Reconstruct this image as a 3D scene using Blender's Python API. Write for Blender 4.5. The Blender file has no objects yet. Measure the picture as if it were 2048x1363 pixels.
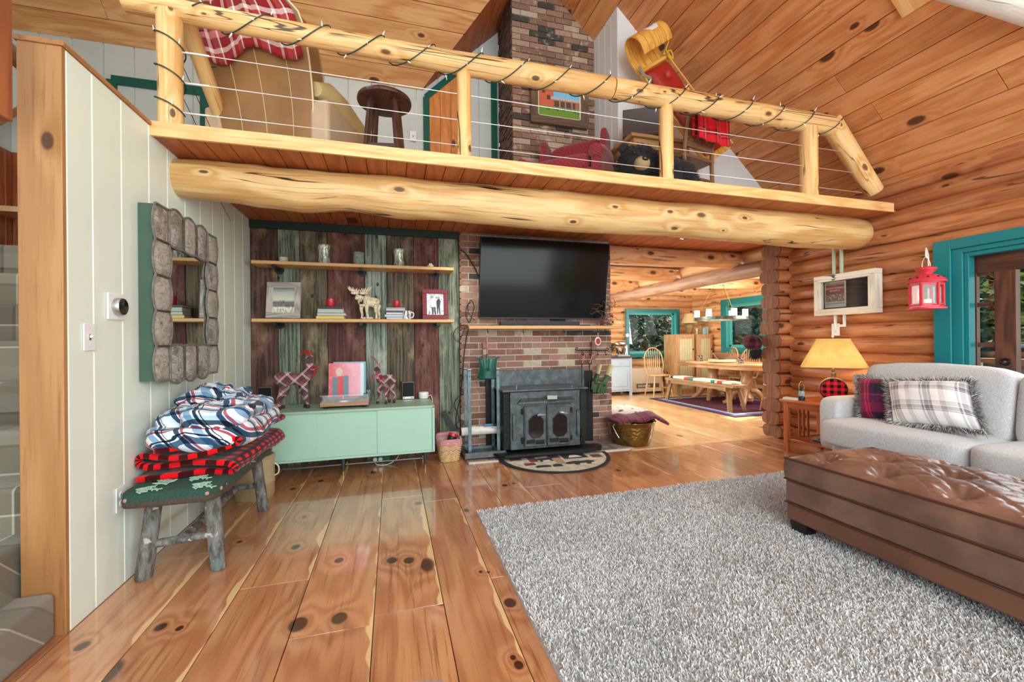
import bpy, bmesh, math, random
from mathutils import Vector as V, Matrix as M, noise as NZ
PI = math.pi
sin, cos, rad = math.sin, math.cos, math.radians
scn = bpy.context.scene
COL = scn.collection
rnd = random.Random(7)

# ------------------------------------------------------------------ camera
FPX = 845.0
CAMH = 1.2
def _rot(yaw, pitch, roll):
    cy, sy, cp, sp = cos(yaw), sin(yaw), cos(pitch), sin(pitch)
    f = V((sy*cp, cy*cp, sp)); r = V((cy, -sy, 0)); u = r.cross(f)
    return r*cos(roll)+u*sin(roll), u*cos(roll)-r*sin(roll), f
CR, CU, CF = _rot(rad(15.8), rad(0.09), rad(-0.57))
CC = V((0, 0, CAMH))
cd = bpy.data.cameras.new('camera'); cam = bpy.data.objects.new('camera', cd); COL.objects.link(cam)
cd.sensor_width = 36; cd.lens = FPX/2048*36; cd.clip_start = .05; cd.clip_end = 200
mw = M((CR, CU, -CF)).transposed().to_4x4(); mw.translation = CC; cam.matrix_world = mw
scn.camera = cam

def P(x, y, X=None, Y=None, Z=None):
    """point of the room seen at photo pixel x,y on the plane X=.., Y=.. or Z=.."""
    d = CR*((x-1024)/FPX) - CU*((y-681.5)/FPX) + CF
    for i, v in enumerate((X, Y, Z)):
        if v is not None:
            return CC + d*((v-CC[i])/d[i])

# ------------------------------------------------------------------ light
w = bpy.data.worlds.new('World'); scn.world = w; w.use_nodes = True
wn = w.node_tree; wb = wn.nodes['Background']
wtc = wn.nodes.new('ShaderNodeTexCoord'); wsep = wn.nodes.new('ShaderNodeSeparateXYZ'); wr = wn.nodes.new('ShaderNodeValToRGB')
wn.links.new(wtc.outputs['Generated'], wsep.inputs[0]); wn.links.new(wsep.outputs[2], wr.inputs[0]); wn.links.new(wr.outputs[0], wb.inputs[0])
wr.color_ramp.elements[0].position = 0.0; wr.color_ramp.elements[0].color = (.72, .76, .72, 1)
wr.color_ramp.elements[1].position = .5; wr.color_ramp.elements[1].color = (.78, .92, 1.0, 1)
wb.inputs[1].default_value = 1.5
scn.view_settings.view_transform = 'Standard'; scn.view_settings.look = 'None'
scn.view_settings.gamma = 1; scn.view_settings.use_curve_mapping = False
scn.view_settings.exposure = 0.38
scn.cycles.max_bounces = 8; scn.cycles.diffuse_bounces = 5; scn.cycles.glossy_bounces = 4
scn.cycles.sample_clamp_indirect = 6

def lamp(name, kind, loc, power, color=(1, 1, 1), size=1, size_y=None, rot=None, target=None, **k):
    l = bpy.data.lights.new(name, kind); l.energy = power; l.color = color
    if kind == 'AREA':
        l.size = size
        if size_y: l.shape = 'RECTANGLE'; l.size_y = size_y
    elif kind in ('POINT', 'SPOT'): l.shadow_soft_size = size
    for a, b in k.items(): setattr(l, a, b)
    o = bpy.data.objects.new(name, l); COL.objects.link(o); o.location = loc
    if target is not None: o.rotation_euler = (V(target)-V(loc)).to_track_quat('-Z', 'Y').to_euler()
    elif rot: o.rotation_euler = rot
    return o
# daylight through the tall windows behind the photographer
lamp('rear_window_light', 'AREA', (1.6, -1.9, 2.4), 200, (.90, .97, 1), 5.0, 3.4, target=(1.6, 4, 1.9))
# daylight through the glazed door in the right wall and through the dining room windows
lamp('door_light', 'AREA', (4.50, 1.55, 1.2), 14, (.93, .97, 1), 1.3, 1.6, target=(0, 1.9, .8))
lamp('dining_window_light', 'AREA', (6.85, 5.3, 1.6), 65, (1, .98, .93), 1.1, 1.2, target=(4.4, 6.6, 1.0))
lamp('kitchen_fill_light', 'AREA', (2.8, 6.9, 1.6), 75, (1, .97, .92), 2.4, 1.5, target=(4.9, 6.5, .3))  # added fill out of view behind the chimney, brightens the dining room
sun = lamp('sun', 'SUN', (12, 6, 9), 9.0, (1, .94, .84), target=(12-.75, 6-.12, 9-.64), angle=rad(1.5))
lamp('loft_fill_light', 'AREA', (-1.2, 2.6, 4.7), 40, (1, .97, .93), 1.5, 1.2, target=(1.0, 5.0, 3.2))  # added fill lamp for the loft, not an actual window

# ------------------------------------------------------------------ materials
def lin(c):
    if isinstance(c, str): c = tuple(int(c[i:i+2], 16)/255 for i in (0, 2, 4))
    return tuple((x/12.92 if x <= .04045 else ((x+.055)/1.055)**2.4) for x in c)+(1,)
class NT:
    def __init__(s, name, rough=.5, metal=0.0, spec=.5):
        s.m = bpy.data.materials.new(name); s.m.use_nodes = True; s.t = s.m.node_tree; s.b = s.t.nodes['Principled BSDF']
        s.set('Roughness', rough); s.set('Metallic', metal); s.set('Specular IOR Level', spec)
    def set(s, k, v):
        i = s.b.inputs[k]
        if hasattr(v, 'is_output') or isinstance(v, bpy.types.NodeSocket): s.t.links.new(v, i)
        else: i.default_value = v
        return s
    def n(s, typ, ins=None, out=0, **props):
        nd = s.t.nodes.new('ShaderNode'+typ)
        for k, v in props.items(): setattr(nd, k, v)
        for k, v in (ins or {}).items():
            if isinstance(v, bpy.types.NodeSocket): s.t.links.new(v, nd.inputs[k])
            else: nd.inputs[k].default_value = v
        return nd.outputs[out]
    def math(s, op, a, b=0.0, c=0.0, clamp=False):
        return s.n('Math', {0: a, 1: b, 2: c}, operation=op, use_clamp=clamp)
    def vm(s, op, a, b=(0, 0, 0)): return s.n('VectorMath', {0: a, 1: b}, operation=op)
    def obj(s): return s.n('TexCoord', out=3)
    def uv(s): return s.n('TexCoord', out=2)
    def island(s): return s.n('NewGeometry', out=8)
    def mix(s, f, a, b, mode='MIX'):
        nd = s.t.nodes.new('ShaderNodeMix'); nd.data_type = 'RGBA'; nd.blend_type = mode; nd.clamp_factor = True
        for i, v in ((0, f), (6, a), (7, b)):
            if isinstance(v, str): v = lin(v)
            if isinstance(v, bpy.types.NodeSocket): s.t.links.new(v, nd.inputs[i])
            else: nd.inputs[i].default_value = v
        return nd.outputs[2]
    def noise(s, vec, scale, detail=3, rough=.5, dist=0.0, out=0):
        return s.n('TexNoise', {'Vector': vec, 'Scale': scale, 'Detail': detail, 'Roughness': rough, 'Distortion': dist}, out)
    def ramp(s, f, stops, interp='LINEAR'):
        nd = s.t.nodes.new('ShaderNodeValToRGB'); s.t.links.new(f, nd.inputs[0]); cr = nd.color_ramp; cr.interpolation = interp
        while len(cr.elements) > 1: cr.elements.remove(cr.elements[0])
        for i, (p, c) in enumerate(stops):
            e = cr.elements[0] if i == 0 else cr.elements.new(p)
            e.position = p; e.color = lin(c) if not isinstance(c, float) else (c, c, c, 1)
        return nd.outputs[0]
    def step(s, x, a, b): return s.n('MapRange', {0: x, 1: a, 2: b}, interpolation_type='SMOOTHSTEP')
    def bump(s, h, strength=.3, dist=.01):
        s.set('Normal', s.n('Bump', {'Height': h, 'Strength': strength, 'Distance': dist})); return s
    def scale(s, vec, x, y, z): return s.vm('MULTIPLY', vec, (x, y, z))
CACHE = {}
def mat(name, col, rough=.5, metal=0, spec=.5, n=None, bump=None, coat=0, emit=None, sheen=0, alpha=None, trans=None):
    """plain procedural material: n=(scale, colour2, amount) mottling, bump=(scale, strength, dist)"""
    if name in CACHE: return CACHE[name]
    t = NT(name, rough, metal, spec); o = t.obj()
    c = lin(col)
    if n:
        f = t.step(t.noise(o, n[0], 4, .6), .35, .65)
        f = t.math('MULTIPLY', f, n[2]); t.set('Base Color', t.mix(f, c, lin(n[1])))
    else:
        f = t.noise(o, 6, 2); t.set('Base Color', t.mix(t.math('MULTIPLY', f, .12), c, tuple(x*.7 for x in c[:3])+(1,)))
    if bump: t.bump(t.noise(o, bump[0], 4, .6), bump[1], bump[2])
    if coat: t.set('Coat Weight', coat); t.set('Coat Roughness', .15)
    if emit: t.set('Emission Color', lin(emit[0])); t.set('Emission Strength', emit[1])
    if sheen: t.set('Sheen Weight', sheen)
    if alpha is not None: t.set('Alpha', alpha)
    if trans is not None: t.set('Transmission Weight', trans); t.set('IOR', 1.45)
    CACHE[name] = t.m; return t.m
def wood(name, base, dark, light, rough=.5, coat=0.0, knots=.35, kscale=2.2, grain=14, vary=.5, sap=0, cracks=0, kn=(), bump=.12, knotcol='4a2412'):
    """boards and logs: UV is metres across / along the grain; islands differ"""
    if name in CACHE: return CACHE[name]
    t = NT(name, rough)
    uv = t.uv(); isl = t.island()
    off = t.n('CombineXYZ', {0: t.math('MULTIPLY', isl, 37.3), 1: t.math('MULTIPLY', isl, 91.7), 2: t.math('MULTIPLY', isl, 13.1)})
    p = t.vm('ADD', uv, off)
    ps = t.scale(p, 1.0, .16, 1)
    warp = t.noise(ps, 5, 2, .5)
    # knots : voronoi cells stretched along the board
    kp = t.scale(p, 1.0, .55, 1)
    vd = t.t.nodes.new('ShaderNodeTexVoronoi'); vd.voronoi_dimensions = '2D'; t.t.links.new(kp, vd.inputs['Vector']); vd.inputs['Scale'].default_value = kscale
    vd.inputs['Randomness'].default_value = 1
    d = vd.outputs['Distance']; vc = t.n('SeparateColor', {0: vd.outputs['Color']})
    pick = t.math('LESS_THAN', vc, knots)
    size = t.math('MULTIPLY_ADD', vc, .16/max(knots, .05), .07)
    dd = t.math('DIVIDE', d, size)
    near = t.math('MULTIPLY', pick, t.math('POWER', 2.718, t.math('MULTIPLY', dd, -.9)))
    knot = t.math('MULTIPLY', pick, t.math('SUBTRACT', 1.0, t.step(dd, .50, .82)))
    for (kx, ky, kr) in kn:
        q = t.vm('SUBTRACT', uv, (kx, ky, 0))
        L = t.n('VectorMath', {0: t.scale(q, 1, .8, 0)}, 1, operation='LENGTH')
        L = t.math('DIVIDE', L, kr)
        e = t.math('POWER', 2.718, t.math('MULTIPLY', L, -.55))
        near = t.math('ADD', near, e)
        knot = t.math('MAXIMUM', knot, t.math('SUBTRACT', 1.0, t.step(L, .8, 1.15)))
    g = t.math('MULTIPLY_ADD', warp, 1.4, t.math('MULTIPLY', near, .9))
    sx = t.n('SeparateXYZ', {0: p})
    ring = t.math('SINE', t.math('MULTIPLY', t.math('MULTIPLY_ADD', sx, .9, g), grain*3.2))
    fine = t.noise(t.scale(p, 60, 2.2, 1), 1.0, 4, .65)
    big = t.noise(t.scale(p, 2.2, .5, 1), 1.0, 2)
    f = t.math('MULTIPLY_ADD', ring, .20, t.math('MULTIPLY', fine, .55))
    f = t.math('ADD', f, t.math('MULTIPLY', big, .45))
    f = t.step(f, .22, .85)
    c = t.mix(f, lin(light), lin(base))
    c = t.mix(t.math('MULTIPLY', t.step(fine, .52, .75), .6), c, lin(dark))
    v = t.math('MULTIPLY', t.step(isl, 0, 1), vary)
    c = t.mix(v, c, t.mix(.5, c, lin(dark)))
    v2 = t.math('MULTIPLY', t.step(t.math('FRACT', t.math('MULTIPLY', isl, 7.77)), .6, 1), vary*.8)
    c = t.mix(v2, c, t.mix(.6, c, lin(light)))
    if sap:
        u2 = t.n('UVMap', out=0, uv_map='edge'); us = t.n('SeparateXYZ', {0: u2})
        wv = t.noise(t.scale(p, 0, 3.0, 1), 1.0, 2)
        a = t.math('ADD', us, t.math('MULTIPLY', wv, .5))
        s_ = t.step(a, 1.19, 1.215)
        s_ = t.math('MULTIPLY', s_, t.math('LESS_THAN', t.math('FRACT', t.math('MULTIPLY', isl, 3.3)), .62))
        c = t.mix(t.math('MULTIPLY', s_, .8), c, 'ecc78c')
    c = t.mix(t.math('MULTIPLY', t.step(near, .35, 1.1), .35), c, lin(dark))
    c = t.mix(t.math('MULTIPLY', knot, .88), c, lin(knotcol))
    h = fine
    if cracks:
        cr = t.noise(t.scale(p, 9, .55, 1), 1.0, 2, .5, .6)
        cr = t.math('ABSOLUTE', t.math('SUBTRACT', cr, .5)); m2 = t.step(t.noise(t.scale(p, 2.5, 1.3, 1), 1.0, 1), .5, .58)
        line = t.math('MULTIPLY', t.math('SUBTRACT', 1, t.step(cr, .004, .012)), m2)
        c = t.mix(t.math('MULTIPLY', line, cracks), c, '2a1608'); h = t.math('SUBTRACT', fine, t.math('MULTIPLY', line, 2.0))
    t.set('Base Color', c)
    if coat: t.set('Coat Weight', coat); t.set('Coat Roughness', .07); t.set('Coat IOR', 1.6)
    t.bump(h, bump, .004)
    CACHE[name] = t.m; return t.m
def plaid(name, base, us, vs, pu=.2, pv=None, rough=.9, mode='MIX', coords='UV', bumps=.25, axes=(0, 1), weave=400, rot=0.0, zk=(.8, .8)):
    """us / vs: constant colour stops over one period, mixed half and half"""
    if name in CACHE: return CACHE[name]
    pv = pv or pu
    t = NT(name, rough); t.set('Specular IOR Level', .15)
    c0 = t.uv() if coords == 'UV' else t.obj()
    if coords == 'OBJZ':
        q = t.t.nodes.new('ShaderNodeSeparateXYZ'); t.t.links.new(c0, q.inputs[0]); c0 = t.n('CombineXYZ', {0: t.math('MULTIPLY_ADD', q.outputs[2], zk[0], q.outputs[0]), 1: t.math('MULTIPLY_ADD', q.outputs[2], zk[1], q.outputs[1])})
    if rot: c0 = t.n('Mapping', {'Vector': c0, 'Rotation': (0, 0, rot)})
    s = t.t.nodes.new('ShaderNodeSeparateXYZ'); t.t.links.new(c0, s.inputs[0])
    fu = t.math('FRACT', t.math('ADD', t.math('DIVIDE', s.outputs[axes[0]], pu), 100)); fv = t.math('FRACT', t.math('ADD', t.math('DIVIDE', s.outputs[axes[1]], pv), 100))
    a = t.ramp(fu, us, 'CONSTANT'); b = t.ramp(fv, vs, 'CONSTANT')
    c = t.mix(.5, a, b, 'MIX') if mode == 'MIX' else t.mix(1.0, a, b, mode)
    t.set('Base Color', c); t.set('Sheen Weight', .15)
    t.bump(t.noise(t.obj(), weave, 2, .6), bumps, .002)
    CACHE[name] = t.m; return t.m

# ------------------------------------------------------------------ mesh building
class MB:
    def __init__(s): s.v = []; s.f = []; s.uv = []; s.m = []; s.e = []
    def add(s, vs, fs, uvs, m=0, edge=None):
        b = len(s.v); s.v += [V(x) for x in vs]
        for i, f in enumerate(fs):
            s.f.append([b+k for k in f]); s.uv.append(uvs[i]); s.m.append(m); s.e.append(edge[i] if edge else [(0, 0)]*len(f))
    def box(s, c, d, rot=None, m=0, taper=1.0, grain=None):
        hx, hy, hz = d[0]/2, d[1]/2, d[2]/2
        vs = []
        for z in (-1, 1):
            k = taper if z < 0 else 1.0
            for (x, y) in ((-1, -1), (1, -1), (1, 1), (-1, 1)): vs.append(V((x*hx*k, y*hy*k, z*hz)))
        fs = [(3, 2, 1, 0), (4, 5, 6, 7), (0, 1, 5, 4), (1, 2, 6, 5), (2, 3, 7, 6), (3, 0, 4, 7)]
        g = grain if grain is not None else max(range(3), key=lambda i: d[i])
        uvs = []
        for f in fs:
            n = (vs[f[1]]-vs[f[0]]).cross(vs[f[2]]-vs[f[0]]); ax = max(range(3), key=lambda i: abs(n[i]))
            o = [i for i in range(3) if i != ax]
            if g in o: a = [i for i in o if i != g][0]; uvs.append([(vs[k][a]+ax*.37, vs[k][g]) for k in f])
            else: uvs.append([(vs[k][o[0]], vs[k][o[1]]*.3) for k in f])
        c = V(c)
        if rot is not None:
            R = rot if isinstance(rot, M) else M.Rotation(rot, 3, 'Z')
            vs = [R @ v + c for v in vs]
        else: vs = [v+c for v in vs]
        s.add(vs, fs, uvs, m); return s
    def bar(s, a, b, w, h=None, m=0, up=(0, 0, 1)):
        """box from a to b with section w x h"""
        a, b = V(a), V(b); h = h or w; z = (b-a); L = z.length; z.normalize()
        x = V(up).cross(z)
        if x.length < 1e-4: x = V((1, 0, 0)).cross(z)
        x.normalize(); y = z.cross(x)
        return s.box((a+b)/2, (w, h, L), M((x, y, z)).transposed(), m, grain=2)
    def tube(s, pts, r, n=10, cap=True, m=0, wob=0.0, ns=4.0, closed=False, flat=None):
        pts = [V(p) for p in pts]; N = len(pts); rs = r if isinstance(r, (list, tuple)) else [r]*N
        vs = []; fs = []; uvs = []; prev = None; L = 0
        for i, p in enumerate(pts):
            if closed: d = pts[(i+1) % N]-pts[i-1]
            else: d = pts[min(i+1, N-1)]-pts[max(i-1, 0)]
            d.normalize()
            if prev is None:
                x = V((0, 0, 1)).cross(d)
                if x.length < .05: x = V((1, 0, 0)).cross(d)
            else: x = prev - d*prev.dot(d)
            x.normalize(); prev = x; y = d.cross(x)
            for k in range(n):
                a = 2*PI*k/n; q = rs[i]
                if wob: q *= 1+wob*NZ.noise(V((cos(a)*1.2, sin(a)*1.2, 0))+p*ns)
                ex, ey = (q, q) if flat is None else (q, q*flat)
                vs.append(p+x*cos(a)*ex+y*sin(a)*ey)
        ls = [0]
        for i in range(1, N): ls.append(ls[-1]+(pts[i]-pts[i-1]).length)
        rm = max(rs)
        for i in range(N if closed else N-1):
            j = (i+1) % N; l0 = ls[i]; l1 = ls[j] if j else ls[i]+(pts[0]-pts[i]).length
            for k in range(n):
                k2 = (k+1) % n
                fs.append((i*n+k, i*n+k2, j*n+k2, j*n+k)); u0, u1 = k*2*PI*rm/n, (k+1)*2*PI*rm/n
                uvs.append([(u0, l0), (u1, l0), (u1, l1), (u0, l1)])
        if cap and not closed:
            for i, fl in ((0, True), (N-1, False)):
                f = [i*n+k for k in range(n)]; f = f[::-1] if fl else f; fs.append(tuple(f))
                uvs.append([((vs[q]-pts[i]).dot(V((1, .3, 0))), (vs[q]-pts[i]).z*.4) for q in f])
        s.add(vs, fs, uvs, m); return s
    def lathe(s, prof, c=(0, 0, 0), n=24, m=0, R=None, sx=1.0, sy=1.0, cap=True):
        """prof: (r, z) from bottom to top"""
        c = V(c); vs = []; fs = []; uvs = []; N = len(prof)
        for (r, z) in prof:
            for k in range(n):
                a = 2*PI*k/n; v = V((cos(a)*r*sx, sin(a)*r*sy, z))
                vs.append((R @ v if R else v)+c)
        for i in range(N-1):
            for k in range(n):
                k2 = (k+1) % n; fs.append((i*n+k, i*n+k2, (i+1)*n+k2, (i+1)*n+k))
                r = max(prof[i][0], prof[i+1][0]); uvs.append([(k*2*PI*r/n, prof[i][1]), ((k+1)*2*PI*r/n, prof[i][1]), ((k+1)*2*PI*r/n, prof[i+1][1]), (k*2*PI*r/n, prof[i+1][1])])
        if cap:
            for i, fl in ((0, True), (N-1, False)):
                if prof[i][0] > 1e-4:
                    f = [i*n+k for k in range(n)]; f = f[::-1] if fl else f; fs.append(tuple(f)); uvs.append([(vs[q].x-c.x, vs[q].y-c.y) for q in f])
        s.add(vs, fs, uvs, m); return s
    def prism(s, poly, O, U, W, D, m=0, us=1.0):
        """2-D polygon in plane (O; U, W) extruded by vector D"""
        O, U, W, D = V(O), V(U), V(W), V(D); n = len(poly)
        a = [O+U*p[0]+W*p[1] for p in poly]; b = [p+D for p in a]
        if U.cross(W).dot(D) > 0: a, b = a, b; f0 = tuple(range(n))[::-1]; f1 = tuple(range(n, 2*n)); side = [(i, (i+1) % n, n+(i+1) % n, n+i) for i in range(n)]
        else: f0 = tuple(range(n)); f1 = tuple(range(n, 2*n))[::-1]; side = [(n+i, n+(i+1) % n, (i+1) % n, i) for i in range(n)]
        pu = [(p[0]*us, p[1]*us) for p in poly]
        uvs = [[pu[i] for i in f0], [pu[i-n] for i in f1]]
        dl = D.length
        for f in side:
            uvs.append([(0, pu[k % n][1]) if k < n else (dl, pu[k % n][1]) for k in f])
        s.add(a+b, [f0, f1]+side, uvs, m); return s
    def grid(s, fn, nu, nv, m=0, us=1.0, vs_=1.0, close_u=False, close_v=False):
        """fn(u,v in 0..1) -> point; UV in metres us x vs_"""
        b = []; cu = nu if close_u else nu+1; cv = nv if close_v else nv+1
        for j in range(cv):
            for i in range(cu): b.append(V(fn(i/nu, j/nv)))
        fs = []; uvs = []
        for j in range(nv):
            for i in range(nu):
                i2 = (i+1) % cu if close_u else i+1; j2 = (j+1) % cv if close_v else j+1
                fs.append((j*cu+i, j*cu+i2, j2*cu+i2, j2*cu+i))
                uvs.append([(i/nu*us, j/nv*vs_), ((i+1)/nu*us, j/nv*vs_), ((i+1)/nu*us, (j+1)/nv*vs_), (i/nu*us, (j+1)/nv*vs_)])
        s.add(b, fs, uvs, m); return s
    def soft(s, c, d, R=None, e=.35, n=20, m=0, puff=0.0, wr=0.0, sink=0.0):
        """superellipsoid cushion; e small = boxy; uv planar from the two longest axes"""
        c = V(c); vs = []; fs = []; uvs = []; nu, nv = n*2, n
        def sp(x, p): return math.copysign(abs(x)**p, x)
        for j in range(nv+1):
            ph = -PI/2+PI*j/nv
            for i in range(nu):
                th = 2*PI*i/nu
                v = V((sp(cos(ph), e)*sp(cos(th), e), sp(cos(ph), e)*sp(sin(th), e), sp(sin(ph), e)))
                if puff:
                    v.z *= 1+puff*(1-v.x*v.x)*(1-v.y*v.y)-puff*.5
                if sink and v.z > 0: v.z -= sink*max(0, 1-(v.x**2+v.y**2))
                q = V((v.x*d[0]/2, v.y*d[1]/2, v.z*d[2]/2))
                if wr: q += q.normalized()*wr*NZ.noise(q*9+c*3)
                vs.append(q)
        for j in range(nv):
            for i in range(nu):
                i2 = (i+1) % nu; f = (j*nu+i, j*nu+i2, (j+1)*nu+i2, (j+1)*nu+i); fs.append(f)
        o = sorted(range(3), key=lambda i: -d[i])[:2]; o.sort()
        for f in fs: uvs.append([(vs[k][o[0]], vs[k][o[1]]) for k in f])
        vs = [(R @ v if R else v)+c for v in vs]
        s.add(vs, fs, uvs, m); return s
    def boards(s, O, A, B, length, widths, thick, gap=.003, joints=1.2, m=0, lens=None, seed=1, N=None, ch=.003):
        """row of boards: A along the grain, B across, thickness towards -(AxB)"""
        r = random.Random(seed); O, A, B = V(O), V(A).normalized(), V(B).normalized(); Nn = V(N).normalized() if N else A.cross(B)
        u = 0
        for wi, wd in enumerate(widths):
            cuts = [0]
            if joints:
                x = r.uniform(.2, 1)*joints*2
                while x < length-.25: cuts.append(x); x += joints*r.uniform(.8, 2.2)
            cuts.append(length)
            if lens and wi in lens: cuts = [0]+lens[wi]+[length]
            for a, b in zip(cuts[:-1], cuts[1:]):
                mi = m[wi % len(m)] if isinstance(m, (list, tuple)) else m
                g = gap/2; x0, x1, y0, y1 = u+g, u+wd-g, a+g*.6*(a > 0), b-g*.6*(b < length)
                P3 = [(x0, y0, -thick), (x1, y0, -thick), (x1, y1, -thick), (x0, y1, -thick),
                      (x0, y0, -ch), (x1, y0, -ch), (x1, y1, -ch), (x0, y1, -ch),
                      (x0+ch, y0+ch*.5, 0), (x1-ch, y0+ch*.5, 0), (x1-ch, y1-ch*.5, 0), (x0+ch, y1-ch*.5, 0)]
                vs = [O+B*p[0]+A*p[1]+Nn*p[2] for p in P3]
                fs = [(0, 1, 5, 4), (1, 2, 6, 5), (2, 3, 7, 6), (3, 0, 4, 7), (4, 5, 9, 8), (5, 6, 10, 9), (6, 7, 11, 10), (7, 4, 8, 11), (8, 9, 10, 11)]
                fs = [tuple(reversed(f)) for f in fs]
                uvs = [[(P3[k][0], P3[k][1]) for k in f] for f in fs]
                ed = [[((P3[k][0]-u)/wd, 0) for k in f] for f in fs]
                s.add(vs, fs, uvs, mi, ed)
            u += wd
        return s
    def build(s, name, mats, parent=None, smooth=True, bevel=0, seg=2, subsurf=0, solid=0, loc=None, weld=False, ang=40, clip=()):
        me = bpy.data.meshes.new(name); me.from_pydata(s.v, [], s.f)
        if not isinstance(mats, (list, tuple)): mats = [mats]
        for m_ in mats: me.materials.append(m_)
        l = me.uv_layers.new(name='uv'); k = 0
        flat = [c for f in s.uv for p in f for c in p]; l.data.foreach_set('uv', flat)
        if any(e != (0, 0) for f in s.e[:1] for e in f) or any(f[0][0] or f[1][0] for f in s.e[:3]):
            l2 = me.uv_layers.new(name='edge'); l2.data.foreach_set('uv', [c for f in s.e for p in f for c in p])
        me.polygons.foreach_set('material_index', s.m)
        me.validate()
        if weld or True:
            bm = bmesh.new(); bm.from_mesh(me)
            for co, no in clip:
                bmesh.ops.bisect_plane(bm, geom=bm.verts[:]+bm.edges[:]+bm.faces[:], plane_co=co, plane_no=no, clear_outer=True)
            if weld: bmesh.ops.remove_doubles(bm, verts=bm.verts, dist=1e-5)
            bmesh.ops.recalc_face_normals(bm, faces=bm.faces); bm.to_mesh(me); bm.free()
        if smooth: me.shade_smooth()
        o = bpy.data.objects.new(name, me); COL.objects.link(o)
        if parent: o.parent = parent
        if loc is not None: o.location = loc
        if smooth and ang and not subsurf:
            try: me.set_sharp_from_angle(angle=rad(ang))
            except Exception: pass
        if bevel:
            b = o.modifiers.new('bevel', 'BEVEL'); b.width = bevel; b.segments = seg; b.limit_method = 'ANGLE'; b.angle_limit = rad(50)
            if smooth: b.harden_normals = False
        if solid: q = o.modifiers.new('solid', 'SOLIDIFY'); q.thickness = solid
        if subsurf: q = o.modifiers.new('sub', 'SUBSURF'); q.levels = subsurf; q.render_levels = subsurf
        return o
def thing(name, label, cat, loc=(0, 0, 0), rz=0.0, group=None):
    o = bpy.data.objects.new(name, None); COL.objects.link(o); o.empty_display_size = .1
    o.location = loc; o.rotation_euler = (0, 0, rz); return tag(o, label, cat, group)
def tag(o, label, cat, group=None, kind=None):
    o['label'] = label; o['category'] = cat
    if group: o['group'] = group
    if kind: o['kind'] = kind
    return o
def single(mb, name, mats, label, cat, loc=(0, 0, 0), rz=0.0, group=None, **k):
    o = mb.build(name, mats, **k); o.location = loc; o.rotation_euler = (0, 0, rz); return tag(o, label, cat, group)
def struct(o): o['kind'] = 'structure'; return o
def dup(root, loc, rz=0.0, label=None, group=None):
    r = root.copy(); COL.objects.link(r); r.location = loc; r.rotation_euler = (0, 0, rz)
    if label: r['label'] = label
    if group: r['group'] = group
    for ch in list(root.children):
        c = ch.copy(); COL.objects.link(c); c.parent = r
        for g in ch.children:
            d = g.copy(); COL.objects.link(d); d.parent = c
    return r
def B1(c, d, rot=None, **k): return MB().box(c, d, rot, **k)
def text(name, body, size, loc, xdir, ydir, m, parent=None, align='LEFT', ext=.0006, bold=0.0):
    cu = bpy.data.curves.new(name, 'FONT'); cu.body = body; cu.size = size; cu.align_x = align; cu.extrude = ext; cu.offset = bold
    cu.materials.append(m); oc = bpy.data.objects.new(name, cu); COL.objects.link(oc)
    bpy.context.view_layer.update(); me = bpy.data.meshes.new_from_object(oc.evaluated_get(bpy.context.evaluated_depsgraph_get())); bpy.data.objects.remove(oc); o = bpy.data.objects.new(name, me); COL.objects.link(o)
    x, y = V(xdir).normalized(), V(ydir).normalized(); z = x.cross(y)
    mt = M((x, y, z)).transposed().to_4x4(); mt.translation = V(loc)
    if parent: o.parent = parent
    o.matrix_basis = mt; return o
# ================================================================== the room
XL, XR, YB, ZC, ZL, YL = -1.316, 4.60, 4.62, 2.40, 2.472, 2.885
KN = [(-.4, 1.994, .05), (-.235, 1.988, .042), (-.295, 2.516, .03), (-.016, 2.431, .036), (.078, 2.403, .036), (-.561, 2.757, .03), (-.961, 2.145, .028),
      (-.879, 2.112, .018), (-1.206, 2.10, .03), (.177, 3.236, .03), (-.6, 3.217, .02), (.44, 1.508, .022), (.43, 1.55, .014), (.433, 2.174, .013), (.47, 2.16, .011), (.509, 1.877, .035),
      (-.804, 3.864, .03), (-.615, 4.018, .03), (.893, 3.42, .03), (.978, 3.446, .02), (-.906, 2.929, .02), (2.0, 3.5, .03), (2.6, 3.3, .025)]
M_floor = wood('pine floor', 'b3744a', '6c3318', 'cf9566', rough=.3, coat=1.0, knots=.12, kscale=3.4, grain=7, sap=1, vary=.45, kn=[(x+2.7, y+1.5, r*.8) for x, y, r in KN], bump=.05, knotcol='2c0f05')
M_dfloor = wood('dining floor', 'd9ac74', '9b683a', 'ecc997', rough=.34, coat=.7, knots=.2, grain=9, vary=.4, bump=.05)
M_ceil = wood('pine ceiling', 'c87f48', '87441c', 'dd9d66', rough=.5, knots=.28, kscale=4.2, grain=7, vary=.7, knotcol='3c1608')
M_ceil2 = wood('pale pine ceiling', 'cf9257', '995e2c', 'e8b67e', rough=.5, knots=.26, kscale=3.4, grain=7, vary=.6, knotcol='451a08')
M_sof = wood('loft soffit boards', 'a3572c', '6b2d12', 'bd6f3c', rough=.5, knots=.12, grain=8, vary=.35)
M_trimw = wood('ledge pine', 'dda968', 'ab6c30', 'efc68a', rough=.45, knots=.25, kscale=1.4, grain=9, vary=.2)
M_logw = wood('peeled log', 'd9a45e', 'a06428', 'f0cb8d', rough=.5, knots=.35, kscale=8, grain=6, vary=.3, cracks=.9, knotcol='4d2a14', bump=.2)
M_beam = wood('old log beam', 'c49558', '865a2c', 'dfbd84', rough=.5, knots=.2, kscale=6.5, grain=5, vary=.1, cracks=1.0, knotcol='4a3020', bump=.25)
M_wall = wood('wall logs', 'b06a40', '68301a', 'cc8c5c', rough=.45, knots=.3, kscale=4.4, grain=6, vary=.6, cracks=.8, knotcol='3a1a0c', bump=.2)
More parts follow.
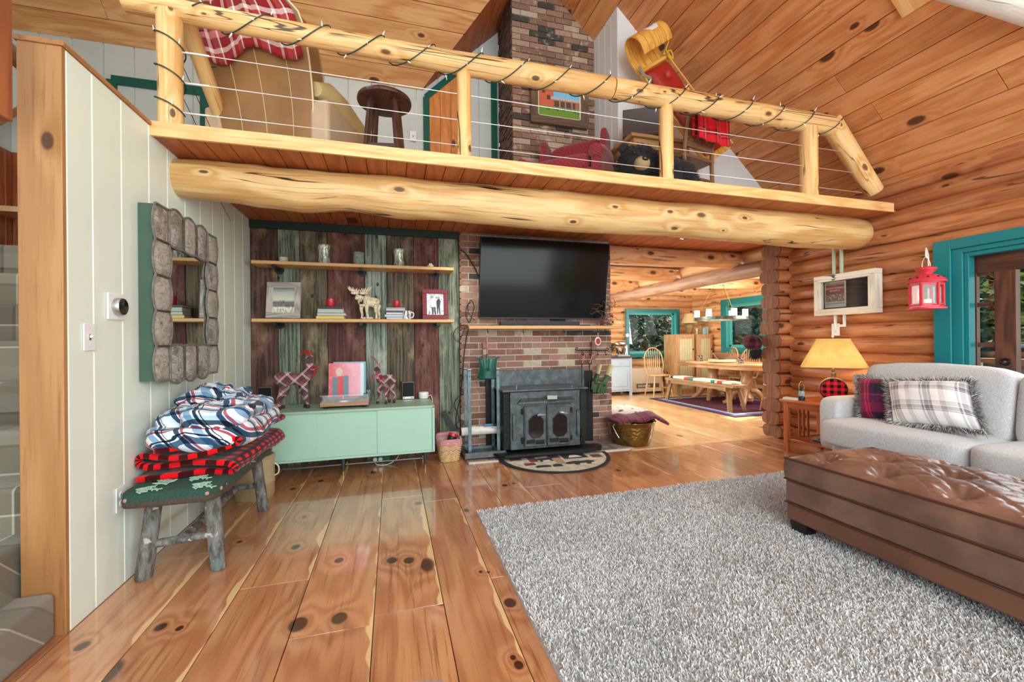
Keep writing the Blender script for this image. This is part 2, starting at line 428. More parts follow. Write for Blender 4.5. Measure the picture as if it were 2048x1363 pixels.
M_dlog = wood('dining logs', 'dba16c', '9c5f34', 'eec392', rough=.5, knots=.4, kscale=4.5, grain=6, vary=.5, cracks=.6, knotcol='4a2410', bump=.2)
M_end = wood('log ends', '6e4630', '4b2c1c', '8a5d42', rough=.8, knots=.1, grain=14, vary=.4, bump=.3)
M_post = wood('cedar end board', '9e6d3e', '704222', 'b28250', rough=.5, knots=.2, kscale=4.0, grain=3, vary=.1, knotcol='3c2012')
M_white = mat('painted cream panel', 'e4efe2', .45, n=(3, 'dce8d9', .4))
M_groove = mat('painted groove', 'f4f6ee', .5)
M_grey = mat('painted grey panel', 'c8d1cd', .5, n=(3, 'bcc6c3', .5))
M_wpan = mat('painted white panel', 'e2eaee', .5)
M_mortar = mat('mortar', 'cfc8ba', .9, bump=(60, .5, .01))
M_black = mat('black trim', '15201c', .5)
M_green = mat('dark green paint', '0f5a4c', .35)
M_teal = mat('teal paint', '137a80', .35)
M_teal2 = mat('pale teal sash', '4fb0ad', .35)

# floor
wd = [.3, .32, .32, .28, .165]+[.301, .28, .315, .33, .305, .255]
x = -2.7+sum(wd)
while x < 5.0: d = rnd.choice([.24, .27, .3, .33]); wd.append(d); x += d
mb = MB().boards((-2.7, -1.5, 0), (0, 1, 0), (1, 0, 0), 6.2, wd, .03, gap=.0035, joints=1.5, N=(0, 0, 1), seed=5, ch=.0015,
    lens={5: [4.33], 6: [2.9], 7: [3.86, 5.0], 8: [3.4], 9: [3.46, 4.9], 10: [4.75], 11: [3.6]})
mb.box((1, 1.3, -.06), (8, 5.8, .04))
struct(mb.build('floor', [M_floor], smooth=False))
mb = MB().boards((1.6, 4.15, .004), (0, 1, 0), (1, 0, 0), 4.6, [.22]*26, .03, gap=.002, joints=1.6, N=(0, 0, 1), seed=9, ch=.001)
struct(mb.build('floor_dining', [M_dfloor], smooth=False))
struct(MB().boards((2.5, 4.08, .008), (1, 0, 0), (0, 1, 0), 2.2, [.09], .02, joints=0, N=(0, 0, 1)).build('trim_1', [M_dfloor], smooth=False))

# left paneled wall with its end board and cap
ys = [2.222, 2.382, 2.598, 2.851, 3.056, 3.283, 3.511, 3.73, 3.95, 4.189, 4.407, 4.62]
mb = MB().boards((XL, 2.222, 0), (0, 0, 1), (0, 1, 0), 2.45, [b-a for a, b in zip(ys[:-1], ys[1:])], .02, gap=.002, joints=0, N=(1, 0, 0), ch=.005, m=0)
mb.box((-1.399, 3.42, 1.19), (.125, 2.4, 2.38)); mb.box((-1.33, 3.42, 1.2), (.014, 2.39, 2.4), m=1)
struct(mb.build('wall_left', [M_white, M_groove], smooth=False))
struct(B1((-1.39, 2.211, 1.225), (.148, .022, 2.45)).build('trim_2', [M_post], bevel=.003))
struct(B1((-1.39, 2.54, 2.461), (.166, .69, .022)).build('trim_3', [wood('cap board', '9c6437', '5d3416', 'b87f4c', grain=9)], bevel=.003))

# weathered barn boards behind the shelves
BW = {}
for nm, a, b, c in (('barn red', '6f423b', '412a26', '946c5c'), ('barn green grey', '7f8b76', '43483c', 'a9b09a'), ('barn brown grey', '70644f', '3a3328', '9e8e70'), ('barn rust brown', '64463a', '38261f', '967258'), ('barn pale grey', '99a595', '525c52', 'bcc4b2')):
    t = NT(nm, .85); uv = t.uv(); isl = t.island()
    p = t.vm('ADD', uv, t.n('CombineXYZ', {0: t.math('MULTIPLY', isl, 31.0), 1: t.math('MULTIPLY', isl, 57.0)}))
    f = t.noise(t.scale(p, 45, 1.6, 1), 1.0, 5, .7); g = t.noise(t.scale(p, 5, 2.2, 1), 1.0, 4, .6); h = t.noise(t.scale(p, 14, .9, 1), 1.0, 3, .6)
    col = t.mix(t.step(f, .40, .60), lin(a), lin(b)); col = t.mix(t.math('MULTIPLY', t.step(g, .48, .68), .8), col, lin(c))
    col = t.mix(t.math('MULTIPLY', t.step(h, .6, .75), .6), col, lin(b))
    vv = t.t.nodes.new('ShaderNodeTexVoronoi'); vv.voronoi_dimensions = '2D'; t.t.links.new(t.scale(p, 5, 3.4, 1), vv.inputs['Vector']); vv.inputs['Scale'].default_value = 1
    kk = t.math('MULTIPLY', t.math('LESS_THAN', vv.outputs['Distance'], .07), t.math('LESS_THAN', t.n('SeparateColor', {0: vv.outputs['Color']}), .35))
    col = t.mix(t.math('MULTIPLY', kk, .8), col, '1c1812')
    t.set('Base Color', col); t.bump(f, .5, .006); BW[nm] = t.m
xs = [-1.318, -1.079, -.882, -.628, -.269, -.051, .225, .484, .707]
mb = MB().boards((xs[0], YB, 0), (0, 0, 1), (1, 0, 0), 2.4, [b-a for a, b in zip(xs[:-1], xs[1:])], .025, gap=.005, joints=0, N=(0, -1, 0), m=[3, 1, 2, 0, 4, 2, 0, 1])
struct(mb.build('wall_back', [BW['barn red'], BW['barn green grey'], BW['barn brown grey'], BW['barn rust brown'], BW['barn pale grey']], smooth=False))
struct(B1((-.305, 4.74, 1.25), (2.1, .18, 2.5)).build('wall_core', [M_black], smooth=False))
struct(B1((-.307, 4.60, 2.362), (2.02, .035, .074)).build('trim_4', [mat('green black trim', '12302a', .5)], bevel=.003))

# brick
def brick_mat(name, cols, smear):
    t = NT(name, .85); isl = t.island(); o = t.obj()
    c = t.ramp(isl, cols, 'CONSTANT'); n1 = t.noise(o, 30, 4, .6); n2 = t.noise(o, 9, 3, .6)
    c = t.mix(t.math('MULTIPLY', t.step(n1, .5, .75), .4), c, '3b2c26'); c = t.mix(t.math('MULTIPLY', t.step(n2, .55, .7), smear), c, 'cfc4ae')
    t.set('Base Color', c); t.bump(n1, .5, .006); return t.m
M_brick = brick_mat('fireplace brick', [(0, '8a6152'), (.16, '96705f'), (.3, '765244'), (.42, 'a27c6a'), (.55, '836050'), (.68, '90705f'), (.82, '3f3a36'), (.89, 'b7a892'), (.94, '8a6252')], .25)
M_brick2 = brick_mat('loft chimney brick', [(0, '9b7c68'), (.2, '8a6a58'), (.35, 'a98f7c'), (.5, '7f6253'), (.62, 'b29f8b'), (.74, '8d7160'), (.84, '45423d'), (.93, 'b9ad9a')], .55)
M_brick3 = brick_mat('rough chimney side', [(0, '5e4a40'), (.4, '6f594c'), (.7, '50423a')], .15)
def bricks(mb, O, U, N, w, h, m=0, bl=.21, bh=.07, j=.01, seed=1, depth=.03, rough=0):
    r = random.Random(seed); O, U, N = V(O), V(U), V(N); Z = V((0, 0, 1)); k = 0; z = 0
    R = M((U, N, Z)).transposed()
    while z < h-.01:
        x = -(bl/2 if k % 2 else 0); hh = min(bh, h-z)
        while x < w-.005:
            a, b = max(0, x), min(w, x+bl)
            if b-a > .02:
                mb.box(O+U*((a+b)/2)+Z*(z+hh/2)-N*(depth/2-r.uniform(-.002, .002)-(r.uniform(0, rough) if rough else 0)), (b-a-j, depth, hh-j), R, m)
            x += bl
        z += bh; k += 1
mb = MB(); bricks(mb, (.707, 4.60, 0), (1, 0, 0), (0, -1, 0), 1.845, 2.40, seed=3)
bricks(mb, (2.552, 4.60, 0), (0, 1, 0), (1, 0, 0), .65, 2.40, seed=4)
mb.box((1.63, 4.93, 1.2), (1.80, .642, 2.4), m=1)
# brick corbels under the mantel
for x in (.985, 2.30):
    for k in range(4): mb.box((x, 4.575, 1.16-k*.07), (.055 if k % 2 else .06, .05-.01*k, .06))
struct(mb.build('wall_fireplace', [M_brick, M_mortar], smooth=False))
mb = MB(); bricks(mb, (1.335, 4.60, ZL), (1, 0, 0), (0, -1, 0), 1.035, 3.0, seed=11)
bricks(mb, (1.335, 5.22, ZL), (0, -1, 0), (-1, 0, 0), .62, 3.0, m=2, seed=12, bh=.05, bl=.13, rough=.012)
mb.box((1.85, 4.92, ZL+1.5), (.99, .6, 3.0), m=1)
struct(mb.build('wall_chimney', [M_brick2, M_mortar, M_brick3], smooth=False))
# hearth
mb = MB(); bricks(mb, (.72, 4.15, .012), (1, 0, 0), (0, 0, 1), 1.8, .0, seed=5)
r = random.Random(2)
for i in range(9):
    for j in range(5):
        mb.box((.82+i*.205, 4.2+j*.1, .006), (.195, .09, .022+r.uniform(0, .002)), m=0)
mb.box((1.64, 4.37, .002), (1.85, .5, .014), m=1)
struct(mb.build('hearth', [brick_mat('hearth brick', [(0, '6d625c'), (.3, '7b6d65'), (.6, '5f5852'), (.8, '8a7a70')], .2), M_mortar], smooth=False))

# log walls
def log_wall(name, O, D, L, z0, z1, r, m, pitch=.153, open_=(), seed=1, jitter=0.0):
    """logs along D from O; open_: (a, b, zlo, zhi) cut-outs in metres along D"""
    rr = random.Random(seed); mb = MB(); O, D = V(O), V(D); z = z0
    while z < z1:
        zc = z+pitch/2; segs = [(0, L)]
        for a, b, lo, hi in open_:
            if lo < zc < hi: segs = [q for s in segs for q in ((s[0], min(s[1], a)), (max(s[0], b), s[1])) if q[1]-q[0] > .02]
        bow = rr.uniform(-.006, .006)
        for a, b in segs:
            n = max(3, int((b-a)/.22)); rad_ = r*rr.uniform(.97, 1.05)
            mb.tube([O+D*(a+(b-a)*i/n)+V((0, 0, zc+bow+jitter*rr.uniform(-1, 1)*.3)) for i in range(n+1)], [rad_*(1+rr.uniform(-.02, .025)) for _ in range(n+1)], 18, m=0, wob=.07, ns=2.2)
        z += pitch
    return struct(mb.build(name, [m], ang=50))
DY0, DY1 = .9, 2.56                                  # teal door opening in the right wall
log_wall('wall_right', (4.70, -1.5, 0), (0, 1, 0), 5.5, -.02, 2.73, .0805, M_wall, seed=4, open_=[(1.5+DY0, 1.5+DY1-.03, -1, 1.96)])
wa, wb_ = P(1251, 617, Y=8.6), P(1359, 712, Y=8.6); wc_, wd_ = P(1443, 600, X=6.95), P(1442, 705, X=6.95)
log_wall('wall_dining_back', (2.2, 8.72, 0), (1, 0, 0), 4.9, 0, 2.5, .082, M_dlog, seed=6, open_=[(wa.x-2.2+.04, wb_.x-2.2-.04, wb_.z+.02, wa.z-.02)])
log_wall('wall_dining_right', (7.06, 4.3, 0), (0, 1, 0), 4.4, 0, 2.5, .082, M_dlog, seed=8, open_=[(.87, wc_.y-4.3-.04, wd_.z+.02, wc_.z-.02)])
struct(B1((6.0, 4.12, 1.2), (2.3, .2, 2.4)).build('wall_partition', [M_wall], smooth=False))
struct(B1((2.0, 6.9, 1.25), (.06, 3.6, 2.5)).build('wall_kitchen', [M_white], smooth=False))
# stub wall of logs between the rooms: rounded courses with sawn ends
mb = MB(); z = 0; k = 0; r = random.Random(6)
while z < 2.26:
    h = .157; ex = 4.452+r.uniform(-.012, .02); wy = .268*r.uniform(.96, 1.04); yc = 4.122+r.uniform(-.012, .012); poly = []
    for i in range(20):
        a = 2*PI*i/20; poly.append((math.copysign(abs(cos(a))**.55, cos(a))*wy/2, math.copysign(abs(sin(a))**.7, sin(a))*h*.505+h/2))
    b0 = len(mb.f); mb.prism([(p[0]*.96, p[1]) for p in poly], (ex, yc, z), (0, 1, 0), (0, 0, 1), (.015, 0, 0), m=1)
    n = 5; ptsx = [ex+.014+(4.80-ex)*i/n for i in range(n+1)]
    vs = []; fs = []; uvs = []
    for i, xx in enumerate(ptsx):
        for (a, bb) in poly: vs.append((xx, yc+a*(1 if i else .98)+.012*NZ.noise(V((xx*5, z*9, a*8))), z+bb))
    for i in range(n):
        for q in range(20):
            q2 = (q+1) % 20; fs.append((i*20+q, i*20+q2, (i+1)*20+q2, (i+1)*20+q)); uvs.append([(q*.03, ptsx[i]), (q*.03+.03, ptsx[i]), (q*.03+.03, ptsx[i+1]), (q*.03, ptsx[i+1])])
    mb.add(vs, fs, uvs, 0); z += h
struct(mb.build('pillar', [M_wall, M_end], ang=50))

# dining room ceiling, beams and girder
M_dceil = mat('pale ceiling panel', 'ece2d6', .6, n=(2, 'e0d2c0', .5))
struct(MB().boards((2.0, 4.90, 2.408), (1, 0, 0), (0, 1, 0), 5.1, [.14]*28, .02, gap=.004, joints=0, N=(0, 0, -1)).build('ceiling_dining', [M_dceil], smooth=False))
def log(name, a, b, r, m, parent=None, n=None, wob=.06, seed=1, taper=(1, 1), ends=.85):
    a, b = V(a), V(b); L = (b-a).length; n = n or max(6, int(L/.12)); rr = random.Random(seed); pts = []; rs = []
    for i in range(n+1):
        t_ = i/n; pts.append(a.lerp(b, t_)+V((0, 0, 1))*r*.06*NZ.noise(V((t_*5, seed*3.1, 0)))); rs.append(r*(taper[0]+(taper[1]-taper[0])*t_)*(1+.05*NZ.noise(V((t_*L*2.2, seed*7.7, 1)))))
    pts = [pts[0]]+pts+[pts[-1]]; rs = [rs[0]*ends]+rs+[rs[-1]*ends]; d = (b-a).normalized()
    pts[1] = pts[0]+d*r*.15; pts[-2] = pts[-1]-d*r*.15
    return MB().tube(pts, rs, 22, wob=wob, ns=2.5).build(name, [m], parent, ang=50)
for i, (y, x1, x0) in enumerate(((4.80, 4.66, 2.0), (6.1, 4.64, 2.0), (7.35, 4.64, 2.0), (5.5, 7.1, 4.75), (6.75, 7.1, 4.75), (8.0, 7.1, 4.0))):
    struct(log('beam_%d' % (i+1), (x0, y, 2.292), (x1, y, 2.292), .112, M_dlog, seed=20+i))
struct(log('beam_girder', (4.62, 4.25, 2.12), (4.62, 8.72, 2.12), .10, wood('grey girder', '957258', '6a4d38', 'b0917a', grain=6, cracks=.5), seed=31))
struct(log('beam_plate', (4.72, 4.25, 2.33), (4.72, 8.72, 2.33), .10, M_dlog, seed=32))

# loft: ceiling boards below, floor, ledge
mb = MB().boards((XL-.01, 2.89, ZC), (0, 1, 0), (1, 0, 0), 2.0, [.13]*47, .02, gap=.004, joints=0, N=(0, 0, -1), seed=3)
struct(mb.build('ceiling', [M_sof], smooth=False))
mb = MB().box((1.63, 4.05, 2.446), (6.0, 2.32, .05)); mb.box((1.63, 2.876, 2.434), (5.93, .02, .078), m=1); mb.box((1.63, 2.93, 2.474), (5.93, .125, .012), m=1)
mb.box((-3.1, 5.05, 2.446), (1.0, .3, .05))
struct(mb.build('loft_floor', [M_dfloor, M_trimw], bevel=.002, smooth=False))
# the great log under the loft edge
prof = [(-1.32, 2.272, .118), (-1.2, 2.272, .124), (-.97, 2.268, .128), (-.86, 2.262, .138), (-.76, 2.256, .135), (-.6, 2.25, .142), (-.28, 2.27, .128), (.06, 2.262, .146), (.45, 2.262, .142), (.82, 2.26, .149), (1.2, 2.256, .158), (1.68, 2.256, .153), (2.2, 2.26, .146), (2.68, 2.266, .156), (3.2, 2.262, .152), (3.6, 2.258, .162), (3.84, 2.258, .17), (4.15, 2.26, .158), (4.45, 2.262, .158), (4.6, 2.262, .150), (4.63, 2.262, .13)]
pts = []; rs = []
for (a, b) in zip(prof[:-1], prof[1:]):
    n = max(1, int((b[0]-a[0])/.06))
    for i in range(n):
        t_ = i/n; pts.append((a[0]+(b[0]-a[0])*t_, 3.2, a[1]+(b[1]-a[1])*t_)); rs.append((a[2]+(b[2]-a[2])*(3*t_*t_-2*t_**3))*(1+.02*NZ.noise(V((pts[-1][0]*6, 0, 0)))))
pts.append((prof[-1][0], 3.2, prof[-1][1])); rs.append(prof[-1][2])
struct(MB().tube(pts, rs, 32, wob=.045, ns=3).build('beam_loft', [M_beam], ang=60))

# roof
RX, RZ, SL = 1.66, 5.44, .929
ln = math.hypot(1, SL)
dR = V((1, 0, -SL)).normalized(); dL = V((-1, 0, -SL)).normalized()
nR = V((-SL, 0, -1)).normalized(); nL = V((SL, 0, -1)).normalized()
mb = MB().boards((RX, -1.5, RZ), (0, 1, 0), dR, 6.9, [.19]*23, .025, gap=.005, joints=2.6, N=nR, seed=21, ch=.004)
_R = M((dR, V((0, 1, 0)), -nR)).transposed()
mb.box(V((RX, 1.95, RZ))+dR*2.2-nR*.05, (4.4, 6.9, .03), _R)  # backing added behind the boards against light leaking through
struct(mb.build('ceiling_right', [M_ceil], smooth=False))
c1 = ((.362, 5.2, 0), (1.5, 1.318, 0)); c2 = ((1.68, 3.7, 0), (1.5, -1.318, 0))
inv = lambda c: (c[0], tuple(-q for q in c[1]))
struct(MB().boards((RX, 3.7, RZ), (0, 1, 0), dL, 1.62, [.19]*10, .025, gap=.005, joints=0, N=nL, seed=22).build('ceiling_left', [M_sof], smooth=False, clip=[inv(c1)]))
struct(MB().boards((RX, -1.5, RZ), (0, 1, 0), dL, 5.2, [.19]*21, .025, gap=.005, joints=2, N=nL, seed=23).build('ceiling_front', [M_ceil], smooth=False, clip=[inv(c2)]))
nD = V((0, -.82, -1)).normalized()
dD = V((0, 1, -.82)).normalized()
struct(MB().boards((2.0, 3.7, 5.47), (-1, 0, 0), dD, 6.0, [.215]*10, .025, gap=.005, joints=2.2, N=nD, seed=24, ch=.004).build('ceiling_dormer', [M_ceil2], smooth=False, clip=[c1]))
nE = V((0, .82, -1)).normalized(); dE = V((0, -1, -.82)).normalized()
struct(MB().boards((2.0, 3.7, 5.47), (-1, 0, 0), dE, 6.0, [.215]*10, .025, gap=.005, joints=2.2, N=nE, seed=25).build('ceiling_dormer_front', [M_ceil2], smooth=False, clip=[c2]))
_L = M((dL, V((0, -1, 0)), -nL)).transposed()
struct(B1(V((RX, 1.1, RZ))+dL*2.0-nL*.06, (4.0, 5.2, .03), _L).build('ceiling_backing_front', [M_white], smooth=False, clip=[inv(c2)]))  # unseen backings over the ceilings, added to stop light at board gaps
struct(B1(V((RX, 4.5, RZ))+dL*1.0-nL*.06, (2.0, 1.6, .03), _L).build('ceiling_backing_valley', [M_white], smooth=False, clip=[inv(c1)]))
struct(B1((-1.0, 4.5, 4.9), (6.0, 2.2, .03), M.Rotation(-math.atan(.82), 3, 'X')).build('ceiling_backing_dormer', [M_white], smooth=False, clip=[c1]))
# loft walls
def panels(name, O, A, B, L, W, N, m, w=.2, seed=1, clip=()):
    n = max(1, round(W/w)); return struct(MB().boards(O, A, B, L, [W/n]*n, .02, gap=.002, joints=0, N=N, ch=.006, seed=seed).build(name, [m], smooth=False, clip=clip))
panels('wall_loft_back', (-3.8, 5.2, 1.2), (0, 0, 1), (1, 0, 0), 4.0, 5.13, (0, -1, 0), M_grey, .26)
rc = ((RX, 0, RZ+.02), (SL, 0, 1))
panels('wall_loft_right', (2.365, 4.05, ZL), (0, 0, 1), (1, 0, 0), 2.6, 2.3, (0, -1, 0), M_wpan, .2, clip=[rc])
panels('wall_loft_side', (2.36, 4.05, ZL), (0, 0, 1), (0, 1, 0), 2.6, .56, (-1, 0, 0), M_wpan, .14, clip=[rc])
panels('wall_stair', (-3.5, 1.0, -.02), (0, 0, 1), (0, 1, 0), 4.9, 4.2, (1, 0, 0), M_grey, .2)
struct(log('beam_tie', (.2, 1.6, 3.245), (4.2, 1.6, 3.245), .12, wood('bleached log', 'dcd9d2', '9f9d98', 'f1efe9', rough=.7, knots=.2, cracks=.8, grain=6, bump=.4), seed=51, wob=.05))
# dining windows, door
def window(name, O, U, N, w, h, m1, m2, fr=.09, lights=(1,), depth=.12, sash=.045, handle=False):
    """teal casing around a glazed opening; O lower left of the outer casing on the wall face"""
    O, U, N = V(O), V(U), V(N); Z = V((0, 0, 1)); R = M((U, N, Z)).transposed()
    root = MB()
    def bx(mb, u0, u1, z0, z1, d0, d1, m=0): mb.box(O+U*((u0+u1)/2)+Z*((z0+z1)/2)+N*((d0+d1)/2), (u1-u0, d1-d0, z1-z0), R, m)
    bx(root, 0, w, 0, fr, -.01, .03); bx(root, 0, w, h-fr, h, -.01, .03); bx(root, 0, fr, fr, h-fr, -.01, .03); bx(root, w-fr, w, fr, h-fr, -.01, .03)
    for (a, b, c, d) in ((fr-.015, w-fr+.015, fr-.015, fr+.012), (fr-.015, w-fr+.015, h-fr-.012, h-fr+.015), (fr-.015, fr+.012, fr, h-fr), (w-fr-.012, w-fr+.015, fr, h-fr)): bx(root, a, b, c, d, -depth-.03, .0, 1)
    o = struct(root.build(name, [m1, m2], bevel=.003))
    n = len(lights); tot = sum(lights); u = fr
    for i, q in enumerate(lights):
        uw = (w-2*fr)*q/tot; s = MB(); a, b = u+.012, u+uw-.012
        bx(s, a, b, fr+.012, fr+.012+sash, -depth, -depth+.04); bx(s, a, b, h-fr-.012-sash, h-fr-.012, -depth, -depth+.04)
        bx(s, a, a+sash, fr+.012, h-fr-.012, -depth, -depth+.04); bx(s, b-sash, b, fr+.012, h-fr-.012, -depth, -depth+.04)
        s.build('window_sash', [m2], o, bevel=.003)
        g = MB(); bx(g, a+sash, b-sash, fr+sash, h-fr-sash, -depth+.015, -depth+.021); g.build('window_pane', [M_glass], o)
        if i: q2 = MB(); bx(q2, u-.06, u+.06, fr, h-fr, -depth-.01, .012); q2.build('mullion', [m1], o, bevel=.003)
        u += uw
    return o
t = NT('window glass', 0.0); t.set('Base Color', (.95, .98, .97, 1)); t.set('Roughness', 0.0)
tr = t.n('BsdfTransparent', {'Color': (.96, .98, .97, 1)}); gl = t.n('BsdfGlossy', {'Color': (1, 1, 1, 1), 'Roughness': 0.0}); ms = t.t.nodes.new('ShaderNodeMixShader'); ms.inputs[0].default_value = .03
t.t.links.new(tr, ms.inputs[1]); t.t.links.new(gl, ms.inputs[2]); t.t.links.new(ms.outputs[0], t.t.nodes['Material Output'].inputs[0]); M_glass = t.m
a, b = P(1251, 617, Y=8.6), P(1359, 712, Y=8.6)
window('window_1', (a.x, 8.6, b.z), (1, 0, 0), (0, -1, 0), b.x-a.x, a.z-b.z, M_teal, M_teal2, fr=.075)
a, b = P(1443, 600, X=6.95), P(1442, 705, X=6.95)
window('window_2', (6.95, a.y, b.z), (0, -1, 0), (-1, 0, 0), a.y-5.15, a.z-b.z, M_teal, M_teal2, fr=.12, lights=(1, 1.25))
# ================================================================== loft
def cpath(pts, k=6):
    """Catmull-Rom through pts"""
    pts = [V(p) for p in pts]; out = []
    for i in range(len(pts)-1):
        p0, p1, p2, p3 = pts[max(i-1, 0)], pts[i], pts[i+1], pts[min(i+2, len(pts)-1)]
        for j in range(k):
            t = j/k; out.append(.5*((2*p1)+(p2-p0)*t+(2*p0-5*p1+4*p2-p3)*t*t+(3*p1-p0-3*p2+p3)*t**3))
    out.append(pts[-1]); return out
def fuzz(mb, surf, n, L, w=.004, m=0, seed=1, droop=.3):
    """n short fibres on points (p, normal) drawn from surf(random)"""
    r = random.Random(seed)
    for _ in range(n):
        p, nn = surf(r); nn = (nn+V((r.uniform(-.6, .6), r.uniform(-.6, .6), r.uniform(-.6, .6)-droop))).normalized()
        t_ = nn.cross(V((r.random()-.5, r.random()-.5, r.random()-.5))).normalized()*w; q = nn*L*r.uniform(.6, 1.3)
        u = r.random()
        mb.add([p-t_, p+t_, p+q], [(0, 1, 2)], [[(u, 0), (u, 0), (u, 1)]], m)
rail = thing('balcony_railing', 'peeled log railing with three thin steel cables along the loft edge', 'railing', (0, 2.95, ZL))
def rl(p): return V((p[0], p[1]-2.95, p[2]-ZL))
for x, r_, zt in ((-1.25, .064, 3.16), (.5, .05, 3.1), (2.15, .056, 3.1), (3.65, .074, 3.1)):
    log('post', rl((x, 2.95, 2.482)), rl((x, 2.95, zt)), r_, M_logw, rail, seed=int(x*10+40), wob=.04, ends=1.0)
RA = [(-1.47, 3.19, .058), (-1.0, 3.178, .061), (-.25, 3.168, .063), (.5, 3.158, .074), (1.0, 3.16, .08), (1.66, 3.166, .078)]
RB = [(1.67, 3.166, .076), (2.48, 3.16, .083), (3.2, 3.16, .085), (3.93, 3.16, .088)]
for R_ in (RA, RB):
    MB().tube(cpath([rl((x, 2.95, z)) for x, z, q in R_], 8), [R_[min(int(i/8), len(R_)-2)][2]+(R_[min(int(i/8), len(R_)-2)+1][2]-R_[min(int(i/8), len(R_)-2)][2])*((i % 8)/8 if i < 8*(len(R_)-1) else 1) for i in range(8*(len(R_)-1)+1)], 20, wob=.06, ns=3).build('top_rail', [M_logw], rail, ang=50)
log('brace', rl((3.90, 2.95, 3.21)), rl((4.47, 2.95, 2.60)), .085, M_logw, rail, seed=71, wob=.08, taper=(1.05, .9))
log('brace', rl((-1.25, 2.9, 3.42)), rl((-1.25, 4.3, 2.6)), .05, M_logw, rail, seed=72, wob=.06)
M_steel = mat('steel cable', 'e8ebec', .3, .7)
for y in (140, 197, 253):
    z = P(600, y, Y=2.95).z
    MB().tube([rl((-1.22, 2.95, z)), rl((4.3, 2.95, z))], .0028, 6).build('cable', [M_steel], rail)
    MB().tube([rl((-1.19, 2.95, z)), rl((-1.05, 2.95, z))], .006, 8).build('cable_fitting', [M_steel], rail)
for k in range(3): MB().tube([rl((-1.25, 2.99, 3.0-.2*k)), rl((-1.25, 3.9, 2.5-.2*k+.1))], .0022, 6).build('cable', [mat('dark cable', '2b2d2e', .4, .5)], rail)
# string lights wound on the rail
M_wire = mat('green wire', '1d3a30', .5); M_bulb = mat('clear bulb', 'e9ece6', .15, emit=('fff1d8', .15))
st = thing('string_lights', 'dark green string of mini lights wound around the loft railing', 'string lights', (0, 2.95, 3.16))
def railr(x):
    R_ = RA+RB
    for a, b in zip(R_[:-1], R_[1:]):
        if a[0] <= x <= b[0] and b[0] > a[0]:
            t = (x-a[0])/(b[0]-a[0]); return a[1]+(b[1]-a[1])*t, a[2]+(b[2]-a[2])*t
    return 3.16, .085
pts = []; r = random.Random(3)
n = 620
for i in range(n):
    x = -1.15+5.05*i/n; z, q = railr(x); a = 2*PI*(x+1.15)/.335
    xx = x+.05*sin(a+.9)
    pts.append(V((xx, (q+.008)*-cos(a)*1.03, z+(q+.008)*sin(a)*1.03-3.16)))
MB().tube(pts, .0042, 5).build('wire', [M_wire], st)
bl = [p for i, p in enumerate(pts) if i % 9 == 4 and (p.y < .03)]
for p in bl[:60]:
    z, q = railr(p.x); d = V((0, p.y, p.z-(z-3.16))).normalized(); d = (d+V((r.uniform(-.8, .8), r.uniform(-.3, .3), r.uniform(-.5, .5)))).normalized()
    MB().tube([p, p+d*.014, p+d*.0145, p+d*.034], [.004, .004, .0035, .001], 6, m=0).build('bulb', [M_bulb], st)
pts = []
for i in range(150):
    t = i/149; a = 2*PI*2.6*t; pts.append(V((-1.25+cos(a)*.073, -sin(a)*.073, -.6+.5*t)))
MB().tube(pts, .0042, 5).build('wire', [M_wire], st)
for i in (10, 35, 60, 95, 120, 140):
    d = V((pts[i].x+1.25, pts[i].y, .4)).normalized(); MB().tube([pts[i], pts[i]+d*.03], [.004, .0015], 6).build('bulb', [M_bulb], st)
pts = []
for i in range(160):
    t = i/159; a = 2*PI*5*t; c = V((-1.25, .1+1.0*t, .24-.58*t)); pts.append(c+V((cos(a)*.058, sin(a)*.02, sin(a)*.058)))
MB().tube(pts, .004, 5).build('wire', [M_wire], st)

# recliner -------------------------------------------------------------
M_tan = mat('tan leather', '9b7244', .38, n=(2.2, '7f5a33', .8), bump=(60, .15, .004))
M_tan2 = mat('pale tan leather', 'c2b07a', .35, n=(3, 'a89a62', .8), bump=(60, .12, .004))
M_seam = mat('leather piping', 'd9cba0', .5)
M_redpl = plaid('red white plaid wool', 'a03030', [(0, '8e1f26'), (.3, 'd9bdb4'), (.42, '8e1f26'), (.55, 'b04a48'), (.8, 'efe6e0'), (.86, '8e1f26')], [(0, '9c2a30'), (.35, 'e3d2cb'), (.5, '7c1a20'), (.8, 'c58883')], .22)
rc_ = thing('recliner', 'tan leather recliner turned away from the loft railing with a blanket on its back', 'armchair', (-.90, 3.52, ZL), rad(-21))
def backpt(u, v, off=0):           # u across -.5...5, v up 0..1 ; back shell curve, leaning toward the railing
    z = .10+1.02*v; y = .02-.30*v*v+.10*(1-v)*0-off; wdt = .40-.05*(1-v)**2+.0*v
    if v > .85: wdt -= .10*((v-.85)/.15)**2
    return V((u*2*wdt, y+.06*(abs(u)*2)**3*v, z))
mb = MB()
mb.grid(lambda u, v: backpt(u-.5, v), 18, 22, us=.8, vs_=1.1)
for s_ in (-.5, .5): mb.grid(lambda u, v, s_=s_: backpt(s_, v)+V((0, .17*u, -.02*u)), 4, 22)
mb.grid(lambda u, v: backpt(u-.5, 1)+V((0, .17*v, -.03*v*v+.025*sin(PI*v))), 18, 4)
mb.build('back_shell', [M_tan], rc_, weld=True)
for q in (-.24, .02, .3): MB().tube([backpt(q, v/12, .001) for v in range(13)], .002, 6).build('seam', [M_seam], rc_)
for q in (-.5, .5): MB().tube([backpt(q, v/12, .002) for v in range(13)], .007, 6).build('seam', [M_seam], rc_)
mb = MB().soft((0, .18, .86), (.66, .22, .62), M.Rotation(rad(14), 3, 'X'), e=.5, n=12, wr=.01); mb.soft((0, .26, .55), (.58, .2, .36), e=.5, n=12, wr=.01); mb.build('back_cushion', [M_tan2], rc_)
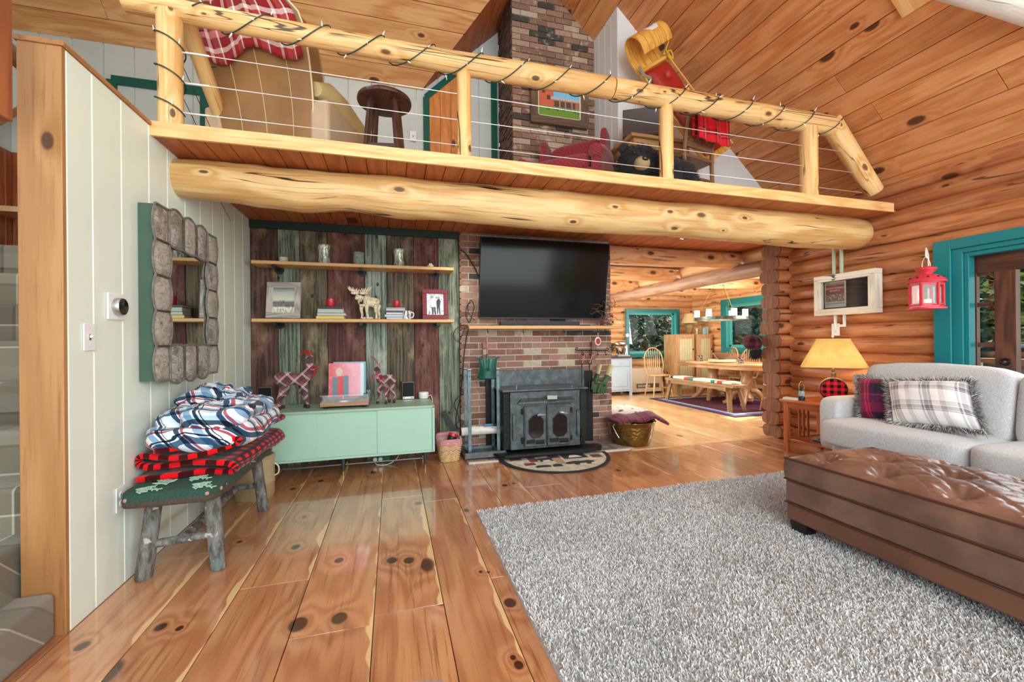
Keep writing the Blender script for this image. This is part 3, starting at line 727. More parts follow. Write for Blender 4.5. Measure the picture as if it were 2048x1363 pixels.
MB().soft((0, .5, .40), (.58, .66, .2), e=.4, n=12, wr=.01).build('seat', [M_tan2], rc_)
for s_ in (-1, 1):
    mb = MB().tube([(s_*.40, .0, .60), (s_*.41, .12, .63), (s_*.42, .3, .61), (s_*.42, .5, .58), (s_*.42, .7, .55), (s_*.42, .82, .50), (s_*.42, .86, .42)], [.05, .085, .10, .10, .10, .095, .05], 16, m=0)
    mb.build('armrest', [M_tan2], rc_)
    B1((s_*.42, .42, .30), (.15, .84, .46)).build('side_panel', [mat('pale leather side', 'bda488', .5, n=(2, 'a88f70', .6))], rc_, bevel=.03, seg=3)
B1((0, .42, .08), (.7, .7, .12)).build('base', [M_tan], rc_, bevel=.01)
mb = MB()
def bl_(u, v):
    q = (u-.5)*.92; t = v
    wv = .012*sin(u*17+v*5)+.01*sin(u*31)
    if t < .5: d = (.5-t)/.5*.33*(1+.12*sin(u*9)); p = backpt(q, 1-d, .022+abs(wv)); return p+V((.03*d, 0, 0))
    d = (t-.5)/.5*.5; return backpt(q, 1-d*.9)+V((0, .19+abs(wv)+.05*d, .03))
mb.grid(bl_, 34, 26, us=.9, vs_=.9); o = mb.build('plaid_blanket', [M_redpl]); o.modifiers.new('s', 'SOLIDIFY').thickness = .012
o.location = rc_.location; o.rotation_euler = rc_.rotation_euler; tag(o, 'red and white plaid wool blanket draped over the back of the tan recliner', 'blanket')

# stool ----------------------------------------------------------------
M_dkw = wood('dark stained wood', '3a2218', '1c0f0a', '54372a', rough=.35, knots=0, grain=16, vary=.3)
so = thing('stool', 'round dark wooden stool standing at the loft edge beside the recliner', 'stool', (-.04, 3.28, ZL))
MB().lathe([(.0, .50), (.17, .50), (.193, .508), (.196, .52), (.192, .535), (.17, .54), (0, .54)], n=32).build('seat', [M_dkw], so)
for a in (35, 125, 215, 305):
    c, s_ = cos(rad(a)), sin(rad(a)); MB().bar((.17*c, .17*s_, 0), (.115*c, .115*s_, .50), .036).build('leg', [M_dkw], so, bevel=.003)
for a, z in ((80, .15), (170, .2), (260, .15), (350, .2)):
    a1, a2 = rad(a-45), rad(a+45); MB().bar((.155*cos(a1), .155*sin(a1), z), (.155*cos(a2), .155*sin(a2), z), .024).build('stretcher', [M_dkw], so, bevel=.002)

# loft walls: doors, switch ---------------------------------------------
def casing(name, pts, wdt, m, y=5.2, d=.03):
    """polyline trim on the wall plane Y=y"""
    mb = MB()
    for a, b in zip(pts[:-1], pts[1:]): k = .0015*len(mb.f)/6; mb.bar((a[0], y-d/2-k, a[1]), (b[0], y-d/2-k, b[1]), wdt, d, up=(0, 1, 0))
    return mb.build(name, m, bevel=.003)
M_leaf = wood('orange pine door', 'c9783a', '8c4516', 'dd9454', rough=.4, knots=.3, grain=8, vary=.3)
d1 = struct(casing('door_1', [(.42, 2.48), (.42, 4.16), (1.0, 4.72), (1.26, 4.72), (1.26, 2.48)], .075, [M_green]))
mb = MB().boards((.455, 5.165, 2.5), (0, 0, 1), (1, 0, 0), 2.3, [.13]*3, .02, joints=0, N=(0, -1, 0))
mb.build('door_leaf', [M_leaf], d1, smooth=False, clip=[((.455, 0, 4.14), (-.965, 0, 1))])
q = struct(casing('door_2', [(P(225, 160, Y=5.2).x, 2.48), (P(225, 160, Y=5.2).x, P(225, 161, Y=5.2).z), (P(411, 180, Y=5.2).x, P(225, 161, Y=5.2).z), (P(411, 180, Y=5.2).x, 2.48)], .085, [M_green]))
M_plate = mat('white switch plate', 'eef0ee', .35)
def plate(name, label, cat, loc, N, kind='switch', w=.075, h=.12, group=None):
    """wall plate; N wall normal"""
    N = V(N); U = V((0, 0, 1)).cross(N); R = M((U, V((0, 0, 1)), N)).transposed().to_4x4(); o = thing(name, label, cat, loc, 0, group)
    o.rotation_mode = 'QUATERNION'; o.rotation_quaternion = R.to_quaternion()
    B1((0, 0, .003), (w, h, .006)).build('cover', [M_plate], o, bevel=.002)
    dk = mat('slot', '55585a', .6)
    if kind == 'switch':
        B1((0, 0, .0065), (.011, .026, .002)).build('toggle_slot', [dk], o); B1((0, .004, .011), (.008, .012, .012), M.Rotation(rad(-25), 3, 'X')).build('toggle', [M_plate], o, bevel=.001)
    elif kind == 'outlet':
        for s_ in (-1, 1):
            MB().lathe([(0, 0), (.0165, 0), (.0165, .003), (0, .003)], (0, s_*.02, .006), 18).build('receptacle', [M_plate], o)
            mb = MB(); mb.box((-.006, s_*.02+.003, .0095), (.002, .009, .001)); mb.box((.006, s_*.02+.003, .0095), (.002, .007, .001)); mb.box((0, s_*.02-.008, .0095), (.004, .004, .001)); mb.build('slot', [dk], o)
    for s_ in (-1, 1): MB().lathe([(0, 0), (.003, 0), (.002, .001)], (0, s_*h*.36, .006), 8).build('screw', [M_steel], o)
    return o
plate('light_switch', 'white light switch on the grey loft wall left of the green framed door', 'light switch', P(826, 272, Y=5.178), (0, -1, 0))

# red wing chair and footstool -----------------------------------------
t = NT('red basketweave fabric', .95); o_ = t.obj(); ck = t.n('TexChecker', {'Vector': o_, 'Scale': 90.0, 'Color1': lin('7e1a26'), 'Color2': lin('a8434a')}); ck2 = t.n('TexChecker', {'Vector': o_, 'Scale': 45.0, 'Color1': lin('6e1420'), 'Color2': lin('94303a')})
t.set('Base Color', t.mix(.5, ck, ck2)); t.set('Sheen Weight', .3); t.bump(t.noise(o_, 200, 2), .3, .003); M_red = t.m
wc = thing('wing_chair', 'dark red woven wing chair in front of the loft chimney', 'armchair', (1.96, 4.27, ZL), rad(138))
mb = MB().soft((0, -.02, .60), (.62, .14, .62), M.Rotation(rad(8), 3, 'X'), e=.35, n=12); mb.build('backrest', [M_red], wc)
for s_ in (-1, 1):
    MB().tube([(s_*.37, .02, .62), (s_*.38, .2, .60), (s_*.38, .42, .56), (s_*.38, .60, .50), (s_*.38, .62, .44)], [.05, .065, .07, .07, .03], 14).build('armrest', [M_red], wc)
    B1((s_*.38, .32, .33), (.10, .58, .42)).build('side', [M_red], wc, bevel=.03, seg=3)
    MB().soft((s_*.335, .05, .74), (.07, .26, .42), M.Rotation(rad(8), 3, 'X'), e=.5, n=10).build('wing', [M_red], wc)
MB().soft((0, .32, .44), (.64, .58, .17), e=.35, n=12).build('seat_cushion', [M_red], wc)
B1((0, .32, .26), (.68, .56, .22)).build('seat_base', [M_red], wc, bevel=.02)
for sx in (-1, 1):
    for sy in (.06, .56): MB().bar((sx*.3, sy, 0), (sx*.3, sy, .16), .04).build('leg', [M_dkw], wc)

# painting on the chimney -------------------------------------------------
M_brn = wood('brown picture frame', '5a4434', '38271c', '75604c', rough=.5, knots=0, grain=14)
def frame(name, label, cat, O, U, N, w, h, fw, fd, mf, tilt=0, group=None, back=True):
    """picture frame: O lower-left corner on the wall, U along, N outwards. returns thing with local x=U, z up, y=-N"""
    U, N = V(U), V(N); o = thing(name, label, cat, O, 0, group); o.rotation_euler = (0, 0, math.atan2(U.y, U.x))
    if tilt: o.rotation_euler = (tilt, 0, math.atan2(U.y, U.x))
    mb = MB(); mb.bar((0, -fd/2, fw/2), (w, -fd/2, fw/2), fw, fd, up=(0, 1, 0)); mb.bar((0, -fd/2, h-fw/2), (w, -fd/2, h-fw/2), fw, fd, up=(0, 1, 0))
    mb.bar((fw/2, -fd/2, fw), (fw/2, -fd/2, h-fw), fw, fd, up=(0, 1, 0)); mb.bar((w-fw/2, -fd/2, fw), (w-fw/2, -fd/2, h-fw), fw, fd, up=(0, 1, 0))
    mb.build('frame', mf, o, bevel=.004)
    return o
a, b = P(1060, 152, Y=4.57), P(1174, 258, Y=4.57)
W_, H_ = b.x-a.x, .62; z0 = P(1116, 252, Y=4.57).z
pf = frame('painting', 'framed painting of a red house with a porch hanging on the loft chimney', 'painting', (a.x, 4.588, z0), (1, 0, 0), (0, -1, 0), W_, H_, .085, .05, [M_brn])
t = NT('house painting', .4); uv = t.uv(); s = t.t.nodes.new('ShaderNodeSeparateXYZ'); t.t.links.new(uv, s.inputs[0]); X_, Y_ = s.outputs[0], s.outputs[1]
nz = t.noise(uv, 9, 4, .6); c = t.mix(t.step(Y_, .75, .9), '7fc3e6', '4f9fd6')
def rect(c, x0, x1, y0, y1, col, soft=.004, yy=None):
    yy = yy or Y_; f = t.math('MULTIPLY', t.math('MULTIPLY', t.step(X_, x0, x0+soft), t.math('SUBTRACT', 1, t.step(X_, x1, x1+soft))), t.math('MULTIPLY', t.step(yy, y0, y0+soft), t.math('SUBTRACT', 1, t.step(yy, y1, y1+soft)))); return t.mix(f, c, col)
roofl = t.math('MULTIPLY_ADD', t.math('ABSOLUTE', t.math('SUBTRACT', X_, .12)), .55, Y_)
c = rect(c, -.1, .36, .2, .92, 'c96a50', yy=roofl); c = rect(c, .34, 1.1, .28, .50, 'b07148'); c = rect(c, .38, .9, .28, .45, '5a4a44'); c = rect(c, .3, 1.1, .48, .56, 'a9c0cc')
for q in (.5, .64, .8): c = rect(c, q, q+.03, .26, .5, 'c98a5c')
for q in ((.08, .16, .62, .72), (.2, .28, .45, .58)): c = rect(c, *q, '6a3a30')
c = rect(c, -.1, 1.1, -.1, .27, '6f9a3a'); c = t.mix(t.math('MULTIPLY', t.step(t.math('ADD', nz, t.math('MULTIPLY', t.math('ABSOLUTE', t.math('SUBTRACT', Y_, .22)), -3)), .46, .5), 1), c, '2f5a2a')
c = t.mix(t.step(t.math('ADD', nz, t.math('MULTIPLY', t.math('SUBTRACT', Y_, 1.0), 1.1)), .40, .43), c, '37602c'); t.set('Base Color', c)
iw, ih = W_-.2, H_-.2
mb = MB().add([(.1, -.02, .1), (.1+iw, -.02, .1), (.1+iw, -.02, .1+ih), (.1, -.02, .1+ih)], [(0, 1, 2, 3)], [[(0, 0), (1, 0), (1, 1), (0, 1)]])
mb = MB(); mb.add([(.1, -.02, .1), (.1+iw, -.02, .1), (.1+iw, -.02, .1+ih), (.1, -.02, .1+ih)], [(0, 1, 2, 3)], [[(0, 0), (1, 0), (1, 1), (0, 1)]]); mb.build('canvas', [t.m], pf, smooth=False)
mb = MB()
for (x0, z0_, x1, z1) in ((.08, .08, W_-.08, .10), (.08, H_-.10, W_-.08, H_-.08), (.08, .08, .10, H_-.08), (W_-.10, .08, W_-.08, H_-.08)): mb.box(((x0+x1)/2, -.028, (z0_+z1)/2), (x1-x0, .01, z1-z0_))
mb.build('mat_border', [mat('cream mat', 'e8dfc6', .6)], pf)

# toboggan ----------------------------------------------------------------
M_tob = wood('varnished maple', 'd99c3c', 'b0742a', 'eab860', rough=.3, coat=.5, knots=0, grain=12, vary=.1)
tb = thing('toboggan', 'varnished wooden toboggan with a red pad leaning on the white loft wall', 'toboggan', (0, 0, 0))
Lv = V((.56, -.16, -.81)).normalized(); Wv = V((.80, 0, .60)); Wv = (Wv-Lv*Wv.dot(Lv)).normalized(); Nv = Lv.cross(Wv).normalized()
if Nv.y > 0: Nv = -Nv
C0 = P(1260, 127, Y=3.82)
tb.location = C0
mt = M((Wv, Lv, Nv)).transposed().to_4x4(); tb.rotation_mode = 'QUATERNION'; tb.rotation_quaternion = mt.to_quaternion()
# local x width, y down the sled, z toward the viewer
if Wv.cross(Lv).dot(Nv) < 0: Nv = -Nv; mt = M((Wv, Lv, Nv)).transposed().to_4x4(); tb.rotation_quaternion = mt.to_quaternion()
sg = 1 if Nv.y < 0 else -1
path = [(1.3, 0), (.9, 0), (.5, 0), (.2, 0), (.05, 0), (-.06, .02), (-.14, .075), (-.155, .15), (-.11, .215), (-.03, .24), (.05, .22), (.08, .20)]
cp_ = cpath([(0, p[0], sg*p[1]) for p in path], 5)
mb = MB()
for k in range(5):
    x0, x1 = k*.078, k*.078+.074
    n = len(cp_)-1; vs = []; fs = []; uvs = []
    for i, p in enumerate(cp_):
        d = (cp_[min(i+1, n)]-cp_[max(i-1, 0)]).normalized(); nn = V((1, 0, 0)).cross(d)*.005
        for (xx, sgn) in ((x0, 1), (x1, 1), (x1, -1), (x0, -1)): vs.append(V((xx, 0, 0))+p+nn*sgn)
    for i in range(n):
        for q in range(4):
            q2 = (q+1) % 4; fs.append((i*4+q, i*4+q2, i*4+4+q2, i*4+4+q)); uvs.append([(q*.07, i*.05), (q*.07+.07, i*.05), (q*.07+.07, i*.05+.05), (q*.07, i*.05+.05)])
    fs.append((3, 2, 1, 0)); uvs.append([(0, 0)]*4); fs.append((4*n, 4*n+1, 4*n+2, 4*n+3)); uvs.append([(0, 0)]*4); mb.add(vs, fs, uvs)
mb.build('deck', [M_tob], tb)
for y in (.14, .55, 1.0): B1((.193, y, sg*.018), (.40, .035, .022)).build('crossbar', [M_tob], tb, bevel=.003)
MB().tube([(0.0, .12, sg*.05), (-.01, .7, sg*.05), (0, 1.28, sg*.05)], .009, 8).build('side_rail', [M_tob], tb); MB().tube([(.385, .12, sg*.05), (.385, .7, sg*.05), (.385, 1.28, sg*.05)], .009, 8).build('side_rail', [M_tob], tb)
M_rleath = mat('red vinyl', 'a5281c', .3, n=(3, '8c1f16', .5))
mb = MB()
for k in range(3):
    yy = .34+k*.36
    mb.grid(lambda u, v, yy=yy: V((.05+.30*u, yy-.17+.345*v, sg*(.03+.055*(1-abs(2*u-1)**6)*(1-abs(2*v-1)**6)*(1-.55*math.exp(-((u-.5)**2+(v-.5)**2)*60))))), 16, 16)
mb.build('red_pad', [M_rleath], tb)
MB().tube(cpath([(.40, -.02, sg*.16), (.44, .05, sg*.10), (.34, .12, sg*.06), (.45, .12, sg*.05), (.43, .20, sg*.03), (.35, .1, sg*.1)], 6), .007, 6).build('yellow_cord', [mat('yellow rope', 'd8c52c', .7)], tb)
MB().tube(cpath([(.02, .1, sg*.05), (-.01, .2, sg*.06), (.04, .26, sg*.05), (.0, .3, sg*.03)], 6), .016, 6).build('rope_knot', [mat('grey green rope', '8b8f78', .8)], tb)
# decal on the curl
def curlpt(u, y): # on the outer face of the curl
    i = 5*(7+y); i0 = int(i); p = cp_[min(i0, len(cp_)-1)].lerp(cp_[min(i0+1, len(cp_)-1)], i-i0); c = V((0, -.03, sg*.12)); nn = (p-c).normalized(); return V((u, 0, 0))+p+nn*.007
poly = [(0, 0), (1, 0), (1, .62), (.5, 1), (0, .62)]
def decal(name, x0, x1, y0, y1, m):
    mb = MB(); mb.grid(lambda u, v: curlpt(x0+(x1-x0)*(.5+(u-.5)*(1 if v < .6 else 1-(v-.6)*1.4)), y0+(y1-y0)*v), 6, 6); return mb.build(name, [m], tb)
decal('decal', .16, .33, -.1, 1.6, mat('white decal', 'eef0f0', .4)); 
o = decal('decal_stripe', .19, .30, .1, .45, mat('red decal', 'c2342e', .4)); o.location = Nv*0; o = decal('decal_stripe', .19, .30, .62, .8, mat('blue decal', '2b4a8c', .4))
for o in tb.children:
    if o.name.startswith('decal_stripe'): o.scale = (1.0, 1.008, 1.004)

# desk, laptop, chair with blanket, bear ------------------------------------
M_oak = wood('oak desk', 'a9814e', '7c5a30', 'c9a06c', rough=.45, knots=.1, grain=10)
dk = thing('desk', 'small wooden desk under the toboggan at the loft wall', 'desk', (2.60, 3.82, ZL))
B1((0, 0, .725), (.72, .44, .03)).build('desktop', [M_oak], dk, bevel=.004)
B1((0, -.0, .66), (.64, .38, .09)).build('apron', [M_oak], dk, bevel=.003)
for sx in (-1, 1):
    for sy in (-1, 1): MB().bar((sx*.3, sy*.17, 0), (sx*.3, sy*.17, .62), .045).build('leg', [M_oak], dk, bevel=.003)
lp = thing('laptop', 'open dark brown laptop on the loft desk', 'laptop', (2.44, 3.76, ZL+.741), rad(-28))
B1((0, 0, .009), (.36, .25, .018)).build('keyboard_base', [mat('laptop body', '2b2220', .4)], lp, bevel=.003)
B1((0, -.125, .135), (.36, .012, .255), M.Rotation(rad(14), 3, 'X')).build('screen_lid', [mat('laptop lid', '3a211c', .35)], lp, bevel=.003)
ch = thing('desk_chair', 'brown slatted desk chair on the loft with a red plaid throw over its back', 'chair', (2.80, 3.36, ZL), rad(12))
M_chw = wood('walnut chair', '6d4c31', '432b1a', '8a6644', rough=.4, knots=0, grain=12)
for sx in (-1, 1):
    MB().tube(cpath([(sx*.19, -.02, 0), (sx*.19, 0, .43), (sx*.185, -.03, .7), (sx*.18, -.10, .98)], 5), .019, 8).build('leg', [M_chw], ch)
    MB().bar((sx*.2, .4, 0), (sx*.2, .4, .43), .036).build('leg', [M_chw], ch)
B1((0, .2, .445), (.43, .43, .03)).build('seat', [M_chw], ch, bevel=.008)
for z, y in ((.93, -.085), (.55, -.01)): B1((0, y, z), (.36, .02, .06)).build('rail', [M_chw], ch, bevel=.004)
for k in range(5): MB().bar((-.13+.065*k, -.012, .57), (-.13+.065*k, -.08, .91), .022, .01).build('slat', [M_chw], ch)
for z in (.16, .25): MB().bar((-.19, 0, z), (.19, 0, z), .02).build('stretcher', [M_chw], ch)
M_tartan = plaid('red tartan fleece', 'd0202a', [(0, 'd81f2c'), (.34, '14181c'), (.42, 'd81f2c'), (.47, 'e8e2d0'), (.485, 'd81f2c'), (.55, '16201c'), (.66, 'c81c28')], [(0, 'd81f2c'), (.4, '101418'), (.48, 'c81c28'), (.53, 'e8e2d0'), (.545, 'c81c28'), (.62, '181c1c'), (.72, 'd81f2c')], .16)
mb = MB()
def tw(u, v):
    x = -.15+.42*u; w_ = .012*sin(u*14)+.006*sin(u*37+v*4); t = v*2-1
    if t < 0: return V((x+.02*t, -.115-.03*abs(t)-w_, 1.005+.46*t-.01*w_))
    return V((x, -.07+.02*t+w_, 1.005-.40*t))
mb.grid(tw, 26, 30, us=.42, vs_=.9); mb.add([], [], []); o = mb.build('tartan_throw', [M_tartan]); o.modifiers.new('s', 'SOLIDIFY').thickness = .014
o.location = ch.location; o.rotation_euler = ch.rotation_euler; tag(o, 'bright red tartan throw with fringe hanging on the loft desk chair', 'blanket')
M_fur = NT('black plush fur', .8); M_fur.set('Base Color', lin('0f1114')); M_fur.set('Sheen Weight', .12); M_fur = M_fur.m
M_muz = mat('tan plush', '9a8560', .9, bump=(90, .5, .01))
br = thing('plush_bear', 'large black plush bear lying at the loft edge behind the railing', 'stuffed toy', (2.06, 3.22, ZL), rad(0))
mb = MB().soft((0, 0, .235), (.34, .32, .32), e=.9, n=14); mb.soft((.34, .10, .19), (.62, .40, .36), e=.85, n=14, wr=.03)
for sx in (-1, 1): mb.soft((sx*.12, .02, .38), (.10, .06, .10), e=.9, n=8)
mb.soft((.12, -.10, .06), (.30, .14, .12), e=.8, n=8); mb.soft((.62, .05, .07), (.28, .2, .14), e=.8, n=8)
def bearsurf(r):
    q = r.random()
    for (c, d, p) in (((0, 0, .235), (.34, .32, .32), .4), ((.34, .10, .19), (.62, .40, .36), 1.1)):
        if q < p:
            th, z = r.uniform(0, 2*PI), r.uniform(-1, 1); s_ = math.sqrt(1-z*z); nn = V((cos(th)*s_, sin(th)*s_, z)); return V((c[0]+nn.x*d[0]/2, c[1]+nn.y*d[1]/2, c[2]+nn.z*d[2]/2)), nn
fuzz(mb, bearsurf, 9000, .035, .0025, seed=5); mb.build('body', [M_fur], br)
MB().soft((-.06, -.155, .19), (.13, .12, .11), e=.9, n=12).build('muzzle', [M_muz], br)
MB().soft((-.065, -.215, .21), (.055, .03, .04), e=.8, n=8).build('nose', [mat('bear nose', '14110f', .25)], br)
for sx in (-1, 1): MB().soft((-.05+sx*.065, -.135, .285), (.022, .015, .022), e=1, n=8).build('eye', [mat('bear eye', '2a1608', .1)], br)

# ------------------------------------------------------------------ stairs
M_carp = plaid('grey plaid stair carpet', '8f8b80', [(0, '837c6c'), (.30, 'c8c2b0'), (.325, '5e584c'), (.66, '3e3b34'), (.70, '837c6c')], [(0, '7c7464'), (.3, 'c4beae'), (.325, '686152'), (.68, '4a463c'), (.72, '8a8474')], .34, coords='OBJZ', zk=(0, 1), bumps=.8, weave=260)
mb = MB()
def step_blk(x0, x1, y0, y1, z): 
    mb.box(((x0+x1)/2, (y0+y1)/2, z/2), (x1-x0, y1-y0, z))
step_blk(-2.45, -1.345, 1.1, 2.196, .19); step_blk(-2.45, -1.475, 1.1, 2.6, .19); step_blk(-2.45, -1.48, 1.1, 2.6, .385)
for k in range(7): step_blk(-3.45, -1.47, 2.36+.21*k, 4.95, .585+.216*k)
stn = single(mb, 'staircase', [M_carp], 'staircase covered in grey plaid carpet rising behind the cream wall', 'staircase', bevel=.022, seg=4)
M_wain = wood('red pine wainscot', '8a4a2a', '5a2a14', 'a9623a', rough=.45, knots=.4, grain=8, vary=.3)
mb = MB().boards((-3.48, 1.3, 0), (0, 0, 1), (0, 1, 0), P(30, 307, X=-3.48).z, [.2]*20, .02, gap=.003, joints=0, N=(1, 0, 0), ch=.006)
struct(mb.build('wall_wainscot', [M_wain], smooth=False))
struct(MB().boards((-3.48, 5.17, 0), (0, 0, 1), (1, 0, 0), P(30, 307, X=-3.48).z, [.2]*6, .02, gap=.003, joints=0, N=(0, -1, 0), ch=.006).build('wall_wainscot_back', [M_wain], smooth=False))
M_hr = wood('handrail pole', '8a5a34', '56331a', 'a87848', rough=.4, knots=.3)
hr = thing('handrail', 'round wooden stair handrail on metal brackets at the left stair wall', 'handrail', (-3.38, 3.2, 0))
a, b = P(-30, 262, X=-3.38), P(48, 213, X=-3.38)
off = V((3.38, -3.2, 0)); MB().tube([a+off+(a-b), a+off, b+off, b+off+(b-a)*1.2], .026, 12).build('pole', [M_hr], hr)
for q in (.35, 1.1):
    p = a.lerp(b, q)+off; MB().tube(cpath([p, p+V((0, 0, -.05)), p+V((-.04, 0, -.08)), p+V((-.075, 0, -.08))], 4), .008, 8).build('bracket', [M_steel], hr)
ur = thing('stair_guard', 'brown log guard rail slanting above the stairs at the far left', 'guard rail', (-2.2, 3.6, 2.47))
a, b = P(15, 100, Y=3.4), P(52, 135, Y=3.6); off = V((2.2, -3.6, -2.47))
MB().tube([a+off-(b-a), a+off, b+off, b+off+(b-a)], .05, 12, wob=.05).build('log', [M_hr], ur)
a = P(3, 200, Y=2.0); struct(B1((a.x-.058, 2.0, 3.2), (.11, .11, 2.3)).build('pillar_stair', [M_wain], bevel=.004))
# left wall fittings
plate('light_switch', 'white toggle light switch on the cream wall beside the thermostat', 'light switch', P(177, 674, X=XL+.002), (1, 0, 0), w=.075, h=.12)
plate('power_outlet', 'white double power outlet low on the cream wall beside the bench', 'power outlet', P(240, 997, X=XL+.002), (1, 0, 0), 'outlet')
plate('power_outlet', 'small white outlet on the cream wall above the plaid throws', 'power outlet', P(423, 812, X=XL+.002), (1, 0, 0), 'outlet')
th = thing('thermostat', 'round black and steel thermostat on a square white plate', 'thermostat', P(229, 613, X=XL+.002)); th.rotation_euler = (0, rad(90), 0)
B1((0, 0, .005), (.13, .13, .01)).build('wall_plate', [M_plate], th, bevel=.004)
MB().lathe([(.04, .01), (.043, .012), (.043, .034), (.04, .038)], n=32).build('steel_ring', [mat('brushed steel', 'b8babb', .3, 1)], th)
MB().lathe([(0, .036), (.039, .036), (.039, .0385), (0, .04)], n=32).build('dial_face', [mat('black glass dial', '0c0e10', .1)], th)
# ================================================================== left wall: bench, throws, mirror
def rb(mb, x0, y0, x1, y1, Y, d, m=0):
    """box whose front face covers the photo rectangle on the plane Y, going d back"""
    a, b = P(x0, y0, Y=Y), P(x1, y1, Y=Y); mb.box(((a.x+b.x)/2, Y+d/2, (a.z+b.z)/2), (abs(b.x-a.x), d, abs(a.z-b.z)), None, m); return mb
def fuse(o, voxel=.004, smooth=2):
    r = o.modifiers.new('fuse', 'REMESH'); r.mode = 'VOXEL'; r.voxel_size = voxel; r.use_smooth_shade = True
    if smooth: s = o.modifiers.new('s', 'SMOOTH'); s.iterations = smooth; s.factor = .6
    return o
t = NT('hickory bark', .85); o_ = t.obj(); nz = t.noise(t.scale(o_, 30, 30, 9), 1, 5, .7); n2 = t.noise(o_, 22, 2)
c = t.mix(t.step(nz, .35, .7), '47433f', '8b8a86'); c = t.mix(t.step(n2, .66, .7), c, 'b9b3a4'); c = t.mix(t.math('MULTIPLY', t.step(t.noise(o_, 12, 2), .6, .7), .6), c, '5f7a72')
t.set('Base Color', c); t.bump(nz, .8, .01); M_bark = t.m
t = NT('bench hooked wool', .95); o_ = t.obj(); ln_ = t.noise(o_, 160, 2, .7); z_ = t.n('SeparateXYZ', {0: o_}, 2)
c = t.mix(t.step(z_, .432, .45), '5a4a3e', '2f5446'); c = t.mix(t.math('MULTIPLY', t.step(ln_, .45, .6), .5), c, '1c2c26'); t.set('Base Color', c); t.bump(ln_, 1, .008); M_hook = t.m
bn = thing('bench', 'low bench with bark covered log legs and a dark green hooked wool seat', 'bench', (-1.075, 3.02, 0))
mb = MB().soft((0, 0, .445), (.43, 1.12, .085), e=.22, n=22, wr=.006); mb.build('seat', [M_hook], bn)
for sx, sy in ((-1, -1), (1, -1), (-1, 1), (1, 1)):
    log('leg', (sx*.16+sx*.01, sy*.41, 0), (sx*.125, sy*.38, .43), .036, M_bark, bn, n=12, wob=.25, seed=sx*3+sy+9, ends=.95)
for sy in (-1, 1): log('stretcher', (-.15, sy*.40, .17), (.15, sy*.40, .19), .02, M_bark, bn, n=8, wob=.25, seed=sy+3)
log('stretcher', (0, -.40, .18), (.0, .40, .18), .021, M_bark, bn, n=14, wob=.3, seed=5)
r = random.Random(8)
for k in range(9):
    mb = MB()
    x0, y0 = ((-.15, -.50), (-.04, -.47), (.09, -.50), (-.10, -.40), (.03, -.38), (.14, -.30), (.14, -.1), (.14, .1), (.14, .3))[k]; a = r.uniform(-.5, .5)+PI/2*(k % 2)
    for s_ in (-1, 0, 1):
        d = V((cos(a+s_*.5), sin(a+s_*.5), 0)); L = .10 if s_ == 0 else .06
        pts = [V((x0, y0, 0))+d*L*q/4 for q in range(5)]; pts = [p+V((0, 0, .4935-1.9*max(0, abs(p.x)-.12)**2-.1*max(0, abs(p.y)-.46))) for p in pts]
        mb.tube(pts, .0055, 6, flat=.6)
        for q in (2, 3, 4):
            for s2 in (-1, 1): e_ = V((cos(a+s_*.5+s2*.8), sin(a+s_*.5+s2*.8), 0)); mb.tube([pts[q], pts[q]+e_*.022], .0045, 5, flat=.6)
    mb.build('wool_branch', [mat('pale green wool', '9dbda6', .95)], bn)
mb = MB()
for k in range(8): mb.soft((-.17+.34*k/7, -.553, .452), (.02, .012, .02), e=1, n=5)
for k in range(16): mb.soft((.208, -.48+.96*k/15, .452), (.012, .024, .022), e=1, n=5)
mb.build('pink_dots', [mat('pink wool', 'b5867a', .95)], bn)
# red buffalo check blanket, folded in an S
M_buf = plaid('red black buffalo check', 'c01f2c', [(0, 'f04450'), (.5, '4a181e')], [(0, 'e83c48'), (.5, '4a181e')], .085, mode='MULTIPLY')
pr = cpath([(-.26, 0, .0), (.05, 0, .005), (.24, 0, -.01), (.285, 0, .03), (.22, 0, .06), (-.1, 0, .055), (-.24, 0, .06), (-.27, 0, .085), (-.22, 0, .11), (.0, 0, .10), (.2, 0, .12), (.27, 0, .15), (.20, 0, .165), (-.15, 0, .15)], 6)
mb = MB(); n = len(pr)-1
def bf(u, v):
    i = u*n; i0 = min(int(i), n-1); p = pr[i0].lerp(pr[i0+1], i-i0); y = (v-.5)*.92
    return V((p.x*(1+.04*sin(y*6+p.z*30))+.012*NZ.noise(V((y*4, p.z*20, p.x*3))), y+.03*sin(p.x*9+p.z*40), p.z*(1+.15*NZ.noise(V((y*3, p.x*4, 3))))+.012*NZ.noise(V((y*5, p.x*5, p.z*9)))))
mb.grid(bf, 90, 30, us=2.3, vs_=.92); o = mb.build('check_blanket', [M_buf]); q = o.modifiers.new('s', 'SOLIDIFY'); q.thickness = .026; q.offset = 0; o.scale = (.86, .92, 1)
o.location = (-1.05, 3.07, .505); o.rotation_euler = (0, 0, rad(-3)); tag(o, 'red and black check blanket folded on the bark legged bench', 'blanket')
M_blu = plaid('blue white plaid cotton', 'b8c4d4', [(0, 'e8eef6'), (.14, '34506c'), (.26, 'f4f6f8'), (.29, 'c06070'), (.36, 'f4f6f8'), (.52, '8fb0cc'), (.68, 'f6f8fa'), (.73, '243850'), (.80, 'e8eef6'), (.84, '24384c'), (.86, 'f2f4f6')],
    [(0, 'e4ebf4'), (.16, '4a6c88'), (.28, 'f4f6f8'), (.31, '20344a'), (.34, 'f4f6f8'), (.50, 'b85462'), (.57, 'f4f6f8'), (.6, '3a4e60'), (.72, 'b4d0dc'), (.86, 'f6f8fa')], .24, .22, coords='OBJZ', mode='MULTIPLY')
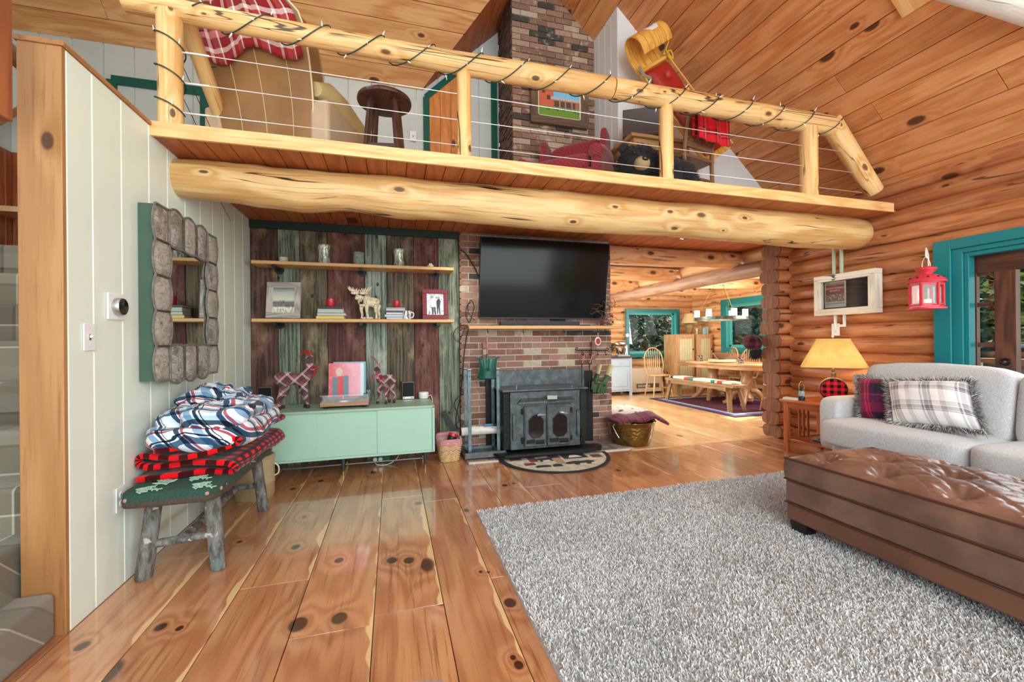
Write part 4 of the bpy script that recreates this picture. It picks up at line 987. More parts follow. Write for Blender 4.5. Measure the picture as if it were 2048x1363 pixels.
def crumple(mb, c, d, e=.5, n=26, amp=.03, fr=5, seed=1, R=None):
    b = len(mb.v); mb.soft((0, 0, 0), d, None, e=e, n=n)
    for i in range(b, len(mb.v)):
        q = mb.v[i]; nn = V((q.x/d[0], q.y/d[1], q.z/d[2])).normalized()
        h = NZ.noise(q*fr+V((seed*7, 0, 0)))+.5*abs(NZ.noise(q*fr*2.3+V((0, seed*5, 0))))-.25*abs(NZ.noise(V((q.x*fr*3, q.y*fr, seed))))
        q = q+nn*amp*h; mb.v[i] = (R @ q if R else q)+V(c)
mb = MB(); crumple(mb, (.0, 0, .07), (.50, .86, .15), .5, 34, .045, 6, 1); crumple(mb, (-.03, .03, .155), (.44, .76, .15), .6, 34, .055, 6, 2)
crumple(mb, (-.07, .12, .215), (.32, .46, .12), .75, 28, .07, 8, 3); crumple(mb, (.08, -.10, .165), (.34, .62, .12), .6, 24, .04, 7, 4)
mb.soft((-.02, .14, .27), (.06, .10, .10), M.Rotation(.5, 3, 'Y'), e=1.3, n=10)
single(mb, 'plaid_comforter', [M_blu], 'puffy blue and white plaid comforter heaped on top of the red check blanket', 'comforter', (-1.03, 3.04, .63), rad(-2))
cr = thing('crock', 'beige metal canister standing behind the far legs of the bench', 'canister', (-1.06, 3.78, 0))
MB().lathe([(0, 0), (.135, 0), (.14, .01), (.14, .10), (.143, .105), (.143, .12), (.14, .125), (.14, .30), (.146, .305), (.146, .32), (.13, .325), (.13, .05), (0, .05)], n=32).build('body', [mat('beige enamel', 'b9a67f', .4, n=(5, 'a08c66', .6))], cr)
MB().tube(cpath([(.14, 0, .25), (.17, 0, .22), (.17, 0, .17), (.14, 0, .15)], 5), .006, 8).build('handle', [mat('ivory metal', 'd9cfb4', .4)], cr)

# bark mirror
t = NT('birch bark', .8); o_ = t.obj(); isl = t.island(); q = t.vm('ADD', o_, t.n('CombineXYZ', {0: t.math('MULTIPLY', isl, 9.0), 1: t.math('MULTIPLY', isl, 5.0)}))
nz = t.noise(t.scale(q, 20, 16, 34), 1, 5, .72, .6); big = t.noise(q, 7, 3)
c = t.ramp(nz, [(.3, '4a453f'), (.42, '918b80'), (.52, 'b9b4a9'), (.60, '6b655c'), (.68, 'dedad0')]); c = t.mix(t.math('MULTIPLY', t.step(big, .5, .65), .6), c, '5f564b'); c = t.mix(t.math('MULTIPLY', t.step(isl, .3, .9), .35), c, 'c2beb2')
t.set('Base Color', c); t.bump(nz, .9, .012); M_birch = t.m
M_twig = mat('grey twig', '7b776c', .8, n=(40, '56524a', .7))
mr = thing('mirror', 'wall mirror in a scalloped frame of birch bark panels', 'mirror', (XL+.004, 3.14, 1.0)); mr.rotation_euler = (0, 0, 0)
# local: y along the wall, z up, x out of the wall
W2, HH = .41, .975; D_ = .075
def mp(y, z, x=D_): return V((x, y, z))
ny, nz_ = 4, 5; iw = .265; yb = [-W2+2*W2*i/ny for i in range(ny+1)]; zb = [.20, .345, .49, .635, .79]
zlv = [0, .195, .39, .585, .78, HH]
def scal(a, b, u, out, amt=.028): # point between a,b with outward bulge
    return a.lerp(b, u)+out*amt*sin(PI*u)
mbp = MB(); mbt = MB()
def patch(quad, outs, bul=.012):
    """quad corners a,b,c,d ; outs bulge vectors for edges ab, cd (outer, inner)"""
    a, b, c_, d_ = [V(p) for p in quad]
    def fn(u, v):
        p = scal(a, b, u, outs[0]).lerp(scal(d_, c_, u, outs[1]), v); return p+V((bul*(1-(2*u-1)**4)*(1-(2*v-1)**4)+.004*NZ.noise(p*40), 0, 0))
    mbp.grid(fn, 12, 12)
    for e in range(2):
        q0, q1 = (a, b) if e == 0 else (d_, c_); mbt.tube([scal(q0, q1, k/10, outs[e])+V((.004, 0, 0)) for k in range(11)], .0065, 6, wob=.2, ns=30)
    for q0, q1 in ((a, d_), (b, c_)): mbt.tube([q0+V((.006, 0, 0)), q1+V((.006, 0, 0))], .0065, 6, wob=.2, ns=30)
L_, I_ = W2, iw-.0
for s_ in (-1, 1):
    for k in range(5):
        z0, z1 = zlv[k], zlv[k+1]; yi = I_ if k in (1, 2, 3) else I_
        if k in (1, 2, 3): patch((mp(s_*L_, z0), mp(s_*L_, z1), mp(s_*I_, z1), mp(s_*I_, z0)), (V((0, s_, 0)), V((0, -s_, 0))))
        else: patch((mp(s_*L_, z0), mp(s_*L_, z1), mp(s_*(I_), z1), mp(s_*(I_), z0)), (V((0, s_, 0)), V((0, -s_*.01, 0))))
for zz, so_ in ((0, -1), (.78, 1)):
    for k in range(3):
        y0, y1 = -I_+2*I_*k/3, -I_+2*I_*(k+1)/3; zo = zz if so_ < 0 else HH; zi = .195 if so_ < 0 else .78
        patch((mp(y0, zo), mp(y1, zo), mp(y1, zi), mp(y0, zi)), (V((0, 0, so_)), V((0, 0, -so_*.3))))
mbp.build('bark_frame', [M_birch], mr); mbt.build('twig_edging', [M_twig], mr)
mb = MB(); mb.box((.033, 0, HH/2), (.066, 2*W2-.01, HH-.01)); mb.build('backboard', [mat('green mirror back', '3f5a4c', .6)], mr)
mb = MB(); mb.box((.068, 0, .4875), (.006, 2*I_+.02, .60)); mb.build('mirror_glass', [mat('mirror glass', 'dfe6e4', .02, 1)], mr, smooth=False)

# ================================================================== cabinet and what stands on it
M_mint = mat('mint green paint', 'a5cdb8', .4, n=(1.5, '9ac4ae', .4))
M_mint2 = mat('mint cabinet top', '9cbba2', .42, n=(2, '8fae96', .5))
CT = .612
cb = thing('media_cabinet', 'long low mint green cabinet with sliding doors on tapered legs', 'cabinet', (-.41, 4.27, 0))
hw = .785
mb = MB(); mb.box((0, 0, CT-.012), (2*hw, .5, .022), m=1); mb.box((0, .01, .18), (2*hw, .48, .022)); mb.box((-hw+.011, 0, .39), (.022, .5, .42)); mb.box((hw-.011, 0, .39), (.022, .5, .42)); mb.box((0, .235, .39), (2*hw-.04, .012, .41))
mb.build('body', [M_mint, M_mint2], cb, bevel=.002)
for i, (x0, x1, yy) in enumerate(((-hw+.024, -.235, -.232), (-.24, .275, -.222), (.27, hw-.024, -.232))): B1(((x0+x1)/2, yy, .39), (x1-x0, .012, .396)).build('door', [M_mint], cb, bevel=.002)
for x in (-.71, -.03, .70):
    for y in (-.16, .17):
        mb = MB().lathe([(.008, .0), (.0085, .04)], (x, y, 0), 12, m=1); mb.lathe([(.0085, .04), (.022, .155), (.022, .17)], (x, y, 0), 12); mb.build('leg', [mat('dark leg paint', '2c3836', .4), mat('brass ferrule', 'b8924a', .3, 1)], cb)
MB().tube([(-.71, -.12, .09), (.70, -.12, .09)], .007, 8).build('crossbar', [mat('grey bar', '6b6f6c', .4, .8)], cb)
M_walnut = wood('speaker walnut', '6d5442', '45342a', '8c7058', rough=.5, knots=0, grain=16)
M_grille = mat('dark speaker cloth', '111a20', .9, bump=(600, .4, .001))
def spk(loc, rz, label, s=1.0):
    o = thing('bookshelf_speaker', label, 'speaker', loc, rz, None); o.scale = (s, s, s)
    B1((0, .06, .09), (.125, .13, .18)).build('cabinet', [M_walnut], o, bevel=.003)
    B1((0, -.008, .102), (.112, .010, .142)).build('grille', [M_grille], o, bevel=.003)
    B1((0, -.007, .018), (.112, .008, .022)).build('control_strip', [mat('silver strip', 'c2c4c4', .3, .8)], o)
    for x in (-.045, .03, .045): MB().lathe([(.005, 0), (.005, .004), (0, .004)], (x, -.011, .018), 10, R=M.Rotation(PI/2, 3, 'X')).build('knob', [mat('strip detail', '3a3d3f', .4)], o)
    return o
spk(P(528, 812, Z=CT)+V((0, .03, 0)), rad(-4), 'small wooden speaker with a black grille at the left end of the mint cabinet')
spk(P(817, 799, Z=CT)+V((0, .04, 0)), rad(6), 'small wooden speaker with a black grille beside the white smart speaker')
p = P(848, 797, Z=CT)+V((0, .05, 0))
sm = thing('smart_speaker', 'small white round smart speaker at the right end of the mint cabinet', 'smart speaker', p)
MB().lathe([(.045, 0), (.05, .004), (.052, .02), (.052, .06), (.048, .066), (.03, .068), (0, .067)], n=28).build('body', [mat('white plastic', 'e4e6e6', .4)], sm)
for z in (.022, .040): MB().lathe([(.0525, z), (.0532, z+.0015), (.0525, z+.003)], n=28, cap=False).build('ring', [mat('grey ring', 'b9bdbd', .4)], sm)
MB().tube(cpath([(.05, 0, .02), (.075, .0, .03), (.085, -.03, .0), (.084, -.09, -.03), (.083, -.1, -.4)], 6), .003, 6).build('cord', [mat('white cord', 'dfe2e0', .5)], sm)
# turntable
a, b = P(640, 808, Y=4.10), P(737, 806, Y=4.10)
tt = thing('turntable', 'wooden turntable with a black record and a clear dust cover', 'turntable', ((a.x+b.x)/2, 4.10, CT))
wT = (b.x-a.x); hw2 = wT/2
B1((0, .17, .035), (wT, .34, .03)).build('plinth', [wood('turntable walnut', 'a2744e', '6d4a30', 'bd916a', rough=.4, knots=0, grain=14)], tt, bevel=.002)
for sx in (-1, 1):
    for y in (.04, .3): MB().lathe([(.018, 0), (.022, .02), (0, .02)], (sx*(hw2-.04), y, 0), 12).build('foot', [mat('rubber', '1a1a1a', .7)], tt)
MB().lathe([(.147, .05), (.15, .053), (.15, .068), (.147, .07), (0, .07)], (-.03, .17, 0), 48).build('platter', [mat('silver platter', 'c4c2c4', .25, .9)], tt)
t = NT('vinyl record', .25); o_ = t.obj(); L_r = t.n('VectorMath', {0: t.vm('SUBTRACT', o_, (-.03, .17, .071))}, 1, operation='LENGTH')
t.set('Base Color', t.mix(t.step(L_r, .048, .05), 'b9483c', '0c0c0e')); t.bump(t.math('SINE', t.math('MULTIPLY', L_r, 2500)), .2, .0005)
MB().lathe([(.148, .071), (.1485, .072), (.148, .073), (0, .073)], (-.03, .17, 0), 48).build('record', [t.m], tt); MB().lathe([(.004, .07), (.003, .09), (0, .09)], (-.03, .17, 0), 10).build('spindle', [M_steel], tt)
mb = MB().tube([(hw2-.045, .27, .085), (hw2-.05, .12, .082), (hw2-.09, .08, .078)], .004, 8); mb.lathe([(.018, .05), (.018, .08), (.012, .10), (0, .10)], (hw2-.045, .27, 0), 14); mb.build('tonearm', [mat('black tonearm', '15171a', .3)], tt)
M_clear = NT('clear acrylic', 0.03); tr = M_clear.n('BsdfTransparent', {'Color': (.93, .95, .95, 1)}); gl = M_clear.n('BsdfGlossy', {'Color': (1, 1, 1, 1), 'Roughness': .05}); ms = M_clear.t.nodes.new('ShaderNodeMixShader'); ms.inputs[0].default_value = .10
M_clear.t.links.new(tr, ms.inputs[1]); M_clear.t.links.new(gl, ms.inputs[2]); M_clear.t.links.new(ms.outputs[0], M_clear.t.nodes['Material Output'].inputs[0]); M_clear = M_clear.m
mb = MB()
for c_, d in (((0, .0, .085), (wT, .003, .075)), ((0, .34, .085), (wT, .003, .075)), ((-hw2, .17, .085), (.003, .34, .075)), ((hw2, .17, .085), (.003, .34, .075))): mb.box(c_, d)
mb.build('dust_cover', [M_clear], tt, smooth=False)
# album sleeve standing behind: plain generic cover in its colours
t = NT('record sleeve print', .4); uv = t.uv(); s = t.t.nodes.new('ShaderNodeSeparateXYZ'); t.t.links.new(uv, s.inputs[0]); X_, Y_ = s.outputs[0], s.outputs[1]
c = t.mix(X_, 'e0565c', 'f3b9cb'); c = t.mix(t.math('MULTIPLY', t.step(t.noise(uv, 5, 2), .5, .7), .3), c, 'f6d3da')
c = rect(c, .10, .26, -.1, .58, '6f7f86'); c = rect(c, .42, .56, -.1, .62, '6a8794'); c = rect(c, .26, .42, -.1, .6, 'd8404a'); c = rect(c, .9, 1.1, -.1, 1.1, 'd8e4ea')
e_ = t.n('VectorMath', {0: t.scale(t.vm('SUBTRACT', uv, (.30, .74, 0)), 1, .8, 0)}, 1, operation='LENGTH'); c = t.mix(t.math('SUBTRACT', 1, t.step(e_, .095, .10)), c, 'd9c2b4'); t.set('Base Color', c); M_slv = t.m
a, b = P(656, 790, Y=4.36), P(727, 737, Y=4.36); sz = b.x-a.x
sl = thing('record_sleeve', 'pink and red record sleeve propped upright behind the turntable', 'record sleeve', ((a.x+b.x)/2, 4.38, CT+.075))
mb = MB().box((0, .004, sz/2), (sz, .004, sz)); mb.add([(-sz/2, .001, 0), (sz/2, .001, 0), (sz/2, .001, sz), (-sz/2, .001, sz)], [(0, 1, 2, 3)], [[(0, 0), (1, 0), (1, 1), (0, 1)]], 1); o = mb.build('sleeve', [mat('white card', 'e9e6e4', .5), M_slv], sl, smooth=False); sl.rotation_euler = (rad(-6), 0, 0)
B1((.03, .012, sz/2+.012), (sz*.93, .004, sz), M.Rotation(.0, 3, 'Y')).build('back_sleeve', [mat('blue card', '7fb0c4', .5)], sl, smooth=False)
B1((0, .03, -.037), (.24, .03, .075)).build('stand', [M_black], sl)

# plaid reindeer figures
def plaid3(name, base, sq, line, per=.06):
    t = NT(name, .9); o = t.obj(); o = t.n('Mapping', {'Vector': o, 'Rotation': (0, rad(45), 0)}); s = t.t.nodes.new('ShaderNodeSeparateXYZ'); t.t.links.new(o, s.inputs[0])
    c = lin(base); fs_ = [t.math('FRACT', t.math('ADD', t.math('DIVIDE', s.outputs[i], per), 50)) for i in (0, 2)]
    for f in fs_: c = t.mix(t.math('MULTIPLY', t.math('GREATER_THAN', f, .6), .6), c, sq)
    for f in fs_:
        for a, b in ((.08, .12), (.19, .23)): c = t.mix(t.math('MULTIPLY', t.math('GREATER_THAN', f, a), t.math('LESS_THAN', f, b)), c, line)
    t.set('Base Color', c); t.set('Sheen Weight', .2); t.bump(t.noise(t.obj(), 300, 2), .3, .002); return t.m
M_dpl = plaid3('mauve plaid flannel', '88505a', '40282a', 'ded2c8', .085)
M_hoof = mat('dark brown suede', '3d2a24', .9); M_fea = mat('red feather', 'd3202c', .7); M_bow = mat('red ribbon', 'c4222e', .5)
def deer(Y, body, neck, headp, legs, k, label, feathers, bow, rs):
    q = lambda p, dy=0: P(p[0], p[1], Y=Y+dy); base = V((q(body[1]).x, Y, CT)); o = thing('plaid_reindeer', label, 'figurine', base)
    L = lambda p, dy=0: q(p, dy)-base
    mb = MB().tube(cpath([L(p) for p in body], 4), [r_ for a, b in zip(rs[:-1], rs[1:]) for r_ in [a+(b-a)*i/4 for i in range(4)]]+[rs[-1]], 16)
    mb.tube(cpath([L(p) for p in neck], 4), [k*(.050-.020*i/(4*(len(neck)-1))) for i in range(4*(len(neck)-1)+1)], 12)
    mb.tube(cpath([L(p) for p in headp], 3), [k*x for x in ([.022, .03, .032, .03, .026, .02, .014][:3*(len(headp)-1)+1])], 12)
    for lg, dy in legs:
        n = len(lg); pts = cpath([L(p, dy) for p in lg], 4); pts[-1].z = max(pts[-1].z, 0.012)
        mb.tube(pts, [k*(.034-.020*min(1, i/(len(pts)*.7))) for i in range(len(pts))], 10)
    ob = mb.build('body', [M_dpl], o); fuse(ob, .005, 3)
    for lg, dy in legs: p = L(lg[-1], dy); MB().lathe([(.017*k, 0), (.017*k, .02), (.012*k, .028)], (p.x, p.y, 0), 12).build('hoof', [M_hoof], o)
    mb = MB(); h = L(headp[0])
    for f in feathers:
        pts = cpath([L(x) for x in f], 5); mb.tube(pts, [.010*k*sin(PI*(i+.6)/(len(pts)+.4)) for i in range(len(pts))], 6, flat=.3)
    mb.build('feather_antlers', [M_fea], o)
    mb = MB()
    for f in bow:
        pts = cpath([L(x, -.035) for x in f], 5); mb.tube(pts, [.016*k*(.5+.5*sin(PI*i/(len(pts)-1))) for i in range(len(pts))], 8, flat=.35)
    mb.build('ribbon_bow', [M_bow], o)
    for dx in (0,): e = L(headp[1]); MB().soft((e.x+.002, e.y-.030*k, e.z+.008), (.008, .006, .008), e=1, n=6).build('eye', [mat('bead', '0c0a0a', .1)], o)
    return o
deer_l = [([(566, 768), (563, 785), (557, 800), (559, 814)], .0), ([(572, 766), (573, 783), (561, 798), (566, 806)], .07), ([(608, 766), (610, 782), (613, 796), (616, 808)], .0), ([(603, 764), (603, 780), (606, 790), (611, 799)], .07)]
deer(4.22, [(549, 757), (562, 757), (580, 756), (600, 758), (613, 752)], [(610, 753), (620, 740), (619, 726)], [(618, 722), (618, 717), (624, 711)], deer_l, 1.0,
    'larger mauve plaid reindeer figure with red feathers on the cabinet left of the turntable',
    [[(619, 712), (610, 702), (598, 712)], [(620, 712), (612, 700), (602, 704)], [(619, 712), (606, 704), (597, 718)], [(621, 712), (616, 702), (608, 700)], [(621, 712), (621, 703), (615, 699)], [(622, 712), (624, 704), (621, 700)]],
    [[(624, 738), (632, 732), (635, 738), (626, 741)], [(625, 740), (630, 748), (626, 754)], [(624, 738), (622, 734), (618, 738)]], [.030, .066, .058, .058, .045])
deer(4.30, [(790, 764), (780, 757), (768, 759), (758, 763)], [(762, 762), (757, 752), (757, 742)], [(761, 738), (754, 737), (748, 740)],
    [([(762, 770), (758, 783), (757, 792), (755, 802)], .0), ([(768, 772), (771, 784), (773, 792), (772, 800)], -.05), ([(784, 768), (785, 781), (789, 790), (788, 799)], .0), ([(778, 768), (777, 780), (776, 788), (779, 795)], .05)], .8,
    'smaller mauve plaid reindeer figure with a red bow on the cabinet right of the turntable',
    [[(757, 732), (750, 720), (738, 708)], [(758, 732), (754, 722), (748, 713)], [(758, 732), (760, 726), (763, 721)], [(757, 732), (748, 716), (740, 712)]],
    [[(752, 752), (747, 748), (744, 758), (742, 770)], [(753, 753), (762, 750), (764, 758), (756, 758)], [(756, 756), (764, 764), (768, 770)]], [.022, .045, .042, .042])

# ================================================================== shelves
M_shelf = wood('live edge shelf', 'c9965c', '8b5a2e', 'e2b77e', rough=.5, knots=.3, grain=8)
M_pipe = mat('black iron pipe', '1f2223', .45, .6)
def shelf(z, label):
    o = thing('wall_shelf', label, 'shelf', (-.315, 4.50, z-.032)); mb = MB(); N_ = 40
    prof = [(-.93+1.865*i/N_, -.122+.006*NZ.noise(V((i*.5, z*9, 0)))+.004*NZ.noise(V((i*1.7, z, 4)))) for i in range(N_+1)]
    mb.prism(prof+[(.935, .115), (-.93, .115)], (0, 0, 0), (1, 0, 0), (0, 1, 0), (0, 0, .032)); ob = mb.build('board', [M_shelf], o, bevel=.004)
    for x in (-.745, .02, .77):
        mb = MB().tube([(x, .115, -.016), (x, -.10, -.016)], .013, 12); mb.tube([(x, -.10, -.016), (x, -.118, -.016)], .018, 12); mb.tube([(x, .115, -.016), (x, .105, -.016)], .042, 20); mb.tube([(x, .105, -.016), (x, .08, -.016)], .02, 12); mb.build('pipe_bracket', [M_pipe], o)
    return o
shelf(1.975, 'upper live edge wooden shelf on black iron pipe brackets'); shelf(1.437, 'lower live edge wooden shelf holding the moose and books')
ZU, ZW = 1.975, 1.437
M_glassj = M_clear; M_wax = mat('cream wax', 'e8e2c8', .4)
def jar(x, y, z, label, h=.085, r_=.042, wax=.055):
    o = thing('jar_candle', label, 'candle', (x, y, z)); MB().lathe([(r_-.003, .004), (r_-.003, wax), (0, wax)], n=24).build('wax', [M_wax], o)
    MB().lathe([(r_-.006, 0), (r_, .004), (r_, h), (r_-.003, h)], n=24, cap=False).build('glass_jar', [M_clear], o); MB().tube([(0, 0, wax), (0, 0, wax+.012)], .0012, 5).build('wick', [M_black], o)
    o2 = MB(); a0 = -PI/2; o2.grid(lambda u, v: V(((r_+.0008)*cos(a0-.45+.9*u), (r_+.0008)*sin(a0-.45+.9*u), .018+.03*v)), 6, 1); o2.build('paper_label', [mat('label paper', 'cfc9b4', .6)], o); return o
jar(-1.0, 4.50, ZU, 'cream jar candle at the left end of the upper shelf'); jar(.39, 4.50, ZU, 'small cream jar candle at the right end of the upper shelf', .08, .038, .035)
t = NT('mercury bark glass', .25, .55); o_ = t.obj(); vr = t.noise(t.scale(o_, 45, 45, 11), 1, 4, .6, .8); t.set('Base Color', t.ramp(vr, [(.4, '4c5a48'), (.5, 'b9c2ae'), (.6, 'e9ede2')])); t.bump(vr, .9, .012); M_merc = t.m
def vase(x, z, label, s=1.0):
    o = thing('vase', label, 'vase', (x, 4.49, z)); o.scale = (s, s, s)
    MB().lathe([(0, 0), (.052, 0), (.058, .006), (.056, .03), (.052, .07), (.053, .11), (.060, .15), (.069, .185), (.066, .187), (.056, .15), (.049, .11), (.047, .02), (0, .018)], n=40).build('body', [M_merc], o); return o
vase(-.637, ZU, 'flared silvery bark textured vase on the left half of the upper shelf', 1.0); vase(.073, ZU, 'flared silvery bark textured vase on the right half of the upper shelf', .97)
sp_ = single(MB().lathe([(0, 0), (.05, 0), (.052, .004), (.052, .13), (.048, .134), (0, .134)], n=28), 'stump_candle', [mat('bark candle', '8fa08c', .8, n=(28, '6f7f70', .9), bump=(40, .8, .01))], 'grey green bark wrapped pillar candle in the middle of the upper shelf', 'candle', (-.318, 4.49, ZU))
# lower shelf
M_fr1 = wood('silvered frame', '8f8680', '5d5552', 'c9c0b4', rough=.5, knots=0, grain=16)
ff = frame('picture_frame', 'weathered silver frame with a misty lake photograph on the lower shelf', 'picture frame', (-1.13, 4.42, ZW+.002), V((1, -.12, 0)).normalized(), (0, -1, 0), .30, .345, .05, .03, [M_fr1], tilt=rad(-7))
t = NT('misty lake photo', .25); uv = t.uv(); s = t.t.nodes.new('ShaderNodeSeparateXYZ'); t.t.links.new(uv, s.inputs[0]); X_, Y_ = s.outputs[0], s.outputs[1]; nz = t.noise(t.scale(uv, 1, .4, 1), 14, 3)
c = t.ramp(Y_, [(0, 'cfd2bc'), (.22, 'e6e8d4'), (.25, '8a8784'), (.42, '77746f'), (.5, 'cfd4c0'), (.8, 'b5bbaa'), (1, '5f6260')]); c = t.mix(t.math('MULTIPLY', t.step(nz, .5, .6), t.math('MULTIPLY', t.math('LESS_THAN', Y_, .5), .6)), c, '55534e'); t.set('Base Color', c)
def pic(parent, x0, z0, x1, z1, y, m, name='photo'):
    mb = MB(); mb.add([(x0, y, z0), (x1, y, z0), (x1, y, z1), (x0, y, z1)], [(0, 1, 2, 3)], [[(0, 0), (1, 0), (1, 1), (0, 1)]]); return mb.build(name, [m], parent, smooth=False)
pic(ff, .05, .05, .25, .295, -.014, t.m); MB().box((.15, -.002, .17), (.27, .006, .31)).build('backing', [M_black], ff); MB().bar((.15, .0, .3), (.15, .12, .022), .04, .005).build('easel_back', [M_black], ff)
mb = MB()
for (x0, z0_, x1, z1) in ((.048, .048, .252, .054), (.048, .291, .252, .297), (.048, .048, .054, .297), (.246, .048, .252, .297)): mb.box(((x0+x1)/2, -.02, (z0_+z1)/2), (x1-x0, .012, z1-z0_))
mb.build('inner_rim', [mat('pale rim', 'cfcac0', .4)], ff)
t = NT('red plaid frame', .6); o_ = t.obj(); s = t.t.nodes.new('ShaderNodeSeparateXYZ'); t.t.links.new(o_, s.inputs[0]); c = lin('8e2a34')
for i in (0, 2):
    f = t.math('FRACT', t.math('ADD', t.math('DIVIDE', s.outputs[i], .022), 50)); c = t.mix(t.math('MULTIPLY', t.math('GREATER_THAN', f, .7), .7), c, '4a1a24')
t.set('Base Color', c)
f2 = frame('picture_frame', 'red plaid frame with a black and white photo at the right of the lower shelf', 'picture frame', (.30, 4.44, ZW+.002), (1, 0, 0), (0, -1, 0), .265, .315, .045, .025, [t.m], tilt=rad(-7))
t = NT('couple photo backdrop', .3); t.set('Base Color', t.ramp(t.noise(t.scale(t.uv(), 1, 3, 1), 6, 4), [(.35, '8e9298'), (.5, 'd9dcde'), (.65, 'f2f3f4')])); pic(f2, .045, .045, .22, .27, -.010, t.m)
B1((.1325, -.003, .157), (.24, .006, .29)).build('backing', [M_black], f2)
dkp, ltp, skp = mat('photo black', '1b1c20', .4), mat('photo white', 'e8eaec', .4), mat('photo grey', '9a9da0', .4)
def flat(parent, name, polys, m, y=-.012):
    mb = MB()
    for i, pl in enumerate(polys): mb.prism(pl, (0, y-i*.0003, 0), (1, 0, 0), (0, 0, 1), (0, -.0006, 0))
    return mb.build(name, [m], parent, smooth=False)
flat(f2, 'photo_trousers', [[(.098, .05), (.112, .05), (.115, .12), (.096, .13)], [(.125, .05), (.14, .05), (.132, .13), (.116, .13)], [(.15, .055), (.158, .055), (.165, .14), (.148, .14)], [(.175, .05), (.184, .055), (.178, .145), (.163, .14)], [(.06, .05), (.075, .085), (.08, .085), (.068, .05)]], dkp)
flat(f2, 'photo_shirts', [[(.09, .13), (.135, .13), (.135, .205), (.12, .22), (.10, .22), (.088, .205)]], ltp, -.0135)
flat(f2, 'photo_coat', [[(.148, .14), (.18, .14), (.188, .19), (.175, .215), (.158, .212), (.145, .19)]], dkp, -.0138)
flat(f2, 'photo_heads', [[(.105+.012*cos(a*PI/4), .235+.015*sin(a*PI/4)) for a in range(8)], [(.168+.011*cos(a*PI/4), .228+.014*sin(a*PI/4)) for a in range(8)]], skp, -.014)
def book(x, y, z, w, d, h, col, label, rz=0, name='book', title=None, tc='3a3a3a'):
    o = thing(name, label, 'book', (x, y, z), rz); mb = MB(); mb.box((0, 0, .0015), (w, d, .003)); mb.box((0, 0, h-.0015), (w, d, .003)); mb.box((0, -d/2+.0015, h/2), (w, .003, h)); mb.build('cover', [mat('cover '+col, col, .5)], o, bevel=.0008)
    B1((0, .002, h/2), (w-.006, d-.006, h-.006)).build('pages', [mat('pages', 'e3dccb', .8)], o, smooth=False)
    if title: text('spine_title', title, h*.62, (-w*.42, -d/2-.0004, h*.27), (1, 0, 0), (0, 0, 1), mat('print '+tc, tc, .6), o, ext=.0002)
    return o
G1, G2 = None, None
zz = ZW+.001
for (x, w, h, col, lb, ti, tc) in ((-.575, .25, .028, 'd9c65a', 'thick pale yellow book at the bottom of the left shelf stack', 'WINNIE THE ROOMY', '4a3a1c'), (-.565, .255, .027, 'b9bab4', 'light grey book second from the bottom of the left shelf stack', None, ''), (-.575, .232, .038, 'aab8ac', 'thick pale green book below the dark top book of the left stack', None, ''), (-.58, .232, .020, '2e2824', 'dark brown book on top of the left shelf stack under a red candle', None, '')):
    book(x, 4.49, zz, w, .17, h, col, lb, rad(rnd.uniform(-2, 2)), title=None, tc='3a3a3a'); zz += h+.0015
zc = zz
def pillar_candle(x, y, z, label, r_=.040, h=.082):
    o = thing('pillar_candle', label, 'candle', (x, y, z)); MB().lathe([(0, 0), (r_-.002, 0), (r_, .003), (r_, h-.003), (r_-.003, h), (r_-.01, h-.004), (0, h-.006)], n=28).build('wax', [mat('red candle wax', 'b8242c', .25)], o)
    MB().tube([(0, 0, h-.008), (0, 0, h+.006)], .0012, 5).build('wick', [M_black], o); return o
pillar_candle(-.578, 4.47, zc, 'red pillar candle on the left stack of books')
zz = ZW+.001; 
for i, (x, w, h, col, lb) in enumerate(((.03, .17, .020, 'cfc4c8', 'pale pink grey book at the bottom of the right shelf stack'), (.02, .18, .026, 'b4cbd4', 'pale blue book second from the bottom of the right shelf stack'), (.03, .175, .020, 'd8c9cc', 'thin rose white book in the middle of the right shelf stack'), (.035, .18, .015, '4c5560', 'dark slate book above the rose white one in the right shelf stack'), (.035, .185, .017, 'c5ccd2', 'pale grey book second from the top of the right shelf stack'), (.035, .185, .012, 'a9b9c4', 'thin blue grey book on top of the right shelf stack'))):
    book(x, 4.50, zz, w, .15, h, col, lb, rad(rnd.uniform(-2, 2))); zz += h+.0015
pillar_candle(.045, 4.48, zz, 'red pillar candle on the right stack of thin books', .034, .074)
mg = thing('mug', 'white mug with dark tree shapes in front of the right stack of books', 'mug', (.145, 4.425, ZW+.001))
t = NT('tree mug', .3); o_ = t.obj(); t.set('Base Color', t.mix(t.step(t.noise(t.scale(o_, 60, 60, 14), 1, 2), .52, .58), 'eef0f0', '4a4e58')); MB().lathe([(0, 0), (.038, 0), (.041, .004), (.041, .085), (.038, .085), (.037, .01), (0, .008)], n=28).build('cup', [t.m], mg)
MB().tube(cpath([(.04, 0, .07), (.062, 0, .066), (.066, 0, .045), (.058, 0, .022), (.04, 0, .018)], 5), .0055, 8).build('handle', [mat('white ceramic', 'e9ebeb', .3)], mg)
